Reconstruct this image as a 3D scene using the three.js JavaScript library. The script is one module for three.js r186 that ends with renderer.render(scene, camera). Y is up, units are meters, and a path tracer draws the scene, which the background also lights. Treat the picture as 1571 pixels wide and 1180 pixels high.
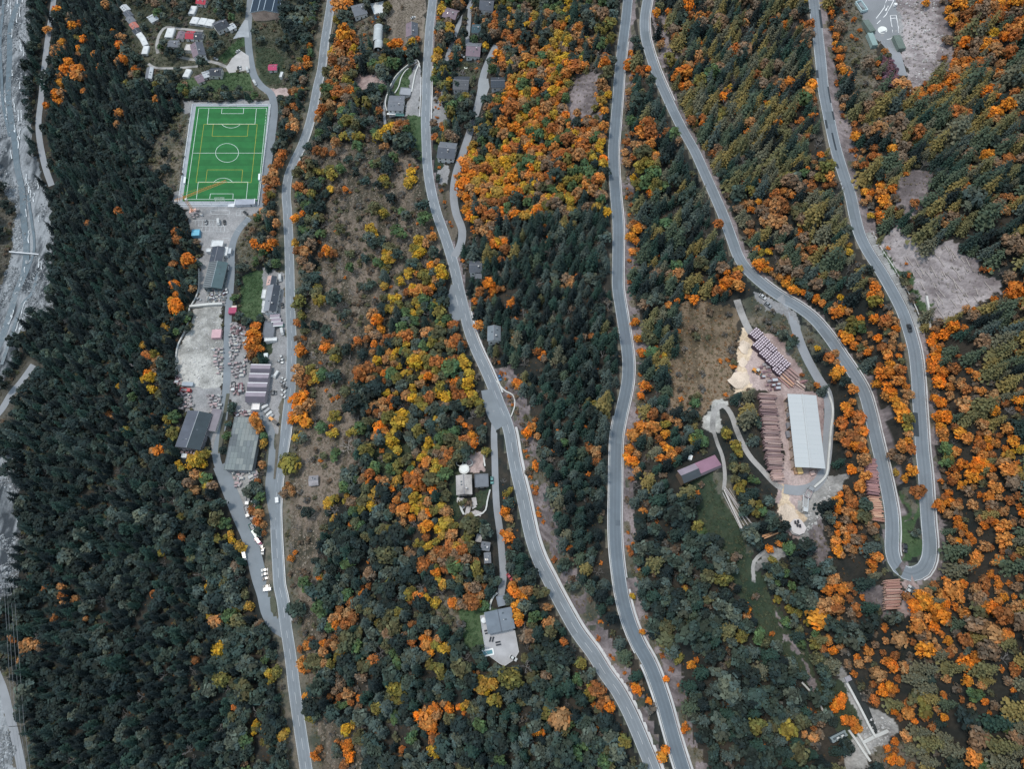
import * as THREE from 'three';
import { mergeGeometries } from 'three/addons/utils/BufferGeometryUtils.js';

// ------------------------------------------------------------------ camera, sky, sun, exposure
const PHOTO_W = 1571, PHOTO_H = 1180, FOCAL = 1090, TILT = 24 * Math.PI / 180, CAM_Y = 444;
const scene = new THREE.Scene();
const camera = new THREE.PerspectiveCamera(2 * Math.atan(PHOTO_H / 2 / FOCAL) * 180 / Math.PI, PHOTO_W / PHOTO_H, 1, 4000);
camera.position.set(0, CAM_Y, 0);
camera.up.set(0, 0, -1);
camera.lookAt(0, CAM_Y - Math.cos(TILT), -Math.sin(TILT));
const renderer = new THREE.WebGLRenderer({ antialias: true });
renderer.toneMapping = THREE.LinearToneMapping;
renderer.toneMappingExposure = 1.26;
renderer.shadowMap.enabled = true;

function rngOf(seed) { let a = seed >>> 0; return () => { a = (a + 0x6D2B79F5) | 0; let t = Math.imul(a ^ (a >>> 15), 1 | a); t = (t + Math.imul(t ^ (t >>> 7), 61 | t)) ^ t; return ((t ^ (t >>> 14)) >>> 0) / 4294967296; }; }
function hash2(i, j, s) { let h = Math.imul(i, 374761393) ^ Math.imul(j, 668265263) ^ Math.imul(s, 1442695041); h = Math.imul(h ^ (h >>> 13), 1274126177); return ((h ^ (h >>> 16)) >>> 0) / 4294967296; }
function noise(x, y, s = 1) { const i = Math.floor(x), j = Math.floor(y); let u = x - i, v = y - j; u = u * u * (3 - 2 * u); v = v * v * (3 - 2 * v); const a = hash2(i, j, s), b = hash2(i + 1, j, s), c = hash2(i, j + 1, s), d = hash2(i + 1, j + 1, s); return a + (b - a) * u + (c - a) * v + (a - b - c + d) * u * v; }
function fbm(x, y, s = 1, o = 4) { let r = 0, a = 0.5, t = 0; for (let k = 0; k < o; k++) { r += a * noise(x, y, s + k * 17); t += a; x = x * 2.03 + 5.1; y = y * 2.03 + 9.7; a *= 0.5; } return r / t; }

// an overcast evening sky: brightest overhead, soft cloud relief all round
{
  const w = 256, h = 128, data = new Float32Array(w * h * 4);
  for (let j = 0; j < h; j++) for (let i = 0; i < w; i++) {
    const el = Math.PI * ((j + 0.5) / h - 0.5), az = 2 * Math.PI * i / w, k = 4 * (j * w + i);
    const s = Math.sin(el), cx = Math.cos(el) * Math.cos(az), cz = Math.cos(el) * Math.sin(az);
    const cloud = 0.86 + 0.28 * fbm(cx * 2.2 + 7, cz * 2.2 + s * 2 + 3, 5, 4);
    const L = s > 0 ? (1 + 2 * s) / 3 * cloud : 0.3;
    data[k] = 0.52 * L; data[k + 1] = 0.655 * L; data[k + 2] = 0.8 * L; data[k + 3] = 1;
  }
  const sky = new THREE.DataTexture(data, w, h, THREE.RGBAFormat, THREE.FloatType);
  sky.mapping = THREE.EquirectangularReflectionMapping; sky.magFilter = THREE.LinearFilter; sky.needsUpdate = true;
  scene.background = sky; scene.environment = sky;
}
const sun = new THREE.DirectionalLight(0xfff6ea, 1.5);
sun.position.set(-300, 700, -330); sun.target.position.set(-60, 50, -250);
sun.castShadow = true; sun.shadow.radius = 22; sun.shadow.mapSize.set(4096, 4096);
Object.assign(sun.shadow.camera, { left: -600, right: 600, top: 600, bottom: -600, near: 10, far: 2000 });
scene.add(sun, sun.target);

// ------------------------------------------------------------------ naming
const counts = {};
function numbered(n) { const c = counts[n] = (counts[n] || 0) + 1; return c === 1 ? n : n + '_' + String(c - 1).padStart(3, '0'); }
function tag(o, label, category, group, kind) { o.userData = { label, category }; if (group) o.userData.group = group; if (kind) o.userData.kind = kind; return o; }
function thing(name, label, category, pos = [0, 0, 0], rot = 0, group) { const o = new THREE.Group(); o.name = numbered(name); scene.add(o); o.position.set(...pos); o.rotation.y = rot; return tag(o, label, category, group); }
function mesh(name, geo, mat, parent) { const m = new THREE.Mesh(geo, mat); m.name = parent ? name : numbered(name); m.castShadow = m.receiveShadow = true; (parent || scene).add(m); return m; }
function structure(name, geo, mat, label, parent) { const m = mesh(name, geo, mat, parent); m.userData = { kind: 'structure' }; if (label) m.userData.label = label; return m; }
function structureGroup(name, label) { const g = new THREE.Group(); g.name = numbered(name); g.userData = { kind: 'structure', label }; scene.add(g); return g; }

// ------------------------------------------------------------------ geometry helpers
function clean(g) { g = g.index ? g.toNonIndexed() : g; for (const k of Object.keys(g.attributes)) if (!['position', 'normal', 'uv'].includes(k)) g.deleteAttribute(k); return g; }
function merge(list) { return list.length === 1 ? clean(list[0]) : mergeGeometries(list.map(clean)); }
function metreUV(g) {      // uv in metres, each face laid out on the plane it is closest to
  g = clean(g); const p = g.attributes.position, uv = new Float32Array(p.count * 2), a = new THREE.Vector3(), b = new THREE.Vector3(), c = new THREE.Vector3(), n = new THREE.Vector3();
  for (let i = 0; i < p.count; i += 3) {
    a.fromBufferAttribute(p, i); b.fromBufferAttribute(p, i + 1); c.fromBufferAttribute(p, i + 2);
    n.copy(b).sub(a).cross(c.clone().sub(a)); const ax = Math.abs(n.x), ay = Math.abs(n.y), az = Math.abs(n.z);
    [a, b, c].forEach((v, k) => { const q = ay >= ax && ay >= az ? [v.x, v.z] : ax >= az ? [v.z, v.y] : [v.x, v.y]; uv[2 * (i + k)] = q[0]; uv[2 * (i + k) + 1] = q[1]; });
  }
  g.setAttribute('uv', new THREE.BufferAttribute(uv, 2)); return g;
}
function box(w, h, d, x = 0, y = 0, z = 0, ry = 0) { const g = new THREE.BoxGeometry(w, h, d); if (ry) g.rotateY(ry); g.translate(x, y, z); return g; }
function tri(pts) { const g = new THREE.BufferGeometry(); g.setAttribute('position', new THREE.BufferAttribute(new Float32Array(pts), 3)); g.setAttribute('uv', new THREE.BufferAttribute(new Float32Array(pts.length / 3 * 2), 2)); g.computeVertexNormals(); return g; }
function cyl(r0, r1, a, b, seg = 6) { const d = b.clone().sub(a), L = d.length(), g = new THREE.CylinderGeometry(r1, r0, L, seg); g.translate(0, L / 2, 0); g.applyQuaternion(new THREE.Quaternion().setFromUnitVectors(new THREE.Vector3(0, 1, 0), d.normalize())); g.translate(a.x, a.y, a.z); return g; }
const V = (x, y, z) => new THREE.Vector3(x, y, z);

// ------------------------------------------------------------------ materials
function toneTexture(seed, size, scaleM, amount, fine) {   // weathering: a grey multiplier, repeating over scaleM metres
  const d = new Uint8Array(size * size * 4);
  for (let j = 0; j < size; j++) for (let i = 0; i < size; i++) {
    const u = i / size, v = j / size, w = (f, s) => { const a = fbm(u * f, v * f, s, 4), b = fbm((u - 1) * f, v * f, s, 4), c = fbm(u * f, (v - 1) * f, s, 4), e = fbm((u - 1) * f, (v - 1) * f, s, 4); return (a * (1 - u) + b * u) * (1 - v) + (c * (1 - u) + e * u) * v; };
    const t = 1 + amount * ((w(6, seed) - 0.5) * 1.6 + (hash2(i, j, seed) - 0.5) * fine), k = 4 * (j * size + i), q = Math.max(0, Math.min(255, 205 * t));
    d[k] = d[k + 1] = d[k + 2] = q; d[k + 3] = 255;
  }
  const t = new THREE.DataTexture(d, size, size); t.wrapS = t.wrapT = THREE.RepeatWrapping; t.magFilter = t.minFilter = THREE.LinearFilter; t.repeat.set(1 / scaleM, 1 / scaleM); t.needsUpdate = true; return t;
}
const TONE = toneTexture(11, 256, 23, 0.35, 0.35), ROUGHTONE = toneTexture(23, 256, 31, 0.9, 0.8), ROADTONE = toneTexture(37, 256, 41, 0.3, 0.26);
const matCache = {};
function mat(r, g, b, rough = 0.9, map = TONE, metal = 0) { const k = [r, g, b, rough, map ? map.uuid : 0, metal].join(); if (matCache[k]) return matCache[k]; const m = new THREE.MeshStandardMaterial({ roughness: rough, metalness: metal, map, side: THREE.DoubleSide }); const s = map ? 1.55 : 1; m.color.setRGB(r * s, g * s, b * s); return matCache[k] = m; }   // s undoes the map's mean

// ------------------------------------------------------------------ where photo points stand in the place
const SIN = Math.sin(TILT), COS = Math.cos(TILT);
function rayDir(px, py) { const x = px - PHOTO_W / 2, y = PHOTO_H / 2 - py; return [x, -COS * FOCAL + SIN * y, -SIN * FOCAL - COS * y]; }
function onLevel(px, py, h) { const d = rayDir(px, py), t = (h - CAM_Y) / d[1]; return [d[0] * t, d[2] * t]; }
function project(x, y, z) { const dy = y - CAM_Y, f = -COS * dy - SIN * z, u = SIN * dy - COS * z; return [PHOTO_W / 2 + FOCAL * x / f, PHOTO_H / 2 - FOCAL * u / f, f / FOCAL]; }
const pairs = s => s.trim().split(/\s+/).map(q => q.split(',').map(Number));

// centre lines of the roads, photo points; the road climbs from one leg of the zigzag to the next
const ROADS = [
  { key: 'valley', w: 6.8, h: y => 5 + 5 * Math.max(0, (600 - y) / 600) + 3 * Math.max(0, (y - 800) / 380), p: pairs('512,-40 508,0 503,33 498,66 493,107 487,132 479,173 472,199 463,224 452,247 443,270 439.5,298 441,320 442,338 443.8,376 445,427 446,478 448,529 447,567 446,598 442,630 438,666 432,702 427,732 423.4,778 424,816 426.7,867 429,900 433,918 439.5,964 446,1007 452,1058 460,1114 470,1180 476,1225') },
  { key: 'middle', w: 7.0, h: y => 28 + 30 * y / 1180, p: pairs('667,-40 664,0 659.7,38 657,76 655,115 654,153 653,183 654,216 656,255 661,290 671,330 681,358 690,386 697,410 704,442 712,475 719.5,506 731,537 744,565 756,593 766,620 775.6,643 782,666 787,697 793,727 801,760 816,829 827,860 842,890 851,908 867,938 886,971 909,1002 928,1033 946,1058 963,1089 975.7,1117 988,1147 1001,1179 1018,1225') },
  { key: 'third', w: 6.9, h: y => 92 - 32 * y / 1180, p: pairs('966,-40 963,0 960,30 954,76 950,114 947,153 944,191 941,229 942,265 944,298 948,346 947.7,402 947.7,442 953,478 959,516 963.5,554 962.5,585 959,605 952.8,633 946.4,666 944.6,702 943.9,753 943.3,804 945,844 949,880 955,918 965.5,956 979.5,989 995,1017 1007.5,1048 1019,1083 1028,1116 1037,1147 1047,1179 1063,1225') },
  { key: 'fourth', w: 6.6, h: y => 94 + 24 * y / 880, p: pairs('1001,-40 993,0 988.5,30 989.7,56 997,84 1007.5,114 1021,145 1034,173 1048,201 1065,231 1080,264 1095,298 1110,333 1122,366 1134,397 1149,417 1171,437 1196,455 1222,470 1247,489 1270,516 1291,547 1308,572 1324,600 1334,633 1341.6,666 1349,697 1355.6,727 1362,758 1367,788 1368.3,816 1367.5,842 1372,862 1383,876 1397.6,881') },
  { key: 'fifth', w: 6.6, h: y => 142 - 24 * y / 880, p: pairs('1397.6,881 1413,876 1423,860 1425.6,837 1423,804 1420.5,765 1418,727 1414,689 1411.6,651 1409,613 1407,580 1402.7,542 1395,511 1383.6,478 1368,447 1349,414 1331,386 1318.7,361 1311,333 1304,300 1290.7,259 1280.5,224 1271.6,183 1262.7,137 1258.8,97 1253.8,51 1250,20 1248,0 1245,-40') },
];
for (const r of ROADS) r.c = r.p.map(([x, y]) => { const h = r.h(Math.min(Math.max(y, -40), 1225)), q = onLevel(x, y, h); return [q[0], h, q[1]]; });
function roadX(k, y) { const p = ROADS[k].p; for (let i = 0; i + 1 < p.length; i++) { const a = p[i], b = p[i + 1]; if ((a[1] - y) * (b[1] - y) <= 0 && a[1] !== b[1]) return a[0] + (b[0] - a[0]) * (y - a[1]) / (b[1] - a[1]); } return k === 3 || k === 4 ? 1398 : p[p.length - 1][0]; }

// heights of other places: photo point and metres above the football pitch
const SPOTS = pairs('10,-30,-39 40,60,-38 30,180,-37 50,280,-37 40,400,-36 20,500,-35 0,620,-34 0,800,-33 10,950,-32 10,1100,-31 20,1210,-30 -60,300,-28 -60,800,-22 70,120,-33 75,230,-33 85,420,-30 60,560,-29 60,800,-26 60,1050,-24 150,40,-16 160,180,-19 180,330,-16 200,470,-15 170,620,-17 180,800,-15 190,1000,-13 220,1160,-8 240,80,-3 245,250,-5 300,60,1 390,60,2 300,120,0 405,130,1 295,158,0 350,158,0 412,158,0 285,235,0 415,235,0 275,318,0 350,318,0 405,318,0 340,360,0 330,420,0 340,470,0 285,500,-1 280,600,-1 345,560,0 300,650,0 400,460,1.5 420,520,3 400,600,2 375,680,1.5 350,740,1.5 300,780,-3 382,820,2 408,900,4 330,900,-2 380,1050,1 400,1170,3 545,60,16 560,250,18 560,400,18 550,560,18 540,720,18 560,880,22 580,1000,27 560,1150,24 610,150,25 625,330,29 640,500,33 660,650,33 700,740,42 745,840,44 765,950,50 700,1100,44 800,1100,50 710,30,31 745,110,38 710,240,34 755,60,38 850,60,65 830,220,60 850,400,66 860,600,66 860,800,66 900,950,66 1030,40,100 1010,280,92 1030,450,89 1090,400,97 1150,120,115 1190,300,119 1080,560,91 1130,540,97 1180,560,102 1160,610,100 1235,610,102 1210,760,101 1260,760,103 1290,650,106 1070,720,90 1100,780,90 1020,850,80 1130,900,86 1060,1000,73 1160,1050,82 1120,1170,74 1250,850,97 1240,960,88 1300,1050,88 1345,1140,90 1240,1140,82 1320,850,110 1340,930,108 1390,760,121 1400,1020,116 1420,1180,108 1340,60,143 1380,100,146 1440,60,152 1540,40,168 1620,-30,182 1380,280,146 1450,250,154 1550,250,170 1640,300,182 1450,430,141 1530,430,154 1640,500,172 1480,580,140 1560,650,144 1640,800,156 1500,800,136 1560,950,146 1480,1000,128 1560,1150,140 1640,1100,160');
const CONTROL = SPOTS.map(([x, y, h]) => { const q = onLevel(x, y, h); return [q[0], q[1], h]; });
for (const r of ROADS) r.c.forEach((c, i) => { if (i % 2 === 0) CONTROL.push([c[0], c[2], c[1]]); });
const rbf = (() => {      // thin-plate surface through the control points
  const n = CONTROL.length, N = n + 3, A = Array.from({ length: N }, () => new Float64Array(N + 1)), S = 300, U = r2 => r2 > 0 ? r2 * Math.log(r2) : 0;
  for (let i = 0; i < n; i++) {
    const [xi, zi, hi] = CONTROL[i];
    for (let j = 0; j < n; j++) { const dx = (xi - CONTROL[j][0]) / S, dz = (zi - CONTROL[j][1]) / S; A[i][j] = U(dx * dx + dz * dz); }
    A[i][i] = 0.004; A[i][n] = A[n][i] = 1; A[i][n + 1] = A[n + 1][i] = xi / S; A[i][n + 2] = A[n + 2][i] = zi / S; A[i][N] = hi;
  }
  for (let c = 0; c < N; c++) {
    let p = c; for (let r = c + 1; r < N; r++) if (Math.abs(A[r][c]) > Math.abs(A[p][c])) p = r;
    [A[c], A[p]] = [A[p], A[c]];
    for (let r = c + 1; r < N; r++) { const f = A[r][c] / A[c][c]; if (f) for (let k = c; k <= N; k++) A[r][k] -= f * A[c][k]; }
  }
  const w = new Float64Array(N); for (let r = N - 1; r >= 0; r--) { let s = A[r][N]; for (let k = r + 1; k < N; k++) s -= A[r][k] * w[k]; w[r] = s / A[r][r]; }
  return (x, z) => { let s = w[n] + w[n + 1] * x / S + w[n + 2] * z / S; for (let j = 0; j < n; j++) { const dx = (x - CONTROL[j][0]) / S, dz = (z - CONTROL[j][1]) / S; s += w[j] * U(dx * dx + dz * dz); } return s; };
})();

// ------------------------------------------------------------------ terrain height on a 2 m grid
const X0 = -600, X1 = 400, Z0 = -720, Z1 = 110, STEP = 2, NX = (X1 - X0) / STEP + 1, NZ = (Z1 - Z0) / STEP + 1;
const HEIGHT = new Float32Array(NX * NZ), ROADDIST = new Float32Array(NX * NZ).fill(999), ROADSIDE = new Int8Array(NX * NZ), ROADKEY = new Int8Array(NX * NZ).fill(-1);
function resample(c, step) { const curve = new THREE.CatmullRomCurve3(c.map(p => V(p[0], p[1], p[2])), false, 'centripetal'); curve.arcLengthDivisions = 800; return curve.getSpacedPoints(Math.max(2, Math.round(curve.getLength() / step))); }
{
  const CS = 5, cnx = (X1 - X0) / (STEP * CS) + 1, cnz = Math.ceil((Z1 - Z0) / (STEP * CS)) + 1, C = new Float32Array(cnx * cnz);
  for (let j = 0; j < cnz; j++) for (let i = 0; i < cnx; i++) C[j * cnx + i] = Math.max(-44, Math.min(240, rbf(X0 + i * STEP * CS, Z0 + j * STEP * CS)));
  for (let j = 0; j < NZ; j++) for (let i = 0; i < NX; i++) {
    const a = Math.min(cnx - 2, Math.floor(i / CS)), b = Math.min(cnz - 2, Math.floor(j / CS)), u = i / CS - a, v = j / CS - b, k = b * cnx + a;
    const x = X0 + i * STEP, z = Z0 + j * STEP;
    HEIGHT[j * NX + i] = (C[k] * (1 - u) + C[k + 1] * u) * (1 - v) + (C[k + cnx] * (1 - u) + C[k + cnx + 1] * u) * v + (fbm(x / 26, z / 26, 3, 4) - 0.5) * 3.2;
  }
}
function carve(points, flat, blend, key = -1) {      // level the ground along a line of points
  const best = new Map(), R = flat + blend;
  for (let s = 0; s + 1 < points.length; s++) {
    const a = points[s], b = points[s + 1], dx = b.x - a.x, dz = b.z - a.z, L2 = dx * dx + dz * dz || 1e-9, L = Math.sqrt(L2);
    const i0 = Math.max(0, Math.floor((Math.min(a.x, b.x) - R - X0) / STEP)), i1 = Math.min(NX - 1, Math.ceil((Math.max(a.x, b.x) + R - X0) / STEP)), j0 = Math.max(0, Math.floor((Math.min(a.z, b.z) - R - Z0) / STEP)), j1 = Math.min(NZ - 1, Math.ceil((Math.max(a.z, b.z) + R - Z0) / STEP));
    for (let j = j0; j <= j1; j++) for (let i = i0; i <= i1; i++) {
      const x = X0 + i * STEP - a.x, z = Z0 + j * STEP - a.z, t = Math.max(0, Math.min(1, (x * dx + z * dz) / L2)), ex = x - t * dx, ez = z - t * dz, d = Math.hypot(ex, ez);
      if (d > R) continue; const id = j * NX + i, o = best.get(id);
      if (!o || d < o[0]) best.set(id, [d, a.y + t * (b.y - a.y), (dx * z - dz * x) / L]);
    }
  }
  for (const [id, [d, y, side]] of best) {
    const t = d <= flat ? 0 : (d - flat) / blend, f = 1 - t * t * (3 - 2 * t); HEIGHT[id] += (y - HEIGHT[id]) * f;
    if (key >= 0 && d < ROADDIST[id]) { ROADDIST[id] = d; ROADSIDE[id] = side > 0 ? 1 : -1; ROADKEY[id] = key; }
  }
}
function ground(x, z) { const u = Math.max(0, Math.min(NX - 1.001, (x - X0) / STEP)), v = Math.max(0, Math.min(NZ - 1.001, (z - Z0) / STEP)), i = Math.floor(u), j = Math.floor(v), f = u - i, g = v - j, k = j * NX + i; return (HEIGHT[k] * (1 - f) + HEIGHT[k + 1] * f) * (1 - g) + (HEIGHT[k + NX] * (1 - f) + HEIGHT[k + NX + 1] * f) * g; }
function near(A, x, z) { const i = Math.max(0, Math.min(NX - 1, Math.round((x - X0) / STEP))), j = Math.max(0, Math.min(NZ - 1, Math.round((z - Z0) / STEP))); return A[j * NX + i]; }
function at(px, py, up = 0) {      // the first ground (or height above it) that the sight line meets
  let hi = 262, lo = hi, q; while (lo > -60) { lo -= 3; q = onLevel(px, py, lo); if (ground(q[0], q[1]) + up >= lo) break; hi = lo; }
  for (let k = 0; k < 14; k++) { const m = (hi + lo) / 2; q = onLevel(px, py, m); if (ground(q[0], q[1]) + up >= m) lo = m; else hi = m; }
  q = onLevel(px, py, (hi + lo) / 2); return V(q[0], ground(q[0], q[1]), q[1]);
}
function level(poly, h, blend) {      // level a plot of ground to height h
  const c = poly.map(p => V(p[0], h, p[1])), xs = poly.map(p => p[0]), zs = poly.map(p => p[1]);
  const i0 = Math.max(0, Math.floor((Math.min(...xs) - blend - X0) / STEP)), i1 = Math.min(NX - 1, Math.ceil((Math.max(...xs) + blend - X0) / STEP)), j0 = Math.max(0, Math.floor((Math.min(...zs) - blend - Z0) / STEP)), j1 = Math.min(NZ - 1, Math.ceil((Math.max(...zs) + blend - Z0) / STEP));
  for (let j = j0; j <= j1; j++) for (let i = i0; i <= i1; i++) {
    const x = X0 + i * STEP, z = Z0 + j * STEP; let d = 0;
    if (!inside(poly, x, z)) { d = 1e9; for (let s = 0; s < c.length; s++) { const a = c[s], b = c[(s + 1) % c.length], dx = b.x - a.x, dz = b.z - a.z, t = Math.max(0, Math.min(1, ((x - a.x) * dx + (z - a.z) * dz) / (dx * dx + dz * dz || 1e-9))); d = Math.min(d, Math.hypot(x - a.x - t * dx, z - a.z - t * dz)); } }
    if (d > blend) continue; const t = d / blend, f = 1 - t * t * (3 - 2 * t); HEIGHT[j * NX + i] += (h - HEIGHT[j * NX + i]) * f;
  }
}
function inside(poly, x, z) { let c = false; for (let i = 0, j = poly.length - 1; i < poly.length; j = i++) { const [a, b] = poly[i], [e, f] = poly[j]; if ((b > z) !== (f > z) && x < (e - a) * (z - b) / (f - b) + a) c = !c; } return c; }

for (const [k, r] of ROADS.entries()) { r.s = resample(r.c, 3); carve(r.s, r.w / 2 + 2.5, 12, k); }
level(pairs('282,150 418,150 412,330 345,330 266,328').map(([x, y]) => onLevel(x, y, 0)), 0, 6);
level(pairs('1205,595 1266,600 1266,735 1200,735').map(([x, y]) => onLevel(x, y, 102)), 102, 8);
level(pairs('352,640 392,640 402,722 347,724').map(([x, y]) => onLevel(x, y, 1.5)), 1.5, 4);

// side lanes and tracks: photo points, width in metres
const LANES = [
  { key: 'village_lane', w: 6, m: 0, p: '386,-30 384.5,0 381,51 384,89 391,118 402,133 415,143 421,163 418,204 411,254 404,298 396,318', label: 'grey asphalt lane curving past the village and the pitch fence' },
  { key: 'yard_lane', w: 5, m: 0, p: '383,335 368,352 357,376 355,427 351,478 349,529 348.5,580 346,613 342.5,651 332,697 338,722', label: 'grey lane running between the pale gravel lot and the yards' },
  { key: 'parking_road', w: 9, m: 0, p: '338,714 354,755 369,793 382,822 391,855 398,885 406,910 413,938 425,958 440,968', label: 'wide grey road with parked cars joining the left valley road' },
  { key: 'slip_road', w: 5, m: 0, p: '398,629 409,648 418,671 417,714 413.5,742 416,768 421,795', label: 'narrow slip road beside the left valley road' },
  { key: 'house_lane', w: 3.6, m: 1, p: '724,-30 721,8 705,36 694,66 683,97 675,113', label: 'narrow pale lane between the small houses right of the central road' },
  { key: 'house_lane', w: 3.2, m: 1, p: '721,14 719,40 716,74', label: 'short pale lane ending at a house terrace' },
  { key: 'hill_lane', w: 5.4, m: 1, p: '762,70 756.5,80 743,112 738.6,135 733,163 723,196 710.6,234 699,270 696,300 700,328 709,353 707,375 697,394', label: 'pale lane winding down the slope to join the central road' },
  { key: 'layby', w: 7, m: 0, p: '700,438 695,458 698,480 706,490', label: 'asphalt lay-by on the left side of the central road' },
  { key: 'layby', w: 8, m: 0, p: '748,598 752,618 760,640 770,655', label: 'asphalt lay-by at the junction above the stone house' },
  { key: 'drive', w: 3.8, m: 1, p: '761,630 758,664 759,702 760,740 762,778 767,816 770,850 772,885 768,915', label: 'narrow drive passing the stone house down to the pool villa' },
  { key: 'sawmill_road', w: 5, m: 1, p: '1196,455 1214,474 1218,494 1226,524 1240,555 1255,580 1267,602 1271.6,625 1270,664 1267,702 1261,730 1247,747 1222,753 1202,750', label: 'pale road looping round the white sawmill roof' },
  { key: 'gravel_track', w: 2.8, m: 2, p: '1200,750 1189,742 1169,722 1149,699 1131,664 1121,635 1110,622 1098,628 1093,648 1093,664', label: 'pale gravel track with a turning loop above the barn' },
  { key: 'gravel_track', w: 1.9, m: 2, p: '1094,660 1100,680 1108,700 1112,730 1110,752', label: 'narrow rutted track passing the end of the barn' },
  { key: 'gravel_track', w: 4, m: 2, p: '1130,460 1138,485 1146,502 1152,512', label: 'short pale track above the timber stacks' },
  { key: 'gravel_track', w: 1.7, m: 2, p: '1185,840 1165,852 1155,865 1156,890', label: 'short gravel track below the sawmill' },
  { key: 'quarry_road', w: 6, m: 1, p: '1362,62 1372,80 1378,100 1383,116', label: 'dusty road leaving the marked yard at upper right' },
  { key: 'river_track', w: 5, m: 1, p: '86,-30 82,10 74,60 68,110 64,150 60,190 64,230 72,262 80,285', label: 'grey track along the right bank of the river' },
  { key: 'river_track', w: 5, m: 1, p: '52,560 34,585 18,605 4,628 -20,655', label: 'pale track leaving the left edge below the river' },
  { key: 'river_track', w: 5, m: 1, p: '-6,1030 6,1060 14,1090 24,1130 34,1180 40,1220', label: 'pale track in the lower left corner' },
  { key: 'village_path', w: 3, m: 2, p: '348,103 331,96 312,93 292,91 274,87', label: 'grey path between the village houses' },
  { key: 'village_path', w: 2.4, m: 2, p: '304,102 280,104 258,105 238,104 228,98', label: 'narrow path below the village gardens' },
  { key: 'village_path', w: 2.6, m: 2, p: '243,82 241,72 246,52 255,43 275,44 312,48', label: 'narrow path looping round the caravans' },
  { key: 'villa_path', w: 2, m: 1, p: '592,200 590,165 597,140 609,118 622,105 640,95', label: 'pale path outside the curved villa wall' },
];
for (const l of LANES) { const q = pairs(l.p).map(([x, y]) => at(x, y)); l.s = resample(q.map(v => [v.x, v.y, v.z]), 3); for (let k = 0; k < 6; k++) for (let i = 1; i + 1 < l.s.length; i++) l.s[i].y = (l.s[i - 1].y + l.s[i].y + l.s[i + 1].y) / 3; }
for (const l of LANES) carve(l.s, l.w / 2 + 1.2, 3.5);
for (const r of ROADS) carve(r.s, r.w / 2 + 2.2, 1);

// ------------------------------------------------------------------ what covers the ground: plots given by their corners, painted in order
// cover: [share of trees that grow there, colours (linear), patchiness]
const COVER = {
  forest: [1, [0.018, 0.023, 0.022], [0.05, 0.043, 0.034]],  // floor tones lowered to paint in the deep shade between crowns
  clearing: [0.06, [0.09, 0.07, 0.045], [0.24, 0.18, 0.125]], meadow: [0.42, [0.06, 0.056, 0.04], [0.225, 0.18, 0.145]], rough: [0.42, [0.09, 0.08, 0.062], [0.19, 0.16, 0.13]], heath: [0.16, [0.07, 0.08, 0.06], [0.19, 0.165, 0.13]],
  garden: [0.5, [0.038, 0.048, 0.033], [0.12, 0.115, 0.08]], lawn: [0, [0.045, 0.085, 0.036], [0.085, 0.125, 0.06]], darkgrass: [0.03, [0.025, 0.046, 0.028], [0.055, 0.07, 0.04]], field: [0, [0.17, 0.14, 0.115], [0.26, 0.22, 0.18]],
  scree: [0, [0.13, 0.11, 0.112], [0.31, 0.265, 0.27]], stone: [0, [0.21, 0.18, 0.185], [0.47, 0.425, 0.43]], gravel: [0, [0.2, 0.195, 0.19], [0.42, 0.41, 0.395]], palegravel: [0, [0.27, 0.265, 0.25], [0.56, 0.55, 0.52]],
  dirt: [0, [0.27, 0.195, 0.185], [0.52, 0.41, 0.385]], sawdust: [0, [0.5, 0.38, 0.26], [0.75, 0.6, 0.44]], yard: [0, [0.25, 0.25, 0.255], [0.36, 0.355, 0.36]], bed: [0, [0.05, 0.06, 0.07], [0.32, 0.34, 0.36]], bank: [0.25, [0.06, 0.06, 0.05], [0.13, 0.12, 0.1]],
};
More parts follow.
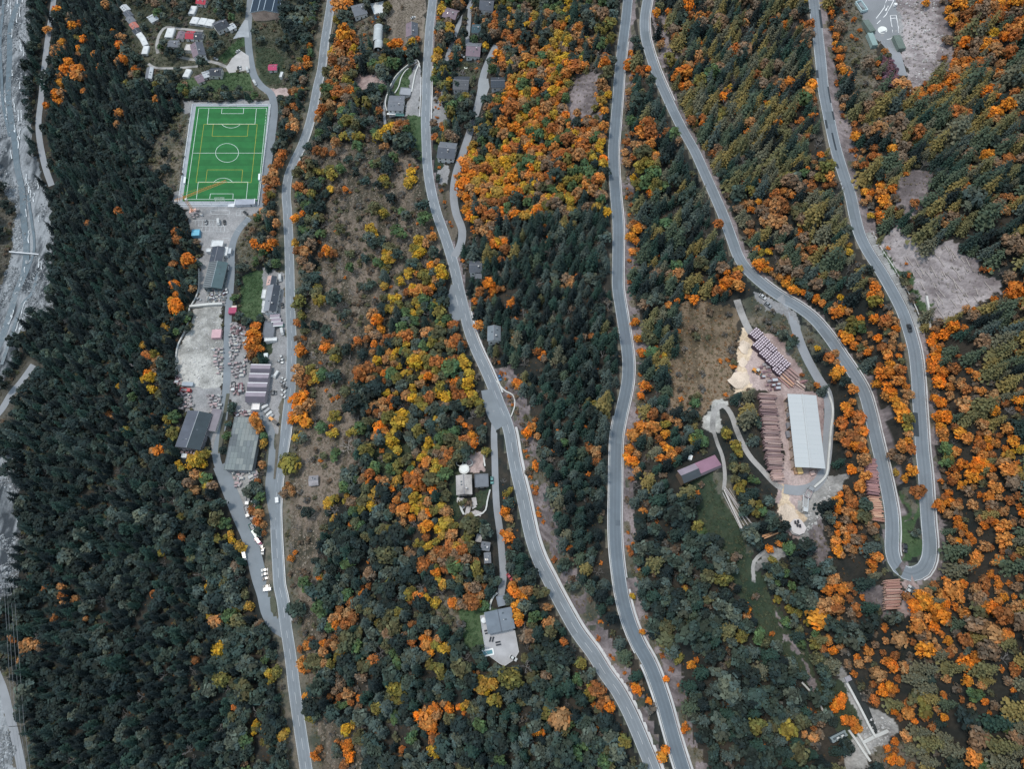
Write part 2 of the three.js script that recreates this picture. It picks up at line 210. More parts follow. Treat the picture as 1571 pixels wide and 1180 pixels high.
const PLOTS = [
  ['bed', '-60,-60 47,-60 50,90 48,190 58,245 74,300 84,340 84,470 76,505 56,478 38,510 24,560 -10,610 -80,620'], ['bank', '-60,250 -5,250 14,300 26,335 24,375 10,420 -2,455 -60,470'], ['bed', '-60,690 18,700 30,740 33,800 31,880 18,930 -60,950'], ['bed', '-60,1060 12,1060 22,1120 28,1220 -60,1220'], ['bank', '-40,640 10,590 44,535 66,560 40,610 10,660 -40,690'], ['bank', '6,1010 28,1040 40,1100 52,1220 30,1220 16,1110 -10,1040'],
  ['yard', '280,155 419,155 405,320 266,320'],
  ['heath', '292,178 282,292 266,300 240,270 226,250 240,220 262,190 276,170'], ['garden', '180,-40 470,-40 468,100 440,150 300,150 240,130 196,70'], ['lawn', '283,148 286,114 309,127 339,116 350,112 386,112 389,136 329,139 296,150'], ['lawn', '334,92 362,62 373,57 372,70 366,80 345,100'], ['darkgrass', '394,72 418,75 440,90 432,128 410,130 398,118'], ['dirt', '400,135 440,135 438,150 424,152'],
  ['meadow', '470,235 500,215 560,222 603,225 645,250 655,300 640,330 604,345 592,400 585,470 560,540 545,600 548,700 530,735 492,815 492,890 490,960 505,1010 470,1015 452,960 440,880 440,820 436,760 440,700 452,650 462,600 470,480 490,380 508,300'], ['meadow', '610,330 655,300 672,345 680,380 640,420 600,520 560,600 560,560 590,480'], ['meadow', '452,960 478,1010 500,1060 478,1110 462,1060'], ['meadow', '474,1090 545,1110 585,1230 484,1230'],
  ['field', '598,-40 654,-40 650,60 640,64 618,75 602,76 594,60'], ['heath', '540,35 570,28 577,50 572,80 545,80'], ['dirt', '541,120 560,114 590,116 594,134 560,138'], ['lawn', '601,140 607,118 622,104 632,102 630,128 622,142 606,148'], ['lawn', '624,178 652,180 654,240 640,246 628,215'], ['yard', '632,110 643,95 648,110 645,180 616,180 628,150'], ['garden', '700,92 740,95 738,118 712,130 690,118'], ['yard', '672,130 680,150 684,190 668,205 664,180 666,140'], ['yard', '672,250 688,255 686,285 672,282'], ['darkgrass', '668,222 680,222 680,262 668,262'],
  ['rough', '672,290 694,300 704,345 700,372 692,372 682,340'], ['dirt', '722,694 744,694 742,724 720,728'], ['darkgrass', '684,715 704,715 704,795 690,800 684,760'], ['darkgrass', '728,755 752,748 748,775 735,785 722,778'], ['heath', '640,900 700,918 730,960 712,970 660,950'], ['lawn', '706,938 722,926 745,930 766,940 742,955 738,990 728,1000 712,990 706,970'], ['darkgrass', '560,700 600,670 640,700 600,740'],
  ['scree', '864,190 872,140 884,110 906,108 918,122 920,155 905,178 893,192 875,196'], ['scree', '905,178 922,168 926,185 908,196'],
  ['scree', '1004,12 1016,20 1030,60 1036,95 1026,110 1012,80 1004,50'], ['heath', '1274,-40 1318,-40 1330,40 1345,72 1352,130 1346,160 1310,165 1294,120 1282,60'], ['scree', '1280,165 1296,165 1312,200 1315,235 1306,250 1292,215'],
  ['yard', '1313,-40 1374,-40 1380,60 1376,80 1362,80 1340,62 1326,40 1318,10'], ['stone', '1374,-40 1440,-40 1446,40 1454,80 1440,115 1420,132 1400,146 1390,120 1380,60'], ['scree', '1440,-40 1452,-40 1462,40 1462,95 1440,118 1444,60'],
  ['scree', '1376,275 1402,262 1424,265 1424,310 1398,330 1378,345 1366,320'], ['stone', '1348,360 1366,346 1388,370 1412,374 1440,380 1470,365 1478,395 1500,420 1532,428 1530,455 1490,478 1460,492 1432,508 1424,490 1412,468 1392,434 1368,402'], ['lawn', '1350,375 1366,385 1400,436 1418,468 1424,500 1416,500 1406,470 1388,436'],
  ['lawn', '1376,752 1383,790 1384,840 1392,858 1401,860 1408,848 1409,800 1407,760 1398,742 1386,742'], ['heath', '1385,742 1398,738 1404,770 1400,800 1390,780'],
  ['clearing', '1036,476 1072,462 1112,466 1128,490 1132,560 1126,602 1092,622 1070,640 1022,642 1030,582 1024,530'], ['heath', '1130,455 1165,452 1206,480 1230,525 1262,592 1240,600 1216,572 1190,530 1160,505 1145,490'], ['heath', '1210,490 1222,490 1260,520 1290,560 1282,580 1258,560 1230,520'],
  ['yard', '1156,443 1175,450 1222,478 1228,520 1216,505 1196,482 1176,472 1160,462'], ['dirt', '1148,505 1165,505 1205,540 1222,570 1232,598 1264,606 1270,700 1258,736 1228,748 1246,775 1236,812 1216,825 1198,790 1190,752 1196,700 1192,640 1178,604 1150,604 1136,600 1136,560'], ['gravel', '1230,760 1262,735 1292,722 1288,760 1262,790 1232,830 1222,820'], ['scree', '1240,800 1262,790 1264,850 1245,880 1232,850'], ['sawdust', '1136,505 1148,505 1158,535 1150,560 1152,588 1165,600 1144,605 1128,602 1138,580 1132,550'], ['sawdust', '1198,742 1212,748 1222,772 1236,790 1228,812 1212,808 1202,785'], ['palegravel', '1078,640 1092,618 1106,612 1112,622 1098,632 1104,655 1092,665 1080,662'],
  ['darkgrass', '1040,745 1096,724 1122,752 1138,800 1160,850 1180,905 1216,960 1252,1030 1244,1050 1180,985 1122,890 1082,815'], ['heath', '1096,724 1118,730 1140,790 1160,840 1150,850 1124,800'], ['gravel', '1186,838 1202,830 1204,850 1184,862 1166,866 1160,892 1152,890 1156,858'], ['scree', '1190,935 1197,936 1206,962 1199,960'], ['scree', '1203,972 1212,972 1228,1004 1220,1006'], ['scree', '1226,1014 1234,1016 1262,1060 1252,1068'],
  ['gravel', '1280,1020 1296,1030 1308,1048 1328,1080 1344,1092 1368,1102 1376,1120 1362,1140 1340,1152 1322,1180 1296,1200 1292,1150 1310,1120 1300,1085'], ['heath', '1345,1140 1400,1140 1420,1230 1325,1230'], ['darkgrass', '1250,1040 1290,1050 1312,1125 1290,1150 1270,1110'], ['scree', '1316,904 1346,894 1356,900 1356,945 1344,950 1330,930'], ['dirt', '1376,888 1404,888 1392,945 1378,945'], ['scree', '1366,760 1372,840 1362,870 1358,830 1362,790'],
  ['palegravel', '293,476 342,468 344,520 342,590 330,610 300,604 282,604 272,590 271,545 288,505'], ['yard', '276,600 300,598 340,600 344,640 330,700 318,700 322,634 282,632'], ['yard', '288,319 402,319 398,326 368,352 358,376 356,430 346,470 294,474 306,450 305,400 316,392 300,360 292,340'], ['lawn', '374,418 402,414 404,440 396,492 370,492 370,450'], ['heath', '376,332 400,330 404,400 374,414 362,380'], ['yard', '352,498 380,496 382,560 414,556 410,530 440,530 442,600 428,640 424,668 400,640 360,642 352,600'], ['yard', '402,410 438,418 440,530 408,530 400,480'], ['darkgrass', '402,522 416,524 414,552 402,552'],
  ['gravel', '350,722 400,722 392,748 374,774 366,772'], ['dirt', '388,770 396,770 400,840 394,840'], ['heath', '414,918 424,926 421,944 416,940'],
];
const CN = STEP / 2, CX = Math.round((X1 - X0) / CN) + 1, CZ = Math.round((Z1 - Z0) / CN) + 1, COVERMAP = new Uint8Array(CX * CZ), COVERKEYS = Object.keys(COVER);
const PLOTPOLYS = PLOTS.map(([k, s]) => [k, pairs(s).map(([x, y]) => { const v = at(x, y); return [v.x, v.z]; })]);
function paint(poly, k) {
  const xs = poly.map(p => p[0]), zs = poly.map(p => p[1]);
  for (let j = Math.max(0, Math.floor((Math.min(...zs) - Z0) / CN)); j <= Math.min(CZ - 1, Math.ceil((Math.max(...zs) - Z0) / CN)); j++) for (let i = Math.max(0, Math.floor((Math.min(...xs) - X0) / CN)); i <= Math.min(CX - 1, Math.ceil((Math.max(...xs) - X0) / CN)); i++) if (inside(poly, X0 + i * CN, Z0 + j * CN)) COVERMAP[j * CX + i] = k;
}
for (const [k, poly] of PLOTPOLYS) paint(poly, COVERKEYS.indexOf(k));
const PAVED = new Uint8Array(CX * CZ);
function pavePoly(poly) { const xs = poly.map(p => p[0]), zs = poly.map(p => p[1]); for (let j = Math.max(0, Math.floor((Math.min(...zs) - Z0) / CN)); j <= Math.min(CZ - 1, Math.ceil((Math.max(...zs) - Z0) / CN)); j++) for (let i = Math.max(0, Math.floor((Math.min(...xs) - X0) / CN)); i <= Math.min(CX - 1, Math.ceil((Math.max(...xs) - X0) / CN)); i++) if (inside(poly, X0 + i * CN, Z0 + j * CN)) PAVED[j * CX + i] = 1; }      // where roads, lanes, buildings stand: no tree grows there
function pave(points, half) { for (const p of points) { const r = Math.ceil(half / CN), ci = Math.round((p.x - X0) / CN), cj = Math.round((p.z - Z0) / CN); for (let j = -r; j <= r; j++) for (let i = -r; i <= r; i++) if (i * i + j * j <= (half / CN) ** 2) { const a = ci + i, b = cj + j; if (a >= 0 && b >= 0 && a < CX && b < CZ) PAVED[b * CX + a] = 1; } } }
const cell = (A, x, z) => A[Math.max(0, Math.min(CZ - 1, Math.round((z - Z0) / CN))) * CX + Math.max(0, Math.min(CX - 1, Math.round((x - X0) / CN)))];
for (const r of ROADS) pave(r.s, r.w / 2 + 3.2);
for (const l of LANES) pave(l.s, l.w / 2 + (['hill_lane', 'village_lane', 'parking_road', 'river_track', 'drive', 'gravel_track'].includes(l.key) ? 2.8 : 1.4));
function coverAt(x, z) {
  const wx = x + (fbm(x / 9, z / 9, 41, 3) - 0.5) * 9, wz = z + (fbm(x / 9, z / 9, 57, 3) - 0.5) * 9;
  let k = COVERKEYS[cell(COVERMAP, wx, wz)];
  if (k === 'forest' || k === 'meadow' || k === 'heath') {      // stony cut slopes on the uphill side of the mountain roads
    const d = near(ROADDIST, x, z), q = near(ROADKEY, x, z), side = near(ROADSIDE, x, z);
    if (q >= 1 && d < 15) { const uphill = q === 4 ? side : -side, reach = (q === 1 ? (z > -190 ? 14 : 3.4) : q === 2 ? 9.5 : q === 3 ? 4.2 : 6) * (0.45 + 1.1 * fbm(x / 17, z / 17, 71, 3)); if (uphill > 0 && d < reach + 1.5 || d < 4.4) k = uphill > 0 && d > 4.6 && fbm(x / 6, z / 6, 73, 3) < 0.46 ? 'heath' : uphill > 0 ? 'scree' : 'heath'; }
    else if (q === 0 && d < 7 + 4 * fbm(x / 17, z / 17, 71, 3)) k = 'heath';
  }
  return k;
}
{
  const TW = 2048, TH = Math.round(TW * (Z1 - Z0) / (X1 - X0)), d = new Uint8Array(TW * TH * 4), toS = c => Math.round(255 * (c <= 0.0031308 ? 12.92 * c : 1.055 * Math.pow(c, 1 / 2.4) - 0.055));
  const lut = new Uint8Array(4096); for (let i = 0; i < 4096; i++) lut[i] = toS(i / 4095);
  for (let j = 0; j < TH; j++) for (let i = 0; i < TW; i++) {
    const x = X0 + (i + 0.5) / TW * (X1 - X0), z = Z0 + (j + 0.5) / TH * (Z1 - Z0), k = coverAt(x, z), c = COVER[k];
    const streak = k === 'meadow' || k === 'rough' || k === 'field' || k === 'clearing' ? fbm(x / 3.4, z / 30 + x / 60, 91, 3) : k === 'bed' ? fbm(x / 2.6, z / 9, 97, 4) : k === 'stone' || k === 'scree' ? fbm((x + z * 0.6) / 5, (z - x) / 2.2, 93, 3) : fbm(x / 4, z / 4, 95, 3);
    let t = 0.5 * fbm(x / 21, z / 21, 61, 3) + 0.5 * streak; t = Math.max(0, Math.min(1, (t - 0.5) * (k === 'meadow' || k === 'bed' || k === 'clearing' ? 4.4 : 3.1) + 0.5));
    const g = 0.78 + 0.44 * hash2(i, j, 7), s = 4 * (j * TW + i);
    for (let q = 0; q < 3; q++) d[s + q] = lut[Math.min(4095, Math.round(4095 * (c[1][q] + (c[2][q] - c[1][q]) * t) * g))];
    d[s + 3] = 255;
  }
  const t = new THREE.DataTexture(d, TW, TH); t.colorSpace = THREE.SRGBColorSpace; t.magFilter = t.minFilter = THREE.LinearFilter; t.needsUpdate = true;
  const g = new THREE.BufferGeometry(), pos = new Float32Array(NX * NZ * 3), uv = new Float32Array(NX * NZ * 2), idx = new Uint32Array((NX - 1) * (NZ - 1) * 6); let q = 0;
  for (let j = 0; j < NZ; j++) for (let i = 0; i < NX; i++) { const k = j * NX + i; pos[3 * k] = X0 + i * STEP; pos[3 * k + 1] = HEIGHT[k]; pos[3 * k + 2] = Z0 + j * STEP; uv[2 * k] = i / (NX - 1); uv[2 * k + 1] = j / (NZ - 1); }
  for (let j = 0; j + 1 < NZ; j++) for (let i = 0; i + 1 < NX; i++) { const k = j * NX + i; idx[q++] = k; idx[q++] = k + NX; idx[q++] = k + 1; idx[q++] = k + 1; idx[q++] = k + NX; idx[q++] = k + NX + 1; }
  g.setAttribute('position', new THREE.BufferAttribute(pos, 3)); g.setAttribute('uv', new THREE.BufferAttribute(uv, 2)); g.setIndex(new THREE.BufferAttribute(idx, 1)); g.computeVertexNormals();
  structure('terrain', g, new THREE.MeshStandardMaterial({ map: t, roughness: 1 }), 'valley slope with forest floor, dry meadows and stony banks');
  // the hills go on round it, coarser, out to the horizon
  const M = [-4200, -2600, -1500, -900, X0 + 1], P = [X1 - 1, 700, 1300, 2400, 4000], xs = [...M, -400, -200, 0, 200, ...P], zs = [-4200, -2600, -1500, -950, Z0 + 1, -500, -300, -100, Z1 - 1, 400, 900, 1800, 3200], tr = [];
  const far = (x, z) => { const e = Math.max(0, X0 - x, x - X1, Z0 - z, z - Z1); const cx = Math.max(X0, Math.min(X1, x)), cz = Math.max(Z0, Math.min(Z1, z)); return ground(cx, cz) - 0.6 + (x > X1 ? e * 0.36 : x < X0 ? e * 0.3 : 0) * Math.min(1, e / 200) + (e > 5 ? (fbm(x / 500, z / 500, 9, 3) - 0.5) * Math.min(160, e * 0.3) : 0); };
  for (let j = 0; j + 1 < zs.length; j++) for (let i = 0; i + 1 < xs.length; i++) {
    if (xs[i] >= X0 && xs[i + 1] <= X1 && zs[j] >= Z0 && zs[j + 1] <= Z1) continue;
    const a = [xs[i], far(xs[i], zs[j]), zs[j]], b = [xs[i + 1], far(xs[i + 1], zs[j]), zs[j]], c = [xs[i], far(xs[i], zs[j + 1]), zs[j + 1]], e = [xs[i + 1], far(xs[i + 1], zs[j + 1]), zs[j + 1]];
    tr.push(...a, ...c, ...b, ...b, ...c, ...e);
  }
  structure('hills', metreUV(tri(tr)), mat(0.05, 0.055, 0.045, 1, ROUGHTONE), 'wooded valley sides going on beyond the picture');
}

// ------------------------------------------------------------------ roads, painted lines, kerb walls
function ribbon(pts, off0, off1, lift, across = 4) {      // a strip between two side offsets, following the ground line
  const pos = [], uv = []; let run = 0; const rows = [];
  for (let i = 0; i < pts.length; i++) {
    const a = pts[Math.max(0, i - 1)], b = pts[Math.min(pts.length - 1, i + 1)], L = Math.hypot(b.x - a.x, b.z - a.z) || 1, nx = -(b.z - a.z) / L, nz = (b.x - a.x) / L; if (i) run += pts[i].distanceTo(pts[i - 1]);
    const row = []; for (let k = 0; k <= across; k++) { const o = off0 + (off1 - off0) * k / across; row.push([pts[i].x + nx * o, pts[i].y + lift, pts[i].z + nz * o, o, run]); } rows.push(row);
  }
  for (let i = 0; i + 1 < rows.length; i++) for (let k = 0; k < across; k++) for (const q of [rows[i][k], rows[i][k + 1], rows[i + 1][k], rows[i + 1][k], rows[i][k + 1], rows[i + 1][k + 1]]) { pos.push(q[0], q[1], q[2]); uv.push(q[3], q[4]); }
  const g = tri(pos); g.setAttribute('uv', new THREE.BufferAttribute(new Float32Array(uv), 2)); return g;
}
function bar(pts, off, width, height, sink = 0.4) {      // a low wall along a line, at a side offset
  const g = []; const P = (i, o, y) => { const a = pts[Math.max(0, i - 1)], b = pts[Math.min(pts.length - 1, i + 1)], L = Math.hypot(b.x - a.x, b.z - a.z) || 1; return [pts[i].x - (b.z - a.z) / L * o, pts[i].y + y, pts[i].z + (b.x - a.x) / L * o]; };
  for (let i = 0; i + 1 < pts.length; i++) { const l = off - width / 2, r = off + width / 2, q = (A, B, C, D) => g.push(...A, ...B, ...C, ...C, ...B, ...D); q(P(i, l, height), P(i, r, height), P(i + 1, l, height), P(i + 1, r, height)); q(P(i, l, -sink), P(i, l, height), P(i + 1, l, -sink), P(i + 1, l, height)); q(P(i, r, height), P(i, r, -sink), P(i + 1, r, height), P(i + 1, r, -sink)); }
  for (const i of [0, pts.length - 1]) { const l = off - width / 2, r = off + width / 2, A = P(i, l, -sink), B = P(i, r, -sink), C = P(i, l, height), D = P(i, r, height); g.push(...A, ...B, ...C, ...C, ...B, ...D); }
  return metreUV(tri(g));
}
function cut(pts, f) { return pts.filter((p, i) => f(project(p.x, p.y, p.z))); }
const ASPHALT = mat(0.165, 0.19, 0.215, 0.85, ROADTONE), PALEROAD = mat(0.25, 0.262, 0.28, 0.9, ROADTONE), LIGHTROAD = mat(0.185, 0.208, 0.23, 0.88, ROADTONE), DUST = mat(0.29, 0.28, 0.27, 1, ROUGHTONE), DARKTAR = mat(0.035, 0.045, 0.055, 0.8, TONE), LINE = mat(0.46, 0.48, 0.49, 0.7, ROUGHTONE), CONCRETE = mat(0.4, 0.4, 0.4, 0.9, TONE), VERGE = mat(0.15, 0.145, 0.135, 1, ROUGHTONE), TRACKWEAR = mat(0.205, 0.23, 0.255, 0.85, ROADTONE);
const ROADNAMES = { valley: 'straight grey valley road left of the dry meadow', middle: 'curving grey road down the middle of the slope', third: 'darker winding road right of the spruce wood', fourth: 'road descending past the sawmill to the hairpin', fifth: 'road climbing from the hairpin to the top right' };
for (const [k, r] of ROADS.entries()) {
  const g = structureGroup('road', ROADNAMES[r.key]), h = r.w / 2, dark = k >= 2;
  structure('asphalt', ribbon(r.s, -h, h, 0.06, 6), k === 2 ? mat(0.13, 0.158, 0.185, 0.85, ROADTONE) : dark ? ASPHALT : LIGHTROAD, null, g);
  for (const o of [-h * 0.5 - 0.75, -h * 0.5 + 0.75, h * 0.5 - 0.75, h * 0.5 + 0.75]) structure('wheel_track', ribbon(r.s, o - 0.28, o + 0.28, 0.066, 1), k === 2 ? mat(0.145, 0.173, 0.2, 0.85, ROADTONE) : dark ? mat(0.18, 0.205, 0.23, 0.85, ROADTONE) : TRACKWEAR, null, g);
  for (const s of [-1, 1]) structure('edge_line', ribbon(r.s, s * (h - 0.3) - 0.12, s * (h - 0.3) + 0.12, 0.075, 1), LINE, null, g);
  if (k < 2) for (let i = 0; i + 2 < r.s.length; i += 4) structure('centre_dash', ribbon(r.s.slice(i, i + 3), -0.11, 0.11, 0.075, 1), mat(0.42, 0.44, 0.46, 0.8), null, g);
  else structure('centre_seam', ribbon(r.s, -0.09, 0.09, 0.072, 1), mat(0.12, 0.14, 0.16, 0.85, ROADTONE), null, g);
}
{ const R = rngOf(415); for (const [k, r] of ROADS.entries()) { const g = scene.getObjectByName(k ? 'road_' + String(k).padStart(3, '0') : 'road'), h = r.w / 2; for (let i = 4; i < r.s.length - 12;) { const n = 2 + Math.floor(R() * 7), side = R() < 0.5 ? -1 : 1, t = 0.86 + 0.22 * R(), b = k === 2 ? [0.13, 0.158, 0.185] : k > 2 ? [0.165, 0.19, 0.215] : [0.185, 0.208, 0.23], a0 = R() < 0.3 ? -h + 0.5 : 0.15, a1 = R() < 0.6 ? h - 0.55 : h * 0.5; structure('repair_patch', ribbon(r.s.slice(i, i + n), side * a0, side * a1, 0.069, 1), mat(...b.map(v => Math.round(v * t * 200) / 200), 0.9, ROADTONE), null, g); i += n + 6 + Math.floor(R() * 26); } } }
const patch = (k, f, o0, o1, label) => { const p = cut(ROADS[k].s, f); if (p.length > 1) structure('asphalt_patch', ribbon(p, o0, o1, 0.09, 1), DARKTAR, null, scene.getObjectByName(k ? 'road_' + String(k).padStart(3, '0') : 'road')); };
for (const [y0, y1, a, b] of [[12, 44, 2.2, 3.6], [104, 124, -3.4, -1.9], [128, 160, 2.4, 3.2], [166, 186, 2.2, 3.2], [178, 200, -2.9, -1.6], [202, 232, -0.5, 0.5], [248, 264, -2.7, -1.3], [626, 672, -3.6, -1.0]]) patch(4, ([x, y]) => y > y0 && y < y1, a, b);
// low walls along the roads
function kerbWall(k, f, off, width, height, label, name = 'retaining_wall') { const p = cut(ROADS[k].s, f); if (p.length < 2) return; const o = thing(name, label, 'wall'); const wl = mesh('wall', bar(p, off, width, height, 1), CONCRETE, o); mesh('coping', bar(p, off, width + 0.16, height + 0.08, -height), mat(0.5, 0.5, 0.5, 0.9), wl); }
kerbWall(1, ([x, y]) => y > 655 && y < 1200, -4.6, 1.3, 0.6, 'long pale wall along the right side of the central road');
kerbWall(1, ([x, y]) => y > 470 && y < 612, -4.3, 0.8, 0.7, 'pale wall beside the central road above the junction');
kerbWall(1, ([x, y]) => y > 100 && y < 186, -4.5, 0.8, 0.7, 'short pale wall across the central road from the villa');
kerbWall(1, ([x, y]) => y > 118 && y < 180, 4.4, 0.5, 0.6, 'thin white barrier between central road and villa forecourt');
kerbWall(2, ([x, y]) => y > 900 && y < 1200, -4.3, 0.9, 0.6, 'pale wall right of the third road at the bottom');
kerbWall(2, ([x, y]) => y > 1010 && y < 1200, 4.2, 0.8, 0.6, 'pale wall left of the third road at the bottom');
kerbWall(2, ([x, y]) => y > 60 && y < 890, -3.9, 0.35, 0.5, 'thin pale kerb wall right of the third road');
kerbWall(2, ([x, y]) => y > 640 && y < 1000, 3.9, 0.35, 0.5, 'thin pale kerb wall left of the third road');
kerbWall(3, ([x, y]) => y > -20 && y < 160, -3.9, 0.45, 0.5, 'pale kerb wall outside the upper bend of the fourth road');
kerbWall(3, ([x, y]) => y > 430 && y < 860, -3.8, 0.4, 0.5, 'pale kerb wall right of the road down to the hairpin');
kerbWall(4, ([x, y]) => y > 500 && y < 880, 3.8, 0.4, 0.5, 'pale kerb wall outside the right leg of the hairpin');
{ const p = cut(ROADS[4].s, ([x, y]) => y > 352 && y < 520), o = structureGroup('drain_apron', 'ribbed pale concrete apron between upper right road and clear-cut slope'); structure('apron', ribbon(p, 3.5, 7.4, 0.14, 3), mat(0.29, 0.29, 0.285, 0.95, ROUGHTONE), null, o); structure('outer_kerb', bar(p, 7.5, 0.5, 0.5, 1), mat(0.48, 0.48, 0.47), null, o); for (let i = 1; i + 1 < p.length; i += 2) { const q = project(p[i].x, p[i].y, p[i].z); if (q[1] > 450) continue; const a = p[i - 1], b = p[i + 1], L = Math.hypot(b.x - a.x, b.z - a.z), nx = -(b.z - a.z) / L, nz = (b.x - a.x) / L; structure('rib', cyl(0.2, 0.2, V(p[i].x + nx * 3.6, p[i].y + 0.2, p[i].z + nz * 3.6), V(p[i].x + nx * 7.4, p[i].y + 0.25, p[i].z + nz * 7.4), 4), mat(0.6, 0.6, 0.59), null, o); } }
kerbWall(0, ([x, y]) => y > 0 && y < 250, -4.0, 0.4, 0.5, 'thin kerb wall right of the valley road at the top');
kerbWall(0, ([x, y]) => y > 650 && y < 960, -4.0, 0.4, 0.5, 'thin kerb wall between valley road and dry meadow');
for (const l of LANES) structure(l.key, ribbon(l.s, -l.w / 2, l.w / 2, 0.09 + (l.key === 'slip_road' ? 0.02 : 0), 4), l.m === 0 ? LIGHTROAD : l.m === 1 ? PALEROAD : DUST, l.label);

// ------------------------------------------------------------------ flat sheets laid on the ground
function drape(pts, lift, edge = 4) {      // pts: world [x, z]
  const shape = pts.map(p => new THREE.Vector2(p[0], p[1])), faces = THREE.ShapeUtils.triangulateShape(shape, []), out = [];
  const put = (a, b, c, n) => {
    const ab = Math.hypot(a[0] - b[0], a[1] - b[1]), bc = Math.hypot(b[0] - c[0], b[1] - c[1]), ca = Math.hypot(c[0] - a[0], c[1] - a[1]), m = Math.max(ab, bc, ca), mid = (p, q) => [(p[0] + q[0]) / 2, (p[1] + q[1]) / 2];
    if (m > edge && n < 14) { if (m === ab) { const d = mid(a, b); put(a, d, c, n + 1); put(d, b, c, n + 1); } else if (m === bc) { const d = mid(b, c); put(a, b, d, n + 1); put(a, d, c, n + 1); } else { const d = mid(c, a); put(a, b, d, n + 1); put(d, b, c, n + 1); } return; }
    const up = (b[0] - a[0]) * (c[1] - a[1]) - (b[1] - a[1]) * (c[0] - a[0]) < 0; for (const p of up ? [a, b, c] : [a, c, b]) out.push(p[0], ground(p[0], p[1]) + lift, p[1]);
  };
  for (const f of faces) put(...f.map(i => pts[i]), 0);
  return metreUV(tri(out));
}
const worldPoly = s => pairs(s).map(([x, y]) => { const v = at(x, y); return [v.x, v.z]; });
const sheet = (name, s, m, lift, label, parent) => (pavePoly(worldPoly(s)), structure(name, drape(worldPoly(s), lift), m, label, parent));
function stroke(list, width, lift) {      // thin painted lines between photo points, on the ground
  const gs = []; for (const s of list) { const p = pairs(s).map(([x, y]) => at(x, y)); for (let i = 0; i + 1 < p.length; i++) { const a = p[i], b = p[i + 1], dx = b.x - a.x, dz = b.z - a.z, L = Math.hypot(dx, dz), nx = -dz / L * width / 2, nz = dx / L * width / 2; const n = Math.max(1, Math.round(L / 4)); for (let k = 0; k < n; k++) { const q = t => { const x = a.x + dx * t, z = a.z + dz * t; return [x, ground(x, z) + lift, z]; }, u = q(k / n), v = q((k + 1) / n); gs.push(u[0] - nx, u[1], u[2] - nz, u[0] + nx, u[1], u[2] + nz, v[0] - nx, v[1], v[2] - nz, v[0] - nx, v[1], v[2] - nz, u[0] + nx, u[1], u[2] + nz, v[0] + nx, v[1], v[2] + nz); } } }
  return metreUV(tri(gs));
}
function arc(cx, cy, rx, ry, a0, a1, n = 24) { let s = ''; for (let i = 0; i <= n; i++) { const a = a0 + (a1 - a0) * i / n; s += `${(cx + rx * Math.cos(a)).toFixed(2)},${(cy + ry * Math.sin(a)).toFixed(2)} `; } return s; }

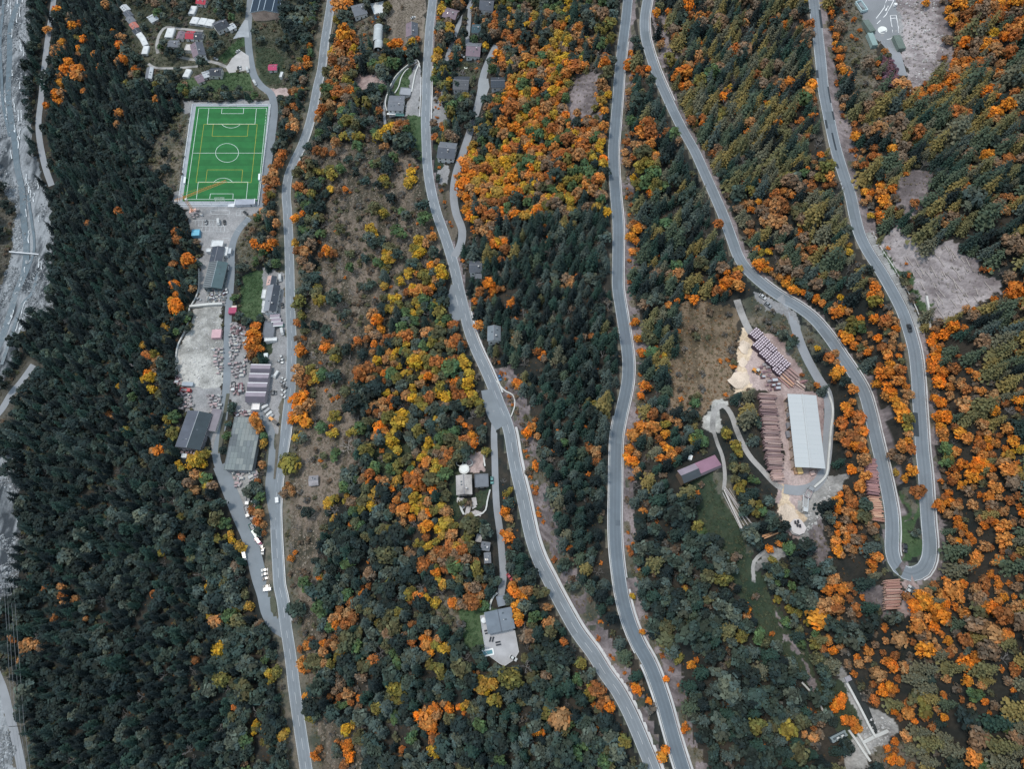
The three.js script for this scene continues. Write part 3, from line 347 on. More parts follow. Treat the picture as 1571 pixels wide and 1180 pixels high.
// river: stony bed in the terrain, braided grey water on it
{
  const water = new THREE.MeshPhysicalMaterial({ roughness: 0.25, map: TONE, bumpMap: ROUGHTONE, bumpScale: 0.15 }); water.color.setRGB(0.17, 0.22, 0.255);
  for (const [s, w] of [['40,-40 30,0 18,40 16,90 14,140 18,180 24,220 28,260 36,300 38,340 42,380 38,420 26,450 14,490 0,530 -20,560', 5], ['10,-40 6,10 2,60 4,120 6,160 16,210', 2.5], ['44,300 50,340 54,380 46,410 34,440', 2], ['60,420 50,450 34,470 18,520 4,560', 2.5]]) { const q = pairs(s).map(([x, y]) => at(x, y)), p = resample(q.map(v => [v.x, v.y, v.z]), 4); p.forEach((v, i) => { v.y = ground(v.x, v.z); }); for (let n = 0; n < 3; n++) for (let i = 1; i + 1 < p.length; i++) p[i].y = (p[i - 1].y + p[i].y + p[i + 1].y) / 3; structure('river', ribbon(p, -w / 2, w / 2, 0.55, 3), water, 'braided grey stream in the stony bed at the left edge'); }
  const foam = mat(0.5, 0.53, 0.55, 0.9, ROUGHTONE), FR = rngOf(99); for (let i = 0; i < 46; i++) { const y = -20 + FR() * 560, x = (y < 250 ? 8 + 30 * FR() : y < 420 ? 34 + 34 * FR() : 12 + 40 * FR()), q = []; for (let k = 0; k < 5; k++) q.push([x + (FR() - 0.5) * 2.4 - (y > 420 ? k * 1.4 : 0), y + k * (2 + 3 * FR())]); if (coverAt(at(...q[0]).x, at(...q[0]).z) !== 'bed') continue; const w = q.map(p => at(...p)); structure('rapids', ribbon(resample(w.map(v => [v.x, v.y, v.z]), 2).map(v => v.setY(ground(v.x, v.z))), -0.4, 0.4, 0.62, 1), foam, 'thin pale rapids between the boulders of the river bed'); }
  const rg = new THREE.IcosahedronGeometry(1, 0), rm = new THREE.MeshStandardMaterial({ roughness: 0.95 }), R = rngOf(5), n = 6500, im = new THREE.InstancedMesh(rg, rm, n), M = new THREE.Matrix4(), Q = new THREE.Quaternion(), c = new THREE.Color();
  let k = 0, guard = 0; while (k < n && guard++ < 150000) { const px = -10 + R() * 90, py = R() * 1180, v = at(px, py); if (coverAt(v.x, v.z) !== 'bed' || noise(v.x / 12, v.z / 12, 4) < 0.36) continue; const s = 0.3 + 1.3 * R() * R() * R(); Q.setFromEuler(new THREE.Euler(R() * 6, R() * 6, R() * 6)); M.compose(V(v.x, v.y + s * 0.2, v.z), Q, V(s * 1.3, s * 0.8, s)); im.setMatrixAt(k, M); const b = 0.22 + 0.42 * R() * R(); im.setColorAt(k, c.setRGB(b * 0.93, b * 0.98, b * 1.02)); k++; }
  im.count = k; im.name = 'river_boulders'; scene.add(im); tag(im, 'pale boulders strewn over the grey river bed', 'boulders', null, 'stuff');
  const w = thing('river_weir', 'thin pale concrete weir crossing the river bed', 'weir'); const a = at(18, 389), b = at(61, 391), mid = a.clone().lerp(b, 0.5), L = a.distanceTo(b); const bg = box(L, 1.4, 0.6); bg.rotateY(-Math.atan2(b.z - a.z, b.x - a.x)); bg.translate(mid.x, mid.y + 0.9, mid.z); mesh('wall', bg, CONCRETE, w); const cg = box(L, 0.15, 0.8); cg.rotateY(-Math.atan2(b.z - a.z, b.x - a.x)); cg.translate(mid.x, mid.y + 1.78, mid.z); mesh('coping', cg, mat(0.65, 0.66, 0.68, 0.8), w);
}

// football pitch
{
  const P = structureGroup('football_pitch', 'bright green artificial football pitch with white and yellow lines');
  const turf = new THREE.MeshStandardMaterial({ roughness: 0.95, map: TONE }); turf.color.setRGB(0.022 * 1.55, 0.128 * 1.55, 0.038 * 1.55);
  sheet('surround', '295,159 416,159 403,317 272,318', mat(0.32, 0.34, 0.37, 0.95), 0.05, null, P);
  // the turf is laid in rolls across the pitch, alternately brushed
  const lerp = (a, b, t) => [a[0] + (b[0] - a[0]) * t, a[1] + (b[1] - a[1]) * t], TL = [301.5, 163.5], TR = [412, 163.5], BL = [280.5, 309], BR = [397.5, 309];
  for (let i = 0; i < 16; i++) { const q = [lerp(TL, BL, i / 16), lerp(TR, BR, i / 16), lerp(TR, BR, (i + 1) / 16), lerp(TL, BL, (i + 1) / 16)].map(p => p.join()).join(' '), s = i % 2 ? 0.94 : 1.12; const tm = turf.clone(); tm.color.multiplyScalar(s); sheet('turf', q, tm, 0.09, null, P); }
  const zx = (x, y) => `${(260 + x * 0.18653).toFixed(2)},${(140 + y * 0.18644).toFixed(2)}`, ln = (...v) => { let s = ''; for (let i = 0; i < v.length; i += 2) s += zx(v[i], v[i + 1]) + ' '; return s; };
  const white = mat(0.6, 0.68, 0.64, 0.9), yellow = mat(0.42, 0.37, 0.06, 0.9), W = [['touchline', ln(245, 140, 802, 140, 728, 890, 140, 890, 245, 140)], ['halfway_line', ln(193, 510, 766, 510)], ['penalty_area_line', ln(328, 140, 314, 271, 706, 271, 718, 140)], ['goal_area_line', ln(436, 140, 430, 185, 610, 185, 614, 140)], ['penalty_area_line', ln(225, 890, 240, 748, 648, 748, 634, 890)], ['goal_area_line', ln(333, 890, 340, 845, 527, 845, 524, 890)], ['centre_circle', arc(348.9, 234.7, 17.6, 14.4, 0, Math.PI * 2, 40)], ['penalty_arc', arc(355, 184, 17, 12.6, 0.55, Math.PI - 0.55)], ['penalty_arc', arc(343, 286.5, 17, 13, Math.PI + 0.45, Math.PI * 2 - 0.45)]];
  for (const [n, s] of W) structure(n, stroke([s], 0.3, 0.13), white, null, P);
  for (const s of [ln(286, 274, 725, 274, 675, 752, 222, 752, 286, 274), ln(364, 274, 354, 372, 643, 372, 652, 274), ln(302, 748, 314, 648, 605, 648, 596, 748)]) structure('yellow_line', stroke([s], 0.26, 0.155), yellow, null, P);
  function goal(px, py, dir, label) { const v = at(px, py), g = thing('football_goal', label, 'goal', [v.x, v.y, v.z], 0.03), m = mat(0.85, 0.85, 0.85, 0.5), w = 3.66; for (const s of [-1, 1]) mesh('post', cyl(0.09, 0.09, V(s * w, 0, 0), V(s * w, 2.44, 0), 8), m, g); mesh('crossbar', cyl(0.09, 0.09, V(-w, 2.44, 0), V(w, 2.44, 0), 8), m, g); const n = []; for (let i = 0; i <= 14; i++) n.push(cyl(0.035, 0.035, V(-w + i * w / 7, 2.4, 0), V(-w + i * w / 7, 0, dir * 2.2), 3)); for (let i = 1; i < 7; i++) n.push(cyl(0.035, 0.035, V(-w, 2.4 - i * 0.4, dir * i * 0.36), V(w, 2.4 - i * 0.4, dir * i * 0.36), 3)); mesh('net', merge(n), mat(0.7, 0.72, 0.7, 0.8), g); for (const s of [-1, 1]) mesh('stay', cyl(0.05, 0.05, V(s * w, 0.05, 0), V(s * w, 0.05, dir * 2.2), 5), m, g); }
  goal(357.5, 165, -1, 'white goal with net at the far end of the green pitch'); goal(338.5, 306.5, 1, 'white goal with net at the near end of the green pitch');
  function fence(a, b, h, label) { const A = at(...a), B = at(...b), L = A.distanceTo(B), n = Math.max(2, Math.round(L / 7)), o = thing('pitch_fence', label, 'fence'); const m = mat(0.4, 0.43, 0.45, 0.6); const rot = -Math.atan2(B.z - A.z, B.x - A.x), base = box(L, 0.5, 0.7); base.rotateY(rot); base.translate((A.x + B.x) / 2, A.y + 0.2, (A.z + B.z) / 2); mesh('kerb', base, mat(0.55, 0.57, 0.59, 0.9), o); const pg = new THREE.CylinderGeometry(0.07, 0.07, h, 6); pg.translate(0, h / 2, 0); for (let i = 0; i <= n; i++) { const p = mesh('post', pg, m, o), q = A.clone().lerp(B, i / n); p.position.copy(q); } for (const y of [0.9, h * 0.55, h]) mesh('rail', cyl(0.04, 0.04, A.clone().setY(A.y + y), B.clone().setY(B.y + y), 4), m, o); }
  fence([296, 160], [415.5, 160.5], 4, 'wire fence on pale kerb along the far end of the pitch'); fence([296, 160], [273.5, 316], 4, 'wire fence on pale kerb along the left side of the pitch'); fence([415.5, 160.5], [397, 316], 3, 'wire fence on pale kerb along the right side of the pitch'); fence([273.5, 314.5], [352, 314.5], 4, 'wire fence on pale kerb along the near end of the pitch');
  const bench = (px, py, label) => { const v = at(px, py), o = thing('team_shelter', label, 'shelter', [v.x, v.y, v.z], Math.PI / 2 + 0.1); mesh('roof', box(6, 0.12, 1.6, 0, 2.1, 0), mat(0.7, 0.74, 0.76, 0.4), o); mesh('back_panel', box(6, 2, 0.08, 0, 1.05, -0.75), mat(0.6, 0.65, 0.7, 0.4), o); for (const s of [-1, 1]) mesh('side_panel', box(0.08, 2, 1.5, s * 2.96, 1.05, 0), mat(0.6, 0.65, 0.7, 0.4), o); mesh('seat', box(5.6, 0.08, 0.45, 0, 0.45, -0.4), mat(0.2, 0.22, 0.26, 0.6), o); };
  bench(285.5, 279, 'small pale team shelter left of the green pitch'); bench(399.5, 274, 'small pale team shelter right of the green pitch');
  const lock = (px, py, w, d, label) => { const v = at(px, py), o = thing('changing_room', label, 'building', [v.x, v.y, v.z], 0.06); mesh('wall', metreUV(box(w, 2.6, d, 0, 1.2, 0)), mat(0.5, 0.52, 0.56), o); mesh('roof', metreUV(box(w + 0.5, 0.25, d + 0.5, 0, 2.63, 0)), mat(0.3, 0.32, 0.37), o); for (const s of [-1, 1]) mesh('parapet', box(0.5, 0.4, d + 0.5, s * w / 2, 2.95, 0), mat(0.72, 0.74, 0.76), o); mesh('door', box(1, 2, 0.1, w * 0.3, 1, d / 2 + 0.04), mat(0.15, 0.17, 0.2), o); };
  lock(378, 313.5, 15, 4.5, 'low flat changing rooms with white edges at the near right corner');
  structure('steps', metreUV(box(5, 1.2, 3, at(356, 316).x, 0.3, at(356, 316).z)), mat(0.6, 0.61, 0.63), 'pale steps between the pitch and the car park');
}
// car park markings
{
  const z3 = (x, y) => `${(270 + x * 0.1441).toFixed(2)},${(310 + y * 0.1441).toFixed(2)}`, L = [], g = structureGroup('parking_markings', 'white bay lines on the car park below the pitch');
  for (let i = 0; i < 9; i++) { L.push(`${z3(212 + i * 38, 200)} ${z3(205 + i * 38, 258)}`); if (i < 7) L.push(`${z3(285 + i * 40, 262)} ${z3(278 + i * 40, 318)}`); }
  L.push(`${z3(175, 200)} ${z3(545, 200)}`, `${z3(240, 260)} ${z3(530, 260)}`, `${z3(270, 318)} ${z3(515, 318)}`, `${z3(370, 92)} ${z3(578, 92)} ${z3(575, 130)} ${z3(380, 130)} ${z3(370, 92)}`, `${z3(652, 90)} ${z3(730, 90)} ${z3(722, 145)} ${z3(645, 145)} ${z3(652, 90)}`, `${z3(690, 90)} ${z3(684, 145)}`, `${z3(688, 225)} ${z3(748, 235)}`, `${z3(730, 145)} ${z3(790, 172)}`, `${z3(630, 290)} ${z3(680, 318)}`, `${z3(500, 390)} ${z3(570, 385)} ${z3(565, 410)}`);
  L.forEach(s => structure('bay_line', stroke([s], 0.26, 0.09), LINE, null, g));
}
// yard at the upper right with its white markings
{
  const zE = (x, y) => `${(1290 + x * 0.1271).toFixed(2)},${(y * 0.1271).toFixed(2)}`, g = structureGroup('yard_markings', 'white training lines and disc painted on the upper right yard');
  sheet('asphalt', '1314,-35 1373,-35 1374,10 1379,55 1374,74 1356,72 1340,58 1328,38 1318,10', mat(0.21, 0.22, 0.235, 0.9, ROADTONE), 0.12, null, g);
  const line = [[545, 0, 520, 90, 470, 160, 420, 225], [635, 0, 600, 70, 540, 180, 430, 290], [590, 190, 660, 185, 688, 330, 690, 400], [590, 190, 612, 330], [595, 225, 655, 222], [615, 360, 620, 400, 645, 425, 600, 470, 550, 480], [560, 5, 625, 8]];
  for (const l of line) { let s = ''; for (let i = 0; i < l.length; i += 2) s += zE(l[i], l[i + 1]) + ' '; structure('white_line', stroke([s], 0.42, 0.17), mat(0.75, 0.75, 0.75, 0.8), null, g); }
  sheet('white_disc', arc(1353, 46.4, 7.2, 5.6, 0, Math.PI * 2 * 0.97, 30), mat(0.72, 0.73, 0.7, 0.8), 0.17, null, g); sheet('white_arrow', `${zE(525, 130)} ${zE(545, 95)} ${zE(552, 110)} ${zE(560, 70)} ${zE(570, 75)} ${zE(540, 138)}`, mat(0.75, 0.75, 0.75, 0.8), 0.18, null, g);
}
sheet('forecourt', '357,89 370,78 382,86 384,107 352,112.5 347,104', mat(0.4, 0.385, 0.38, 0.95), 0.16, 'pale forecourt with parked cars beside the village lane');
sheet('forecourt', '358,60 376,30 381,32 383,58 372,57', mat(0.31, 0.33, 0.35, 0.9), 0.16, 'pale apron widening off the village lane');
sheet('forecourt', '568,6 590,2 592,-30 602,-30 590,14 585,24 574,22', mat(0.55, 0.57, 0.58, 0.9), 0.2, 'white forecourt beside the grey house at the top');
sheet('turning_place', '735,120 749,121 751,134 746,148 735,148 733,132', mat(0.27, 0.285, 0.3, 0.9, ROADTONE), 0.18, 'grey turning place between the two solar roofed houses');
sheet('traffic_island', '414.5,918 420,914 425,926 424.5,938 421,943 416,938', mat(0.08, 0.085, 0.06, 1, ROUGHTONE), 0.22, 'small grassy island where the parking road meets the valley road');
sheet('green_strip', '353,604 347,640 342,680 337,700 335,694 338,662 344,628 348,604', mat(0.09, 0.09, 0.07, 1, ROUGHTONE), 0.2, 'narrow weedy strip between two lanes left of the grey shed');
sheet('green_strip', '424,668 431,662 427,700 423,735 420,735 423,700', mat(0.12, 0.11, 0.09, 1, ROUGHTONE), 0.22, 'narrow weedy strip beside the slip road');

// ------------------------------------------------------------------ buildings
const WINDOW = mat(0.035, 0.045, 0.055, 0.25, null), FRAME = mat(0.7, 0.7, 0.68, 0.7, null), DOOR = mat(0.12, 0.08, 0.05, 0.7, null), CHIMNEY = mat(0.35, 0.3, 0.28, 0.9);
const GLASSY = mat(0.1, 0.12, 0.14, 0.2, null);
const WG = new THREE.BoxGeometry(1.1, 1.3, 0.1), FG = new THREE.BoxGeometry(1.36, 1.56, 0.06), DG = new THREE.BoxGeometry(1.1, 2.1, 0.1), HG = new THREE.BoxGeometry(0.08, 0.2, 0.12);
// where a roof outline seen in the photo stands: centre, size along its sides, turn
function plot(px, py, wpx, dpx, turnDeg, eave) {
  const base = at(px, py, eave), lvl = base.y + eave, a = turnDeg * Math.PI / 180, c = Math.cos(a), s = Math.sin(a), P = (u, v) => { const q = onLevel(px + u * c - v * s, py + u * s + v * c, lvl); return V(q[0], base.y, q[1]); };
  const w0 = P(-wpx / 2, 0), w1 = P(wpx / 2, 0), d0 = P(0, -dpx / 2), d1 = P(0, dpx / 2), m = w0.clone().add(w1).multiplyScalar(0.5);
  return { pos: [m.x, ground(m.x, m.z), m.z], w: w0.distanceTo(w1), d: d0.distanceTo(d1), rot: -Math.atan2(w1.z - w0.z, w1.x - w0.x) };
}
function paveRect(p, grow = 1) { const c = Math.cos(p.rot), s = Math.sin(p.rot), pts = []; for (let u = -p.w / 2 - grow; u <= p.w / 2 + grow; u += 1) for (let v = -p.d / 2 - grow; v <= p.d / 2 + grow; v += 1) pts.push(V(p.pos[0] + u * c + v * s, 0, p.pos[2] - u * s + v * c)); pave(pts, 1); }
// ridge 'x' or 'z' (along the width or the depth), 'flat', or 'mono'
function house(o) {
  const eave = o.eave ?? 4, p = plot(o.x, o.y, o.w, o.d, o.turn ?? 0, eave), g = thing(o.name ?? 'house', o.label, o.category ?? 'house', p.pos, p.rot, o.group); paveRect(p);
  const over = o.over ?? 0.5, w = Math.max(2, p.w - 2 * over), d = Math.max(2, p.d - 2 * over), wm = o.wall ?? mat(0.62, 0.6, 0.57), rm = o.roof ?? mat(0.12, 0.125, 0.14), rm2 = o.roof2 ?? rm, kind = o.ridge ?? 'x', rise = (kind === 'x' ? d : w) / 2 * (o.pitch ?? 0.42);
  const walls = [box(w, eave + 3.5, d, 0, (eave - 3.5) / 2, 0)];
  if (kind === 'x') for (const s of [-1, 1]) walls.push(tri([s * w / 2, eave, -d / 2, s * w / 2, eave, d / 2, s * w / 2, eave + rise, 0]));
  if (kind === 'z') for (const s of [-1, 1]) walls.push(tri([-w / 2, eave, s * d / 2, w / 2, eave, s * d / 2, 0, eave + rise, s * d / 2]));
  mesh('wall', metreUV(merge(walls)), wm, g); let roofTop = null;
  if (kind === 'flat') { roofTop = mesh('roof', metreUV(box(p.w, 0.3, p.d, 0, eave + 0.16, 0)), rm, g); for (const [a, b, c, e] of [[p.w, 0.3, 0, p.d / 2 - 0.15], [p.w, 0.3, 0, -p.d / 2 + 0.15], [0.3, p.d - 0.6, p.w / 2 - 0.15, 0], [0.3, p.d - 0.6, -p.w / 2 + 0.15, 0]]) mesh('parapet', metreUV(box(a, 0.35, b, c, eave + 0.49, e)), o.edge ?? rm, g); }
  else if (kind === 'mono') { const sg = box(p.w, 0.22, p.d * 1.02, 0, 0, 0); sg.rotateX(o.slope ?? 0.08); sg.translate(0, eave + 0.25 + p.d * 0.04, 0); roofTop = mesh('roof', metreUV(sg), rm, g); }
  else {
    const across = kind === 'x' ? p.d : p.w, along = kind === 'x' ? p.w : p.d, run = across / 2, up = rise * across / (kind === 'x' ? d : w), L = Math.hypot(run, up), ang = Math.atan2(up, run), drop = rise - up;
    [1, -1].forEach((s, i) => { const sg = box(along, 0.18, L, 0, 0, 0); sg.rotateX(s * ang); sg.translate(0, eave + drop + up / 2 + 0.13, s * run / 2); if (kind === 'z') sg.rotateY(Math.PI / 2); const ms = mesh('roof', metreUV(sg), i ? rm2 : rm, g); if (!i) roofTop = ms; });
    const rg = box(along + 0.1, 0.16, 0.4, 0, eave + rise + 0.26, 0); if (kind === 'z') rg.rotateY(Math.PI / 2); mesh('ridge_cap', rg, o.cap ?? mat(0.2, 0.2, 0.22), g);
    const gu = []; for (const s of [-1, 1]) { const q = box(along, 0.14, 0.14, 0, eave + drop + 0.02, s * (run + 0.05)); if (kind === 'z') q.rotateY(Math.PI / 2); gu.push(q); } gu.forEach(q => mesh('gutter', q, mat(0.3, 0.31, 0.33, 0.5, null), g));
    if (o.chimney !== false) { const cx = (o.cx ?? 0.22) * along, cz = 0.16 * across; const cg = kind === 'x' ? box(0.7, 1.8, 0.7, cx, eave + rise + 0.1, cz) : box(0.7, 1.8, 0.7, cz, eave + rise + 0.1, cx); const ch = mesh('chimney', metreUV(cg), CHIMNEY, roofTop); mesh('chimney_cap', kind === 'x' ? box(0.9, 0.12, 0.9, cx, eave + rise + 1.07, cz) : box(0.9, 0.12, 0.9, cz, eave + rise + 1.07, cx), mat(0.5, 0.5, 0.5), roofTop); }
  }
  if (kind === 'x' || kind === 'z') { const R = rngOf(Math.round(o.x * 31 + o.y * 17)), a2 = Math.atan2(rise, (kind === 'x' ? d : w) / 2); for (let i = 0; i < 3; i++) { const al = (R() - 0.5) * 0.7 * (kind === 'x' ? w : d), ac = (0.25 + 0.4 * R()) * (R() < 0.5 ? -1 : 1) * (kind === 'x' ? d : w) / 2, hy = eave + rise * (1 - Math.abs(ac) / ((kind === 'x' ? d : w) / 2)) + 0.28; const vg = box(i ? 0.8 : 0.35, i ? 0.12 : 0.7, i ? 1.1 : 0.35, 0, 0, 0); if (i) vg.rotateX(Math.sign(ac) * a2); if (kind === 'z') { vg.rotateY(Math.PI / 2); vg.translate(ac, hy, al); } else vg.translate(al, hy, ac); mesh(i ? 'skylight' : 'vent', vg, i ? GLASSY : FRAME, g); } }
  if (o.skylight) for (let i = 0; i < o.skylight; i++) mesh('skylight', box(0.8, 0.12, 1.1, -w * 0.2 + i * 2.2, eave + rise * (kind === 'flat' ? 0 : 0.6) + 0.5, kind === 'flat' ? 0 : d * 0.2), mat(0.55, 0.6, 0.65, 0.2, null), g);
  if (o.windows !== false) {
    const floors = eave > 5 ? 2 : 1, side = p.pos[0] < 0 ? 1 : -1;
    for (let f = 0; f < floors; f++) { const y = 1.7 + f * 2.8, n = Math.max(1, Math.floor(w / 3.4)), m = Math.max(1, Math.floor(d / 3.6)); for (let i = 0; i < n; i++) { if (!f && i === n >> 1 && n > 1) continue; const q = mesh('window', FG, FRAME, g); q.position.set((i + 0.5) / n * w - w / 2, y, d / 2 + 0.03); const r = mesh('pane', WG, WINDOW, q); r.position.z = 0.03; } for (let i = 0; i < m; i++) { const q = mesh('window', FG, FRAME, g); q.position.set(side * (w / 2 + 0.03), y, (i + 0.5) / m * d - d / 2); q.rotation.y = side * Math.PI / 2; const r = mesh('pane', WG, WINDOW, q); r.position.z = 0.03; } }
    const dr = mesh('door', DG, DOOR, g); dr.position.set(w * ((Math.floor(w / 3.4) >> 1) + 0.5) / Math.max(1, Math.floor(w / 3.4)) - w / 2, 1.05, d / 2 + 0.05); const hd = mesh('handle', HG, FRAME, dr); hd.position.set(0.4, 0, 0.08);
  }
  g.userData.size = undefined; delete g.userData.size; return { g, p, w, d, eave, rise };
}
const WHITEWALL = mat(0.7, 0.7, 0.69), STONEWALL = mat(0.36, 0.33, 0.31, 0.95, ROUGHTONE), WOODWALL = mat(0.16, 0.11, 0.075), GREYROOF = mat(0.145, 0.155, 0.175), DARKROOF = mat(0.045, 0.052, 0.064), SLATE = mat(0.085, 0.095, 0.115), PALEROOF = mat(0.45, 0.47, 0.49), REDROOF = mat(0.36, 0.045, 0.065), MAUVEROOF = mat(0.19, 0.145, 0.17), WHITEROOF = mat(0.55, 0.56, 0.56), TERRACOTTA = mat(0.4, 0.14, 0.11);

// village above the pitch
const ROW = 'joined sheds in the slanting row at the upper left';
for (const [x, y, r, l] of [[193, 13, PALEROOF, 'pale grey shed at the top end of the slanting row'], [197.5, 22, SLATE, 'dark slate shed second in the slanting row'], [201.5, 31, GREYROOF, 'grey shed third in the slanting row, above the red one'], [206.8, 40, TERRACOTTA, 'faded red roofed shed in the slanting row of sheds'], [211.4, 49, DARKROOF, 'dark roofed shed just below the red one in the row']]) house({ name: 'shed', x, y, w: 11, d: 10.5, turn: -27, eave: 2.6, ridge: 'z', pitch: 0.3, over: 0.2, roof: r, roof2: r, chimney: false, windows: false, wall: STONEWALL, label: l, category: 'shed' });
house({ name: 'shed', x: 234.6, y: 28, w: 13, d: 11, turn: -28, eave: 2.6, roof: PALEROOF, chimney: false, label: 'pale grey shed standing alone on grass near the slanting row', category: 'shed' });
house({ x: 310, y: 2, w: 15, d: 9, turn: 8, eave: 3.4, roof: REDROOF, label: 'small house with crimson roof at the top edge' });
house({ x: 339, y: 38, w: 21, d: 14, turn: -24, eave: 4.5, roof: DARKROOF, roof2: SLATE, wall: WHITEWALL, label: 'white house with dark slate roof beside the terraced garden' });
house({ name: 'shed', x: 355, y: 41, w: 12, d: 9, turn: -28, eave: 3, roof: PALEROOF, chimney: false, label: 'pale annex next to the dark slate roofed house', category: 'shed' });
house({ name: 'shed', x: 277.6, y: 54.5, w: 11, d: 12, turn: 2, eave: 2.8, ridge: 'z', roof: MAUVEROOF, chimney: false, label: 'mauve grey shed left of the crimson roofed cabin', category: 'shed' });
house({ name: 'cabin', x: 292.5, y: 53.8, w: 13, d: 12, turn: 2, eave: 3, roof: REDROOF, chimney: false, wall: WHITEWALL, label: 'cabin with crimson roof and white front in the garden row', category: 'cabin' });
house({ name: 'cabin', x: 305.8, y: 55, w: 12, d: 11.5, turn: 2, eave: 3, roof: DARKROOF, chimney: false, wall: WHITEWALL, label: 'cabin with near black roof right of the crimson one', category: 'cabin' });
house({ x: 267, y: 67, w: 16, d: 10, turn: 3, eave: 3.2, roof: GREYROOF, label: 'low grey roofed house beside the dark garden trees' });
house({ x: 304, y: 77, w: 20, d: 20, turn: -14, eave: 5.2, ridge: 'z', roof: SLATE, roof2: MAUVEROOF, wall: WHITEWALL, label: 'two tone gabled house in the middle of the village' });
house({ name: 'terrace', x: 290.5, y: 73.5, w: 11, d: 9, turn: 4, eave: 2.4, ridge: 'flat', roof: mat(0.5, 0.47, 0.45), windows: false, over: 0.1, label: 'pale flat terrace left of the two tone gabled house', category: 'terrace' });
house({ name: 'shed', x: 229.6, y: 112.5, w: 10.5, d: 17, turn: -3, eave: 3, ridge: 'z', roof: PALEROOF, roof2: GREYROOF, chimney: false, label: 'long grey shed at the wood edge above the pitch', category: 'shed' });
house({ name: 'shed', x: 306.6, y: 120.8, w: 12, d: 12, turn: -22, eave: 3, roof: MAUVEROOF, chimney: false, label: 'mauve roofed shed at the edge of the bright lawn', category: 'shed' });
house({ name: 'shed', x: 317, y: 114, w: 12, d: 10, turn: -18, eave: 3, roof: PALEROOF, chimney: false, label: 'pale pinkish shed between mauve shed and dark house', category: 'shed' });
house({ x: 332, y: 110, w: 18, d: 12, turn: 0, eave: 4.2, roof: DARKROOF, label: 'house with almost black roof at the lawn corner' });
house({ name: 'cabin', x: 419, y: 103.4, w: 13.5, d: 9, turn: -1, eave: 2.8, roof: mat(0.42, 0.06, 0.13), chimney: false, label: 'small cabin with magenta roof right of the village lane', category: 'cabin' });
house({ name: 'shed', x: 432, y: 115, w: 4, d: 8, turn: 5, eave: 2.2, ridge: 'flat', roof: WHITEROOF, windows: false, over: 0.1, label: 'tiny white hut below the magenta roofed cabin', category: 'hut' });
{ // large dark ribbed hall at the top edge
  const h = house({ name: 'sports_hall', x: 412, y: -4, w: 44, d: 46, turn: 1, eave: 7, ridge: 'z', pitch: 0.2, roof: mat(0.012, 0.028, 0.05, 0.5), roof2: mat(0.012, 0.028, 0.05, 0.5), wall: mat(0.62, 0.45, 0.37, 0.95, ROUGHTONE), windows: false, chimney: false, label: 'large navy roofed hall with pale ribs and peach gable front', category: 'hall' });
  const n = h.g; for (const u of [-0.49, -0.22, 0.0, 0.27, 0.49]) { const x = u * h.p.w, y = h.eave + h.rise * (1 - Math.abs(u) * 2) + 0.36; mesh('roof_rib', box(0.5, 0.3, h.p.d, x, y, 0), mat(0.35, 0.42, 0.48, 0.5), n); }
  const f = h.p.d / 2 + 0.1; mesh('front_beam', tri([-h.p.w / 2, h.eave + 0.4, f, 0, h.eave + h.rise + 0.5, f, 0, h.eave + h.rise - 0.5, f, -h.p.w / 2, h.eave + 0.4, f, 0, h.eave + h.rise - 0.5, f, -h.p.w / 2, h.eave - 0.5, f, h.p.w / 2, h.eave + 0.4, f, 0, h.eave + h.rise - 0.5, f, 0, h.eave + h.rise + 0.5, f, h.p.w / 2, h.eave + 0.4, f, h.p.w / 2, h.eave - 0.5, f, 0, h.eave + h.rise - 0.5, f]), mat(0.4, 0.46, 0.5, 0.5), n);
}
// houses along the central road
house({ x: 551, y: 15, w: 21, d: 17, turn: -14, eave: 4.5, roof: GREYROOF, roof2: GREYROOF, wall: WHITEWALL, label: 'grey roofed house with white front at the top edge' });
{ const arch = (x, y, w, d, label) => { const p = plot(x, y, w, d, -1, 2), o = thing('greenhouse', label, 'greenhouse', p.pos, p.rot); paveRect(p); const g = new THREE.CylinderGeometry(p.w / 2, p.w / 2, p.d, 14, 1, true, -Math.PI / 2, Math.PI); g.rotateX(-Math.PI / 2); g.scale(1, 0.75, 1); g.translate(0, 0.9, 0); mesh('cover', metreUV(g), mat(0.42, 0.45, 0.46, 0.4), o); for (let i = 0; i <= 5; i++) { const r = new THREE.TorusGeometry(p.w / 2 + 0.05, 0.07, 4, 14, Math.PI); r.scale(1, 0.75, 1); r.translate(0, 0.9, -p.d / 2 + i * p.d / 5); mesh('hoop', r, mat(0.6, 0.62, 0.64, 0.5), o); } for (const s of [-1, 1]) mesh('side_board', box(0.15, 1.2, p.d, s * p.w / 2, 0.4, 0), mat(0.35, 0.36, 0.37), o); mesh('door', box(1.6, 2, 0.08, 0, 1, p.d / 2), mat(0.5, 0.52, 0.52), o); }; arch(580, 51, 14, 24, 'long rounded grey greenhouse in the field at the top'); arch(580.6, 69, 13.5, 12, 'short rounded grey greenhouse below the long one'); }
house({ x: 632, y: 46.5, w: 18, d: 21, turn: -2, eave: 5, ridge: 'z', roof: SLATE, roof2: MAUVEROOF, wall: WHITEWALL, label: 'house with pinkish left roof slope left of the central road' });
house({ x: 692, y: 21, w: 21, d: 15, turn: 14, eave: 4.5, roof: MAUVEROOF, wall: WOODWALL, label: 'purplish roofed house close to the central road at the top' });
house({ x: 747, y: 7, w: 22, d: 18, turn: 4, eave: 5, roof: SLATE, roof2: DARKROOF, wall: WHITEWALL, label: 'dark slate house with white front by the top edge' });
house({ x: 731, y: 44, w: 14, d: 13, turn: 3, eave: 3.6, roof: mat(0.05, 0.09, 0.11), wall: WHITEWALL, label: 'small teal roofed house beside the pale lane' });
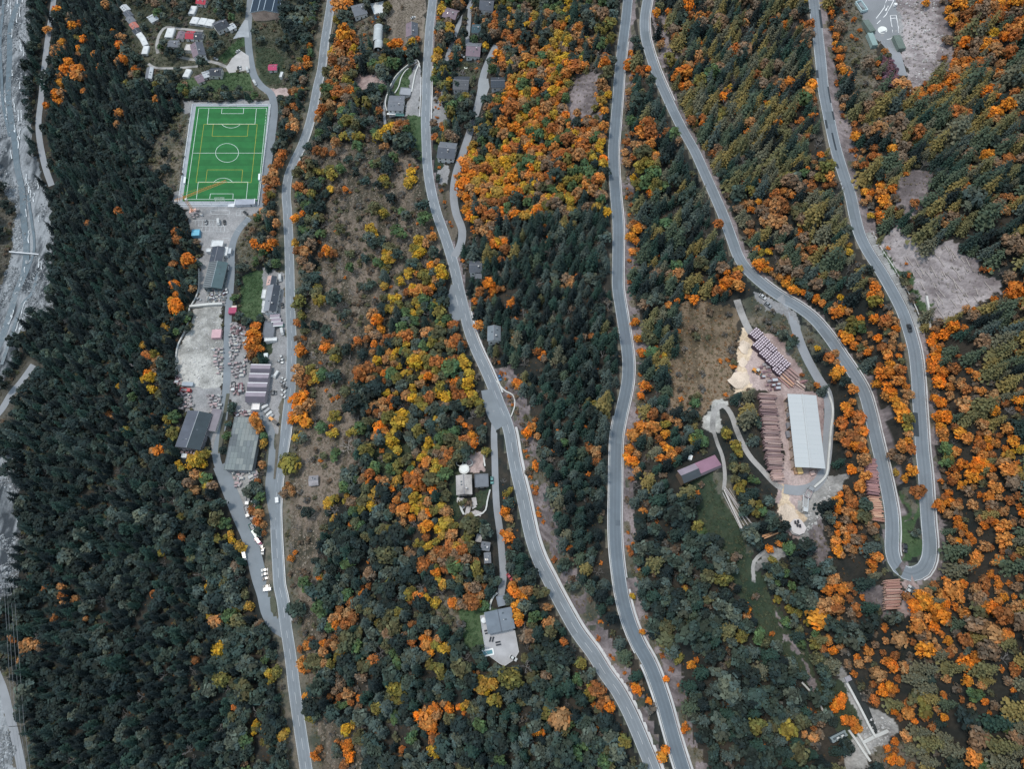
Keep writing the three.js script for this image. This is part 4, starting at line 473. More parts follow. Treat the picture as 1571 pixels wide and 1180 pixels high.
house({ x: 727, y: 76, w: 22, d: 21, turn: 4, eave: 4.5, roof: MAUVEROOF, roof2: GREYROOF, wall: WHITEWALL, label: 'house with grey and mauve roof above the round garden table' });
function solarHouse(o) { const h = house({ ...o, roof: mat(0.02, 0.035, 0.055, 0.35, null), roof2: DARKROOF, chimney: false }); const a = Math.atan2(h.rise, h.d / 2), nx = 6, nz = 3, L = Math.hypot(h.p.d / 2, h.rise * h.p.d / h.d), pw = h.p.w / nx - 0.15, pd = L / nz - 0.15; const pg = box(pw, 0.06, pd), fg = box(pw + 0.1, 0.03, pd + 0.1); for (let i = 0; i < nx; i++) for (let j = 0; j < nz; j++) { const t = (j + 0.5) / nz, q = mesh('solar_panel', fg, mat(0.06, 0.09, 0.12, 0.4, null), h.g); q.position.set((i + 0.5) / nx * h.p.w - h.p.w / 2, h.eave + h.rise * (1 - t * h.p.d / h.d) + 0.31, t * h.p.d / 2); q.rotation.x = a; const c = mesh('cell', pg, mat(0.01, 0.026, 0.05, 0.35, null), q); c.position.y = 0.03; } }
solarHouse({ x: 708, y: 127.5, w: 24, d: 21, turn: 3, eave: 4, pitch: 0.4, wall: WHITEWALL, label: 'house with blue solar roof left of the turning place' });
solarHouse({ x: 764, y: 126.5, w: 22, d: 16, turn: -1, eave: 4, pitch: 0.35, wall: WHITEWALL, label: 'solar roofed house with white front right of the turning place' });
{ // white walled villa
  const h = house({ name: 'villa', x: 608, y: 158.5, w: 24, d: 23, turn: 2, eave: 6, pitch: 0.16, roof: GREYROOF, wall: WHITEWALL, label: 'villa with plain grey roof inside the curved white wall', category: 'villa', skylight: 0 });
  const a = mat(0.07, 0.17, 0.16, 0.7); mesh('awning', box(h.w * 0.6, 0.12, 2.6, h.w * 0.3, 3, h.d / 2 + 1.5), a, h.g); mesh('balcony', metreUV(box(h.w, 0.3, 1.6, -h.w * 0.1, 2.9, h.d / 2 + 0.85)), WHITEWALL, h.g);
  house({ name: 'garage', x: 622.5, y: 141, w: 17, d: 11, turn: 5, eave: 3, ridge: 'flat', roof: mat(0.27, 0.28, 0.3), windows: false, label: 'flat grey garage joined to the villa', category: 'garage' });
  const wall = (s, w, h2, label, name = 'garden_wall') => { const q = pairs(s).map(([x, y]) => at(x, y)), p = resample(q.map(v => [v.x, v.y, v.z]), 2.5); p.forEach(v => { v.y = ground(v.x, v.z); }); const o = thing(name, label, 'wall'), wl = mesh('wall', bar(p, 0, w, h2, 1.5), mat(0.45, 0.45, 0.43), o); mesh('coping', bar(p, 0, w + 0.1, h2 + 0.12, -h2), mat(0.52, 0.52, 0.5), wl); pave(p, 1.2); };
  wall('594,172 592,160 598,138 608,119 620,107 640,94 645,106', 0.6, 1.6, 'curved white boundary wall round the villa lawn'); wall('606,144 612,134 616,120 622,110 627,106', 0.6, 0.8, 'low pale wall dividing the villa lawn'); wall('644,98 638,112 634,130 632,142', 0.8, 0.8, 'rubble edge between villa lawn and forecourt');
  wall('741,690 742,700 744,716', 0.8, 1.2, 'pale garden wall above the stone house wing'); wall('752,752 748,768 744,785 730,792 716,793', 0.7, 1.1, 'curved pale wall below the stone house lawn'); wall('703,764 708,782 712,790', 1.0, 1.2, 'pale ruined wall left of the stone house garden'); wall('752,936 752,928 757,916 763,910', 0.9, 1.2, 'curved white wall beside the pool villa entrance');
  wall('293,472 343,468', 1.6, 2.2, 'straight white wall closing the top of the gravel lot'); wall('306,413 306,440 302,456 294,471', 0.7, 1.0, 'white parapet along the wood left of the green hall'); wall('292,474 288,502 273,536 271,572 273,598', 0.8, 1.2, 'pale edge wall left of the gravel lot');
  wall('1296,1047 1310,1073 1326,1104 1340,1130', 0.9, 1.6, 'long white concrete wall of the channel at lower right'); wall('1322,1139 1340,1130 1360,1121', 1.3, 1.2, 'pale crosswise wall closing the concrete channel'); wall('1311,1121 1322,1138 1333,1157', 0.8, 1.0, 'short white wall below the channel'); wall('1301,1120 1318,1145 1334,1168', 0.9, 0.6, 'pale strip wall beside the gravel at lower right'); wall('1229,1047 1241,1060 1255,1078 1262,1092', 0.7, 0.7, 'thin pale wall in the dark clearing at lower right');
  wall('762,585 774,600 786,606 790,620 784,640', 0.6, 0.8, 'thin curving pale wall right of the central road junction'); wall('1420,455 1424,480 1425,505', 0.9, 0.8, 'short pale wall beside the clear-cut slope'); wall('1268,600 1276,625 1273,664 1270,700 1266,730 1248,748', 0.9, 0.7, 'pale stone edge outside the sawmill loop road');
}
house({ x: 686, y: 231, w: 27, d: 25, turn: 6, eave: 6, roof: SLATE, roof2: GREYROOF, wall: WHITEWALL, pitch: 0.36, cx: 0.1, label: 'house with slate roof and white front between road and lane' });
house({ x: 730, y: 409, w: 20, d: 18, turn: 0, eave: 4.4, roof: SLATE, roof2: SLATE, wall: WHITEWALL, label: 'slate roofed cabin below the lane junction' });
house({ name: 'terrace', x: 734, y: 424, w: 11, d: 9, turn: 0, eave: 2.2, ridge: 'flat', roof: mat(0.13, 0.14, 0.16), windows: false, label: 'dark flat terrace attached below the slate roofed cabin', category: 'terrace' });
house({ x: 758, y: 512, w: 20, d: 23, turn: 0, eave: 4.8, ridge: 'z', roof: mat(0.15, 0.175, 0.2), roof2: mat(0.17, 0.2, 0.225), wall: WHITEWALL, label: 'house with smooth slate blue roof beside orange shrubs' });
{ // stone house with its round white front
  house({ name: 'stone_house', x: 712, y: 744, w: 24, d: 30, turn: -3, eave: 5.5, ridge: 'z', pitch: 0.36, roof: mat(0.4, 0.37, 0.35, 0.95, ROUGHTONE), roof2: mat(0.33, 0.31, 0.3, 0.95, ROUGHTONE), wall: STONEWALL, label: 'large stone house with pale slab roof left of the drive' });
  house({ name: 'house_wing', x: 739, y: 737.5, w: 21, d: 20, turn: -3, eave: 4, ridge: 'flat', roof: GREYROOF, wall: STONEWALL, label: 'flat grey wing between stone house and drive', category: 'house wing' });
  const p = plot(712, 719, 16, 16, 0, 3), o = thing('terrace', 'round white terrace with steps above the stone house', 'terrace', p.pos); paveRect(p); const r = p.w / 2; const dg = new THREE.CylinderGeometry(r, r, 3, 20); dg.translate(0, 0.8, 0); mesh('base', metreUV(dg), mat(0.6, 0.6, 0.58), o); const tg = new THREE.CylinderGeometry(r * 0.75, r * 0.75, 0.3, 20); tg.translate(0, 2.5, 0); mesh('paving', metreUV(tg), mat(0.72, 0.73, 0.71), o); for (const s of [-1, 1]) { const hg = new THREE.TorusGeometry(1.9, 0.3, 6, 14); hg.rotateX(Math.PI / 2); hg.translate(s * 2.8, 1.4, -r - 1); mesh('planter', hg, mat(0.5, 0.5, 0.48), o); }
  const ruin = pairs('706,768 712,776 718,784 726,776 733,788 722,790 711,770 728,770'); const q = thing('rubble_terrace', 'pale broken stone terraces below the stone house', 'terrace'); ruin.forEach(([x, y], i) => { const v = at(x, y); mesh('stone_block', metreUV(box(3.6 + i % 3, 1.4, 2.6, v.x, v.y + 0.3, v.z, i * 0.7)), mat(0.42, 0.39, 0.38, 0.95, ROUGHTONE), q); });
  house({ name: 'stone_house', x: 745, y: 838, w: 14, d: 13, turn: 8, eave: 4.4, roof: GREYROOF, wall: STONEWALL, label: 'small grey stone house in the dark trees below the drive' });
  house({ name: 'shed', x: 748, y: 856, w: 10, d: 17, turn: -4, eave: 3, ridge: 'z', pitch: 0.2, roof: GREYROOF, wall: STONEWALL, chimney: false, label: 'narrow grey shed attached to the small stone house', category: 'shed' });
  house({ name: 'terrace', x: 735, y: 826, w: 9, d: 12, turn: 10, eave: 1.2, ridge: 'flat', roof: mat(0.34, 0.33, 0.33, 0.95, ROUGHTONE), windows: false, label: 'grey paved terrace beside the small stone house', category: 'terrace' });
}
{ // pool villa
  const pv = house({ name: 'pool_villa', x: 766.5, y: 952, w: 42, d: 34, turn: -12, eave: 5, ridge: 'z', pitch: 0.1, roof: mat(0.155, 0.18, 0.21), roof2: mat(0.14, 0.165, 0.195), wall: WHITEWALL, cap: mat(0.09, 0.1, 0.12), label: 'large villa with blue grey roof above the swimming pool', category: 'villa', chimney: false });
  house({ name: 'house_wing', x: 769.5, y: 922, w: 14, d: 16, turn: -13, eave: 3.4, ridge: 'flat', roof: mat(0.2, 0.225, 0.26), windows: false, label: 'narrow flat entrance wing above the pool villa', category: 'house wing' });
  const dk = (s, h, label, m) => { const poly = pairs(s).map(([x, y]) => { const v = at(x, y, h); return [v.x, v.z]; }), base = Math.max(...poly.map(q => ground(q[0], q[1]))) + 0.3, sh = new THREE.Shape(poly.map(q => new THREE.Vector2(q[0], -q[1]))), g = new THREE.ExtrudeGeometry(sh, { depth: 5, bevelEnabled: false }); g.rotateX(-Math.PI / 2); g.translate(0, base - 5, 0); const o = thing('pool_deck', label, 'terrace'); mesh('paving', metreUV(g), m, o); poly.forEach((q, i) => { const r = poly[(i + 1) % poly.length], a = V(q[0], base + 0.5, q[1]), b = V(r[0], base + 0.5, r[1]); mesh('rail', cyl(0.08, 0.08, a, b, 5), mat(0.7, 0.7, 0.7, 0.5), o); }); pave(poly.map(q => V(q[0], 0, q[1])), 2); const c = poly.reduce((m2, q) => [m2[0] + q[0] / poly.length, m2[1] + q[1] / poly.length], [0, 0]); pavePoly(poly.map(q => [c[0] + (q[0] - c[0]) * 1.3, c[1] + (q[1] - c[1]) * 1.3])); return base; };
  const base = dk('737,946 745,944 790,968 796,1000 789,1012 774,1022 766,1018 750,1006 745,1000 742,980', 1, 'broad pale stone deck round the swimming pool', mat(0.36, 0.355, 0.365));
  const c = at(746, 1002), p = plot(746, 1002, 24, 10.5, -12, 1), o = thing('swimming_pool', 'narrow turquoise swimming pool with white rim on the villa deck', 'pool', [p.pos[0], base, p.pos[2]], p.rot); for (const s of [-1, 1]) { mesh('rim', metreUV(box(p.w, 2.6, 0.7, 0, -0.9, s * (p.d / 2 - 0.35))), WHITEWALL, o); mesh('rim', metreUV(box(0.7, 2.6, p.d - 1.4, s * (p.w / 2 - 0.35), -0.9, 0)), WHITEWALL, o); } const wm = new THREE.MeshPhysicalMaterial({ roughness: 0.08 }); wm.color.setRGB(0.13, 0.3, 0.34); mesh('water', box(p.w - 1.4, 0.2, p.d - 1.4, 0, 0.12, 0), wm, o);
  const LG = 'dark loungers on the villa deck'; let first = null; for (const [x, y, t] of [[752, 982, 1.3], [756, 982, 1.3], [763, 985.5, 0.2], [764, 989.5, 0.2], [746, 968, 0.2], [747, 972, 0.2]]) { const v = at(x, y, 1); let l; if (!first) { l = first = thing('sun_lounger', 'dark lounger lying on the pale villa deck', 'lounger', [0, 0, 0], 0, LG); mesh('seat', box(2, 0.12, 0.75, 0, 0.38, 0), mat(0.03, 0.035, 0.045, 0.8, null), l); const bk = box(0.75, 0.1, 0.75, 0.35, 0, 0); bk.rotateZ(0.5); bk.translate(0.95, 0.4, 0); mesh('backrest', bk, mat(0.03, 0.035, 0.045, 0.8, null), l); for (const a of [-0.8, 0.8]) for (const b of [-0.3, 0.3]) mesh('leg', box(0.07, 0.36, 0.07, a, 0.18, b), mat(0.4, 0.4, 0.4, 0.5, null), l); } else { l = first.clone(); l.name = numbered('sun_lounger'); scene.add(l); } l.position.set(v.x, base, v.z); l.rotation.y = t; }
  const u = at(742.5, 952.5, 2.4), par = thing('parasol', 'white parasol on the left edge of the villa deck', 'parasol', [u.x, base, u.z]); mesh('pole', cyl(0.05, 0.05, V(0, 0, 0), V(0, 2.6, 0), 6), FRAME, par); const cg = new THREE.ConeGeometry(1.5, 0.6, 8); cg.translate(0, 2.5, 0); mesh('canopy', cg, mat(0.8, 0.8, 0.8, 0.8, null), par);
}
house({ name: 'ruined_hut', x: 481.5, y: 737.5, w: 15, d: 15, turn: -6, eave: 2.4, pitch: 0.3, roof: mat(0.3, 0.28, 0.29, 1, ROUGHTONE), roof2: mat(0.2, 0.19, 0.2, 1, ROUGHTONE), wall: STONEWALL, chimney: false, windows: false, label: 'small grey stone hut alone on the dry meadow', category: 'hut' });

// industrial strip
function panels(h, nx, nz, colours, name, lift = 0.36) { const pw = h.p.w / nx, pd = h.p.d / nz, g = box(pw - 0.12, 0.1, pd - 0.06); metreUV(g); for (let i = 0; i < nx; i++) for (let j = 0; j < nz; j++) { const q = mesh(name, g, colours(i, j), h.g); q.position.set((i + 0.5) * pw - h.p.w / 2, h.eave + lift, (j + 0.5) * pd - h.p.d / 2); } }
{
  house({ name: 'workshop', x: 334, y: 374.5, w: 18, d: 10, turn: 1, eave: 3.4, ridge: 'flat', roof: WHITEROOF, windows: false, label: 'flat white roofed workshop at the top of the hall row', category: 'workshop' });
  house({ name: 'workshop', x: 333.5, y: 391, w: 19, d: 24, turn: 1, eave: 5, ridge: 'z', pitch: 0.3, roof: mat(0.07, 0.08, 0.1), roof2: mat(0.055, 0.065, 0.085), chimney: false, label: 'workshop with dark charcoal gable roof in the hall row', category: 'workshop' });
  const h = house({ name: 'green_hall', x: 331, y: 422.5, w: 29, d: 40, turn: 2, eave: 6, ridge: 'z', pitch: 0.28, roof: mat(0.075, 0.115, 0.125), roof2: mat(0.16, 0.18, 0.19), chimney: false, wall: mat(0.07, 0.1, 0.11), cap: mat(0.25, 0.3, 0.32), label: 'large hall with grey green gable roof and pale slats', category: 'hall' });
  const a = Math.atan2(h.rise, h.w / 2), n = 14; for (let i = 0; i < n; i++) { const sg = box(h.p.w / 2 / Math.cos(a) - 0.8, 0.1, 0.45); sg.rotateZ(a); sg.translate(-h.p.w / 4, h.eave + h.rise / 2 - (h.p.w - h.w) / 4 * Math.tan(a) + 0.3, (i + 0.5) / n * h.p.d - h.p.d / 2); mesh('roof_slat', sg, mat(0.05, 0.06, 0.07), h.g); }
  house({ name: 'cargo_box', x: 346.5, y: 386, w: 7, d: 13, turn: 0, eave: 2.6, ridge: 'flat', over: 0, roof: WHITEROOF, wall: WHITEWALL, windows: false, label: 'white box shed right of the charcoal workshop', category: 'container' });
  house({ name: 'cargo_box', x: 353, y: 385.5, w: 5, d: 8, turn: 0, eave: 2.4, ridge: 'flat', over: 0, roof: PALEROOF, wall: PALEROOF, windows: false, label: 'small grey box beside the white box shed', category: 'container' });
  house({ name: 'cargo_box', x: 321, y: 384.5, w: 7, d: 5, turn: 0, eave: 2.4, ridge: 'flat', over: 0, roof: WHITEROOF, wall: PALEROOF, windows: false, label: 'small white box left of the charcoal workshop', category: 'container' });
  house({ name: 'cargo_box', x: 301, y: 357.5, w: 12, d: 9, turn: -4, eave: 2.6, ridge: 'flat', over: 0, roof: mat(0.16, 0.4, 0.52), wall: mat(0.12, 0.3, 0.42), windows: false, label: 'sky blue container at the left edge of the car park', category: 'container' });
  // inn along the valley road
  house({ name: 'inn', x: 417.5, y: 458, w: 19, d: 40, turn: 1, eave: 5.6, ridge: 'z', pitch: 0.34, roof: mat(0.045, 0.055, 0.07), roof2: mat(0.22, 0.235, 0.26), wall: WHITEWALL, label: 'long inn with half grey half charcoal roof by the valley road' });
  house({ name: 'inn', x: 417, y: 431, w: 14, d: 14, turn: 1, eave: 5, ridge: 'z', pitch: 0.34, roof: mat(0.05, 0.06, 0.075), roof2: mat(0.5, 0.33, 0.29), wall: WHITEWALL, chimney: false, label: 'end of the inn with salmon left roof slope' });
  for (const [x, y, w, d, l] of [[405.5, 451.5, 6, 13, 'white lean-to on the left side of the inn'], [406, 466, 6, 8, 'pink white lean-to lower on the inn'], [406.5, 475, 8, 10, 'white terrace roof at the lower left of the inn'], [417, 480, 16, 6, 'white porch across the lower end of the inn']]) house({ name: 'lean_to', x, y, w, d, turn: 1, eave: 2.6, ridge: 'flat', over: 0.1, roof: WHITEROOF, wall: WHITEWALL, windows: false, label: l, category: 'lean-to' });
  for (const [x, y, l] of [[422, 485, 'mauve awning with pale edge just below the inn'], [424, 491, 'mauve awning with pale edge second below the inn'], [427, 497, 'slanted mauve awning beside the green bin']]) { const p = plot(x, y, 15, 6, -4, 2.6), o = thing('awning', l, 'awning', p.pos, p.rot); const ag = box(p.w, 0.08, p.d, 0, 2.6, 0); mesh('canopy', ag, mat(0.3, 0.26, 0.3), o); mesh('valance', box(p.w, 0.3, 0.8, 0, 2.55, p.d / 2), WHITEROOF, o); for (const s of [-1, 1]) for (const t of [-1, 1]) mesh('post', box(0.12, 2.6, 0.12, s * p.w * 0.47, 1.3, t * p.d * 0.45), FRAME, o); }
  house({ name: 'workshop', x: 413.5, y: 506, w: 17, d: 25, turn: 0, eave: 3.6, ridge: 'flat', roof: GREYROOF, windows: false, label: 'flat grey workshop roof below the inn', category: 'workshop' });
  house({ name: 'lean_to', x: 416, y: 521, w: 19, d: 5, turn: -3, eave: 3, ridge: 'flat', over: 0.1, roof: WHITEROOF, wall: WHITEWALL, windows: false, label: 'white strip roof at the lower end of the flat workshop', category: 'lean-to' });
  // sawtooth hall: four bands, each a pale and a dark slope
  const p = plot(397, 589, 30, 56, 1, 5), o = thing('sawtooth_hall', 'hall with four bands of mauve and dark sawtooth roof', 'hall', p.pos, p.rot); paveRect(p); mesh('wall', metreUV(box(p.w - 0.6, 8, p.d - 0.6, 0, 1, 0)), mat(0.36, 0.34, 0.36), o); const bd = p.d / 4;
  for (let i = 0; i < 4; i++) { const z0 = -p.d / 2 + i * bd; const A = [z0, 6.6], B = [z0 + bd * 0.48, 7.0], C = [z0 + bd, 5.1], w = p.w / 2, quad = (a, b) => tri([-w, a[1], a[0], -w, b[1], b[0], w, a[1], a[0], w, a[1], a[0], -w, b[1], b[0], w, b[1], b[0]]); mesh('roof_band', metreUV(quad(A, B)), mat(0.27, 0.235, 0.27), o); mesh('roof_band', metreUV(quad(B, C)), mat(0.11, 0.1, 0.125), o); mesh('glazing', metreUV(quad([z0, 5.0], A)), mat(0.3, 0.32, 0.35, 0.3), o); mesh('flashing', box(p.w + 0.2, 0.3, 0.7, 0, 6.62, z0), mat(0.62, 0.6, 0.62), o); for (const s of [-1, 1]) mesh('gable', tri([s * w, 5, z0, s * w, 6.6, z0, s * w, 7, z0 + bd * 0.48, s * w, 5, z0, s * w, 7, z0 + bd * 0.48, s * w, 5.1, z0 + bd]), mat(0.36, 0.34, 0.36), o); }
  house({ name: 'lean_to', x: 393, y: 624, w: 12, d: 10, turn: 0, eave: 3, ridge: 'flat', over: 0.1, roof: mat(0.7, 0.66, 0.64), wall: WHITEWALL, windows: false, label: 'pale pinkish porch roof below the sawtooth hall', category: 'lean-to' });
  // dark gable hall and the big grey shed
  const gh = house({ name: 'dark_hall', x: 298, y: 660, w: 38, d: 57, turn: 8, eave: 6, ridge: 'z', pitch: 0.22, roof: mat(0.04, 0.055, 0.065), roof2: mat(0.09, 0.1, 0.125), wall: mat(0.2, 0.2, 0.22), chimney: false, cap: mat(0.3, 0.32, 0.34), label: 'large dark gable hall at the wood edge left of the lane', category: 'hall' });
  for (let i = 0; i < 4; i++) mesh('roof_seam', box(gh.p.w, 0.1, 0.16, 0, gh.eave + gh.rise * 0.02, -gh.p.d / 2 + (i + 0.5) * gh.p.d / 4), mat(0.16, 0.17, 0.19), gh.g);
  house({ name: 'lean_to', x: 329.5, y: 645, w: 15, d: 33, turn: 8, eave: 3.4, ridge: 'mono', slope: 0.05, roof: mat(0.2, 0.18, 0.2), windows: false, label: 'brownish lean-to between dark hall and lane', category: 'lean-to' });
  house({ name: 'cargo_box', x: 283.5, y: 699.5, w: 8, d: 6, turn: 4, eave: 2.4, ridge: 'flat', over: 0, roof: WHITEROOF, wall: WHITEWALL, windows: false, label: 'small white box below the dark gable hall', category: 'container' });
  const gs = house({ name: 'grey_shed', x: 374, y: 680.5, w: 43, d: 81, turn: 2, eave: 5.5, ridge: 'flat', roof: mat(0.16, 0.175, 0.18), wall: mat(0.25, 0.27, 0.28), windows: false, label: 'very large flat shed of patched grey roof panels', category: 'shed' }), R = rngOf(77);
  panels(gs, 8, 9, (i, j) => { const t = R(), k = j < 3 ? 1.2 : 1; return [mat(0.19, 0.215, 0.215), mat(0.15, 0.17, 0.175), mat(0.22, 0.24, 0.235), mat(0.17, 0.19, 0.2), mat(0.115, 0.13, 0.14)][j < 3 && i > 0 && i < 6 ? (t < 0.7 ? 2 : 0) : i < 2 && (j === 3 || j === 4) ? 4 : Math.floor(t * 4.4)]; }, 'roof_panel', 0.38);
}
// sawmill
{
  const p = plot(1235.7, 660.8, 45.3, 110, 3.2, 7.5), o = thing('sawmill_hall', 'big white roofed sawmill hall open on its left and lower sides', 'hall', [p.pos[0], p.pos[1], p.pos[2]], p.rot); paveRect(p, 2); const n = 16, pd = p.d / n, rg = metreUV(box(p.w / 2 / Math.cos(0.05), 0.16, pd - 0.02)), white = [mat(0.55, 0.575, 0.585, 0.5, null), mat(0.556, 0.58, 0.59, 0.5, null), mat(0.545, 0.57, 0.58, 0.5, null)];
  for (let i = 0; i < n; i++) for (const s of [-1, 1]) { const q = mesh('roof_panel', rg, white[(i * 7 + (s > 0 ? 2 : 0)) % 3], o); q.position.set(s * p.w / 4, 7.9, (i + 0.5) * pd - p.d / 2); q.rotation.z = -s * 0.05; }
  mesh('ridge_cap', box(0.6, 0.1, p.d, 0, 8.5, 0), white[1], o); mesh('wall', metreUV(box(0.3, 8, p.d - 1, p.w / 2 - 0.8, 3.6, 0)), mat(0.35, 0.34, 0.34), o); mesh('wall', metreUV(box(p.w - 2, 8, 0.3, 0, 3.5, -p.d / 2 + 0.8)), mat(0.35, 0.34, 0.34), o);
  for (let i = 0; i <= 7; i++) mesh('post', box(0.4, 7.8, 0.4, -p.w / 2 + 0.8, 3.7, -p.d / 2 + 1 + i * (p.d - 2) / 7), mat(0.3, 0.2, 0.13), o); mesh('eave_beam', box(0.3, 0.5, p.d - 1, -p.w / 2 + 0.8, 7.4, 0), mat(0.3, 0.2, 0.13), o); mesh('floor_slab', metreUV(box(p.w - 2, 0.3, p.d - 2, 0, 0.15, 0)), mat(0.3, 0.24, 0.21), o); mesh('gable_beam', box(p.w - 1, 0.5, 0.3, 0, 7.3, p.d / 2 - 0.8), mat(0.3, 0.2, 0.13), o);
  const lm = [mat(0.3, 0.2, 0.19, 0.9), mat(0.36, 0.245, 0.225, 0.9), mat(0.21, 0.14, 0.145, 0.9), mat(0.42, 0.31, 0.28, 0.9), mat(0.26, 0.19, 0.18, 0.9)], red = [mat(0.3, 0.17, 0.17), mat(0.36, 0.2, 0.19), mat(0.24, 0.14, 0.15)], R = rngOf(31), end = mat(0.7, 0.55, 0.45);
  const logG = [0.2, 0.26, 0.32].map(r => { const g = new THREE.CylinderGeometry(r * 0.85, r, 1, 7); g.rotateZ(Math.PI / 2); return g; });
  function logPile(name, s, len, h, label, mats = lm, gap = 0.5) { const pts = pairs(s).map(([x, y]) => at(x, y)), line = resample(pts.map(v => [v.x, v.y, v.z]), gap), g = thing(name, label, 'log pile'); let m = 0; const bulk = []; line.forEach((v, i) => { const a = line[Math.max(0, i - 1)], b = line[Math.min(line.length - 1, i + 1)], ang = Math.atan2(b.x - a.x, b.z - a.z), L = len * (0.74 + 0.42 * R()), y0 = ground(v.x, v.z); for (let k = 0; k < 4; k++) { const gi = Math.floor(R() * 3), top = k === 3; if (top && m < 280) { const q = mesh('log', logG[gi], mats[Math.floor(R() * mats.length)], g); q.position.set(v.x, y0 + h * (0.85 + 0.25 * R()), v.z); q.rotation.set(0, ang + (R() - 0.5) * 0.14, (R() - 0.5) * 0.05); q.scale.set(L, 0.9 + 0.5 * R(), 1.1); q.position.x += (R() - 0.5) * 0.9; q.position.z += (R() - 0.5) * 0.3; m++; } else { const c = logG[gi].clone(); c.scale(L, 1, 1); c.rotateY(ang); c.translate(v.x, y0 + 0.3 + k * h / 4.4, v.z); bulk.push(c); } } }); const bm = mesh('lower_logs', merge(bulk), mats[2], g); bm.userData.kind = 'stuff'; pave(line, len / 2); }
  logPile('log_pile', '1174,607 1175,620 1178,650 1182,680 1184,700 1187,722', 8.2, 3.4, 'long pinkish log pile between the track and the white hall');
  logPile('log_pile', '1189,722 1191,738', 5.5, 2.4, 'short end of the log pile above the yard entrance', [mat(0.4, 0.28, 0.25), mat(0.3, 0.2, 0.2), mat(0.48, 0.34, 0.3)]);
  logPile('log_pile', '1330,706 1333,720 1335,740 1337,760', 5.2, 2.4, 'dark purplish log pile left of the road above the hairpin', red);
  logPile('log_pile', '1338,764 1341,780 1344,800', 5, 2.2, 'orange brown log pile just below the purplish one', [mat(0.46, 0.27, 0.19), mat(0.38, 0.2, 0.15), mat(0.52, 0.34, 0.24)]);
  logPile('log_pile', '1364,892 1366,910 1366,935', 7, 2.8, 'brick coloured log pile below the hairpin bend', [mat(0.4, 0.23, 0.18), mat(0.33, 0.18, 0.15), mat(0.45, 0.31, 0.25)]);
  // drying stacks of sawn timber, on a core coloured dark for the shade in the gaps
  const stick = mat(0.62, 0.53, 0.57), gapShade = mat(0.055, 0.035, 0.05); let proto = null; const SG = 'timber drying stacks above the sawmill hall', sp = [];
  for (let i = 0; i < 5; i++) for (let j = 0; j < 3; j++) { if (i === 0 && j === 0) continue; sp.push([1154 + i * 10.3 + j * 5.2 - 3, 516 + i * 12 - j * 5.2 + 5]); }
  for (const [x, y] of sp) { const v = at(x, y, 1.5); let s; if (!proto) { s = proto = thing('timber_stack', 'stack of sawn timber with dark gaps above the sawmill', 'timber stack', [0, 0, 0], 0, SG); mesh('core', box(3.7, 2.5, 5.2, 0, 1.25, 0), gapShade, s); const bg = box(0.82, 0.3, 0.8); for (let a = 0; a < 3; a++) for (let b = 0; b < 4; b++) { const q = mesh('timber', bg, stick, s); q.position.set((a - 1) * 1.22 + (b % 2 - 0.5) * 0.24, 2.62 + (b % 2) * 0.1, -2.0 + b * 1.32); } for (const z of [-2, 0, 2]) mesh('bearer', box(4, 0.2, 0.2, 0, 0.1, z), stick, s); } else { s = proto.clone(); s.name = numbered('timber_stack'); scene.add(s); } s.position.set(v.x, v.y, v.z); s.rotation.y = 0.72; s.scale.set(1, 0.9 + 0.3 * R(), 1); }
  const long = (x, y, n, L, rot, label, ms) => { const v = at(x, y), g = thing('log_heap', label, 'log heap', [v.x, v.y, v.z], rot); for (let i = 0; i < n; i++) { const q = mesh('log', logG[i % 3], ms[i % ms.length], g); q.position.set((R() - 0.5) * 1.5, 0.3 + (i % 3) * 0.45, (i - n / 2) * 0.62); q.rotation.y = (R() - 0.5) * 0.16; q.scale.set(L * (0.8 + 0.3 * R()), 1.2, 1.2); } pave([v], 3); };
  long(1198, 572, 9, 8, -0.9, 'long peeled logs laid below the timber stacks', lm); long(1212, 574, 9, 8, -0.9, 'reddish long logs right of the peeled ones', [lm[3], red[1], lm[1]]); long(1205, 585, 8, 9, -0.85, 'orange brown long logs nearest the white hall', [lm[3], red[1], mat(0.55, 0.33, 0.22)]); long(1226, 592, 5, 5, -0.8, 'pale short logs at the corner above the hall', [lm[3], end]);
  long(1230, 588, 4, 4, 0.4, 'small reddish log heap behind the white hall', red); long(1180, 822, 3, 9, 0.3, 'orange logs lying below the sawdust heap', [mat(0.6, 0.33, 0.18)]);
  long(1123, 782, 4, 24, -1.24, 'long pale tree trunks lying beside the barn track', [mat(0.55, 0.52, 0.5), mat(0.44, 0.41, 0.4)]); long(1131, 778, 4, 22, -1.06, 'greyish long trunks beside the pale ones', [mat(0.36, 0.33, 0.32), mat(0.46, 0.43, 0.42)]);
  // machinery, bins and boxes inside the yard
  const bx = (name, x, y, w, h, d, rot, m, label, cat) => { const v = at(x, y), g = thing(name, label, cat, [v.x, v.y, v.z], rot); mesh('body', metreUV(box(w, h * 0.9, d, 0, h * 0.45, 0)), m, g); mesh('lid', metreUV(box(w + 0.12, h * 0.1, d + 0.12, 0, h * 0.95, 0)), m, g); for (const s of [-1, 1]) mesh('rib', box(0.1, h * 0.86, d + 0.14, s * w * 0.3, h * 0.44, 0), m, g); pave([v], Math.max(w, d) / 2); };
  bx('crate', 1225, 723, 2.4, 1.8, 3.4, 0.1, mat(0.7, 0.5, 0.22), 'yellow timber crate in front of the open hall end', 'crate'); bx('crate', 1218.5, 723, 1.2, 1.6, 3.6, 0.1, mat(0.4, 0.25, 0.15), 'brown crate left of the yellow one', 'crate'); bx('crate', 1244.5, 727, 2, 1.6, 2, 0.3, mat(0.55, 0.4, 0.36), 'pinkish bin under the right corner of the open hall', 'bin');
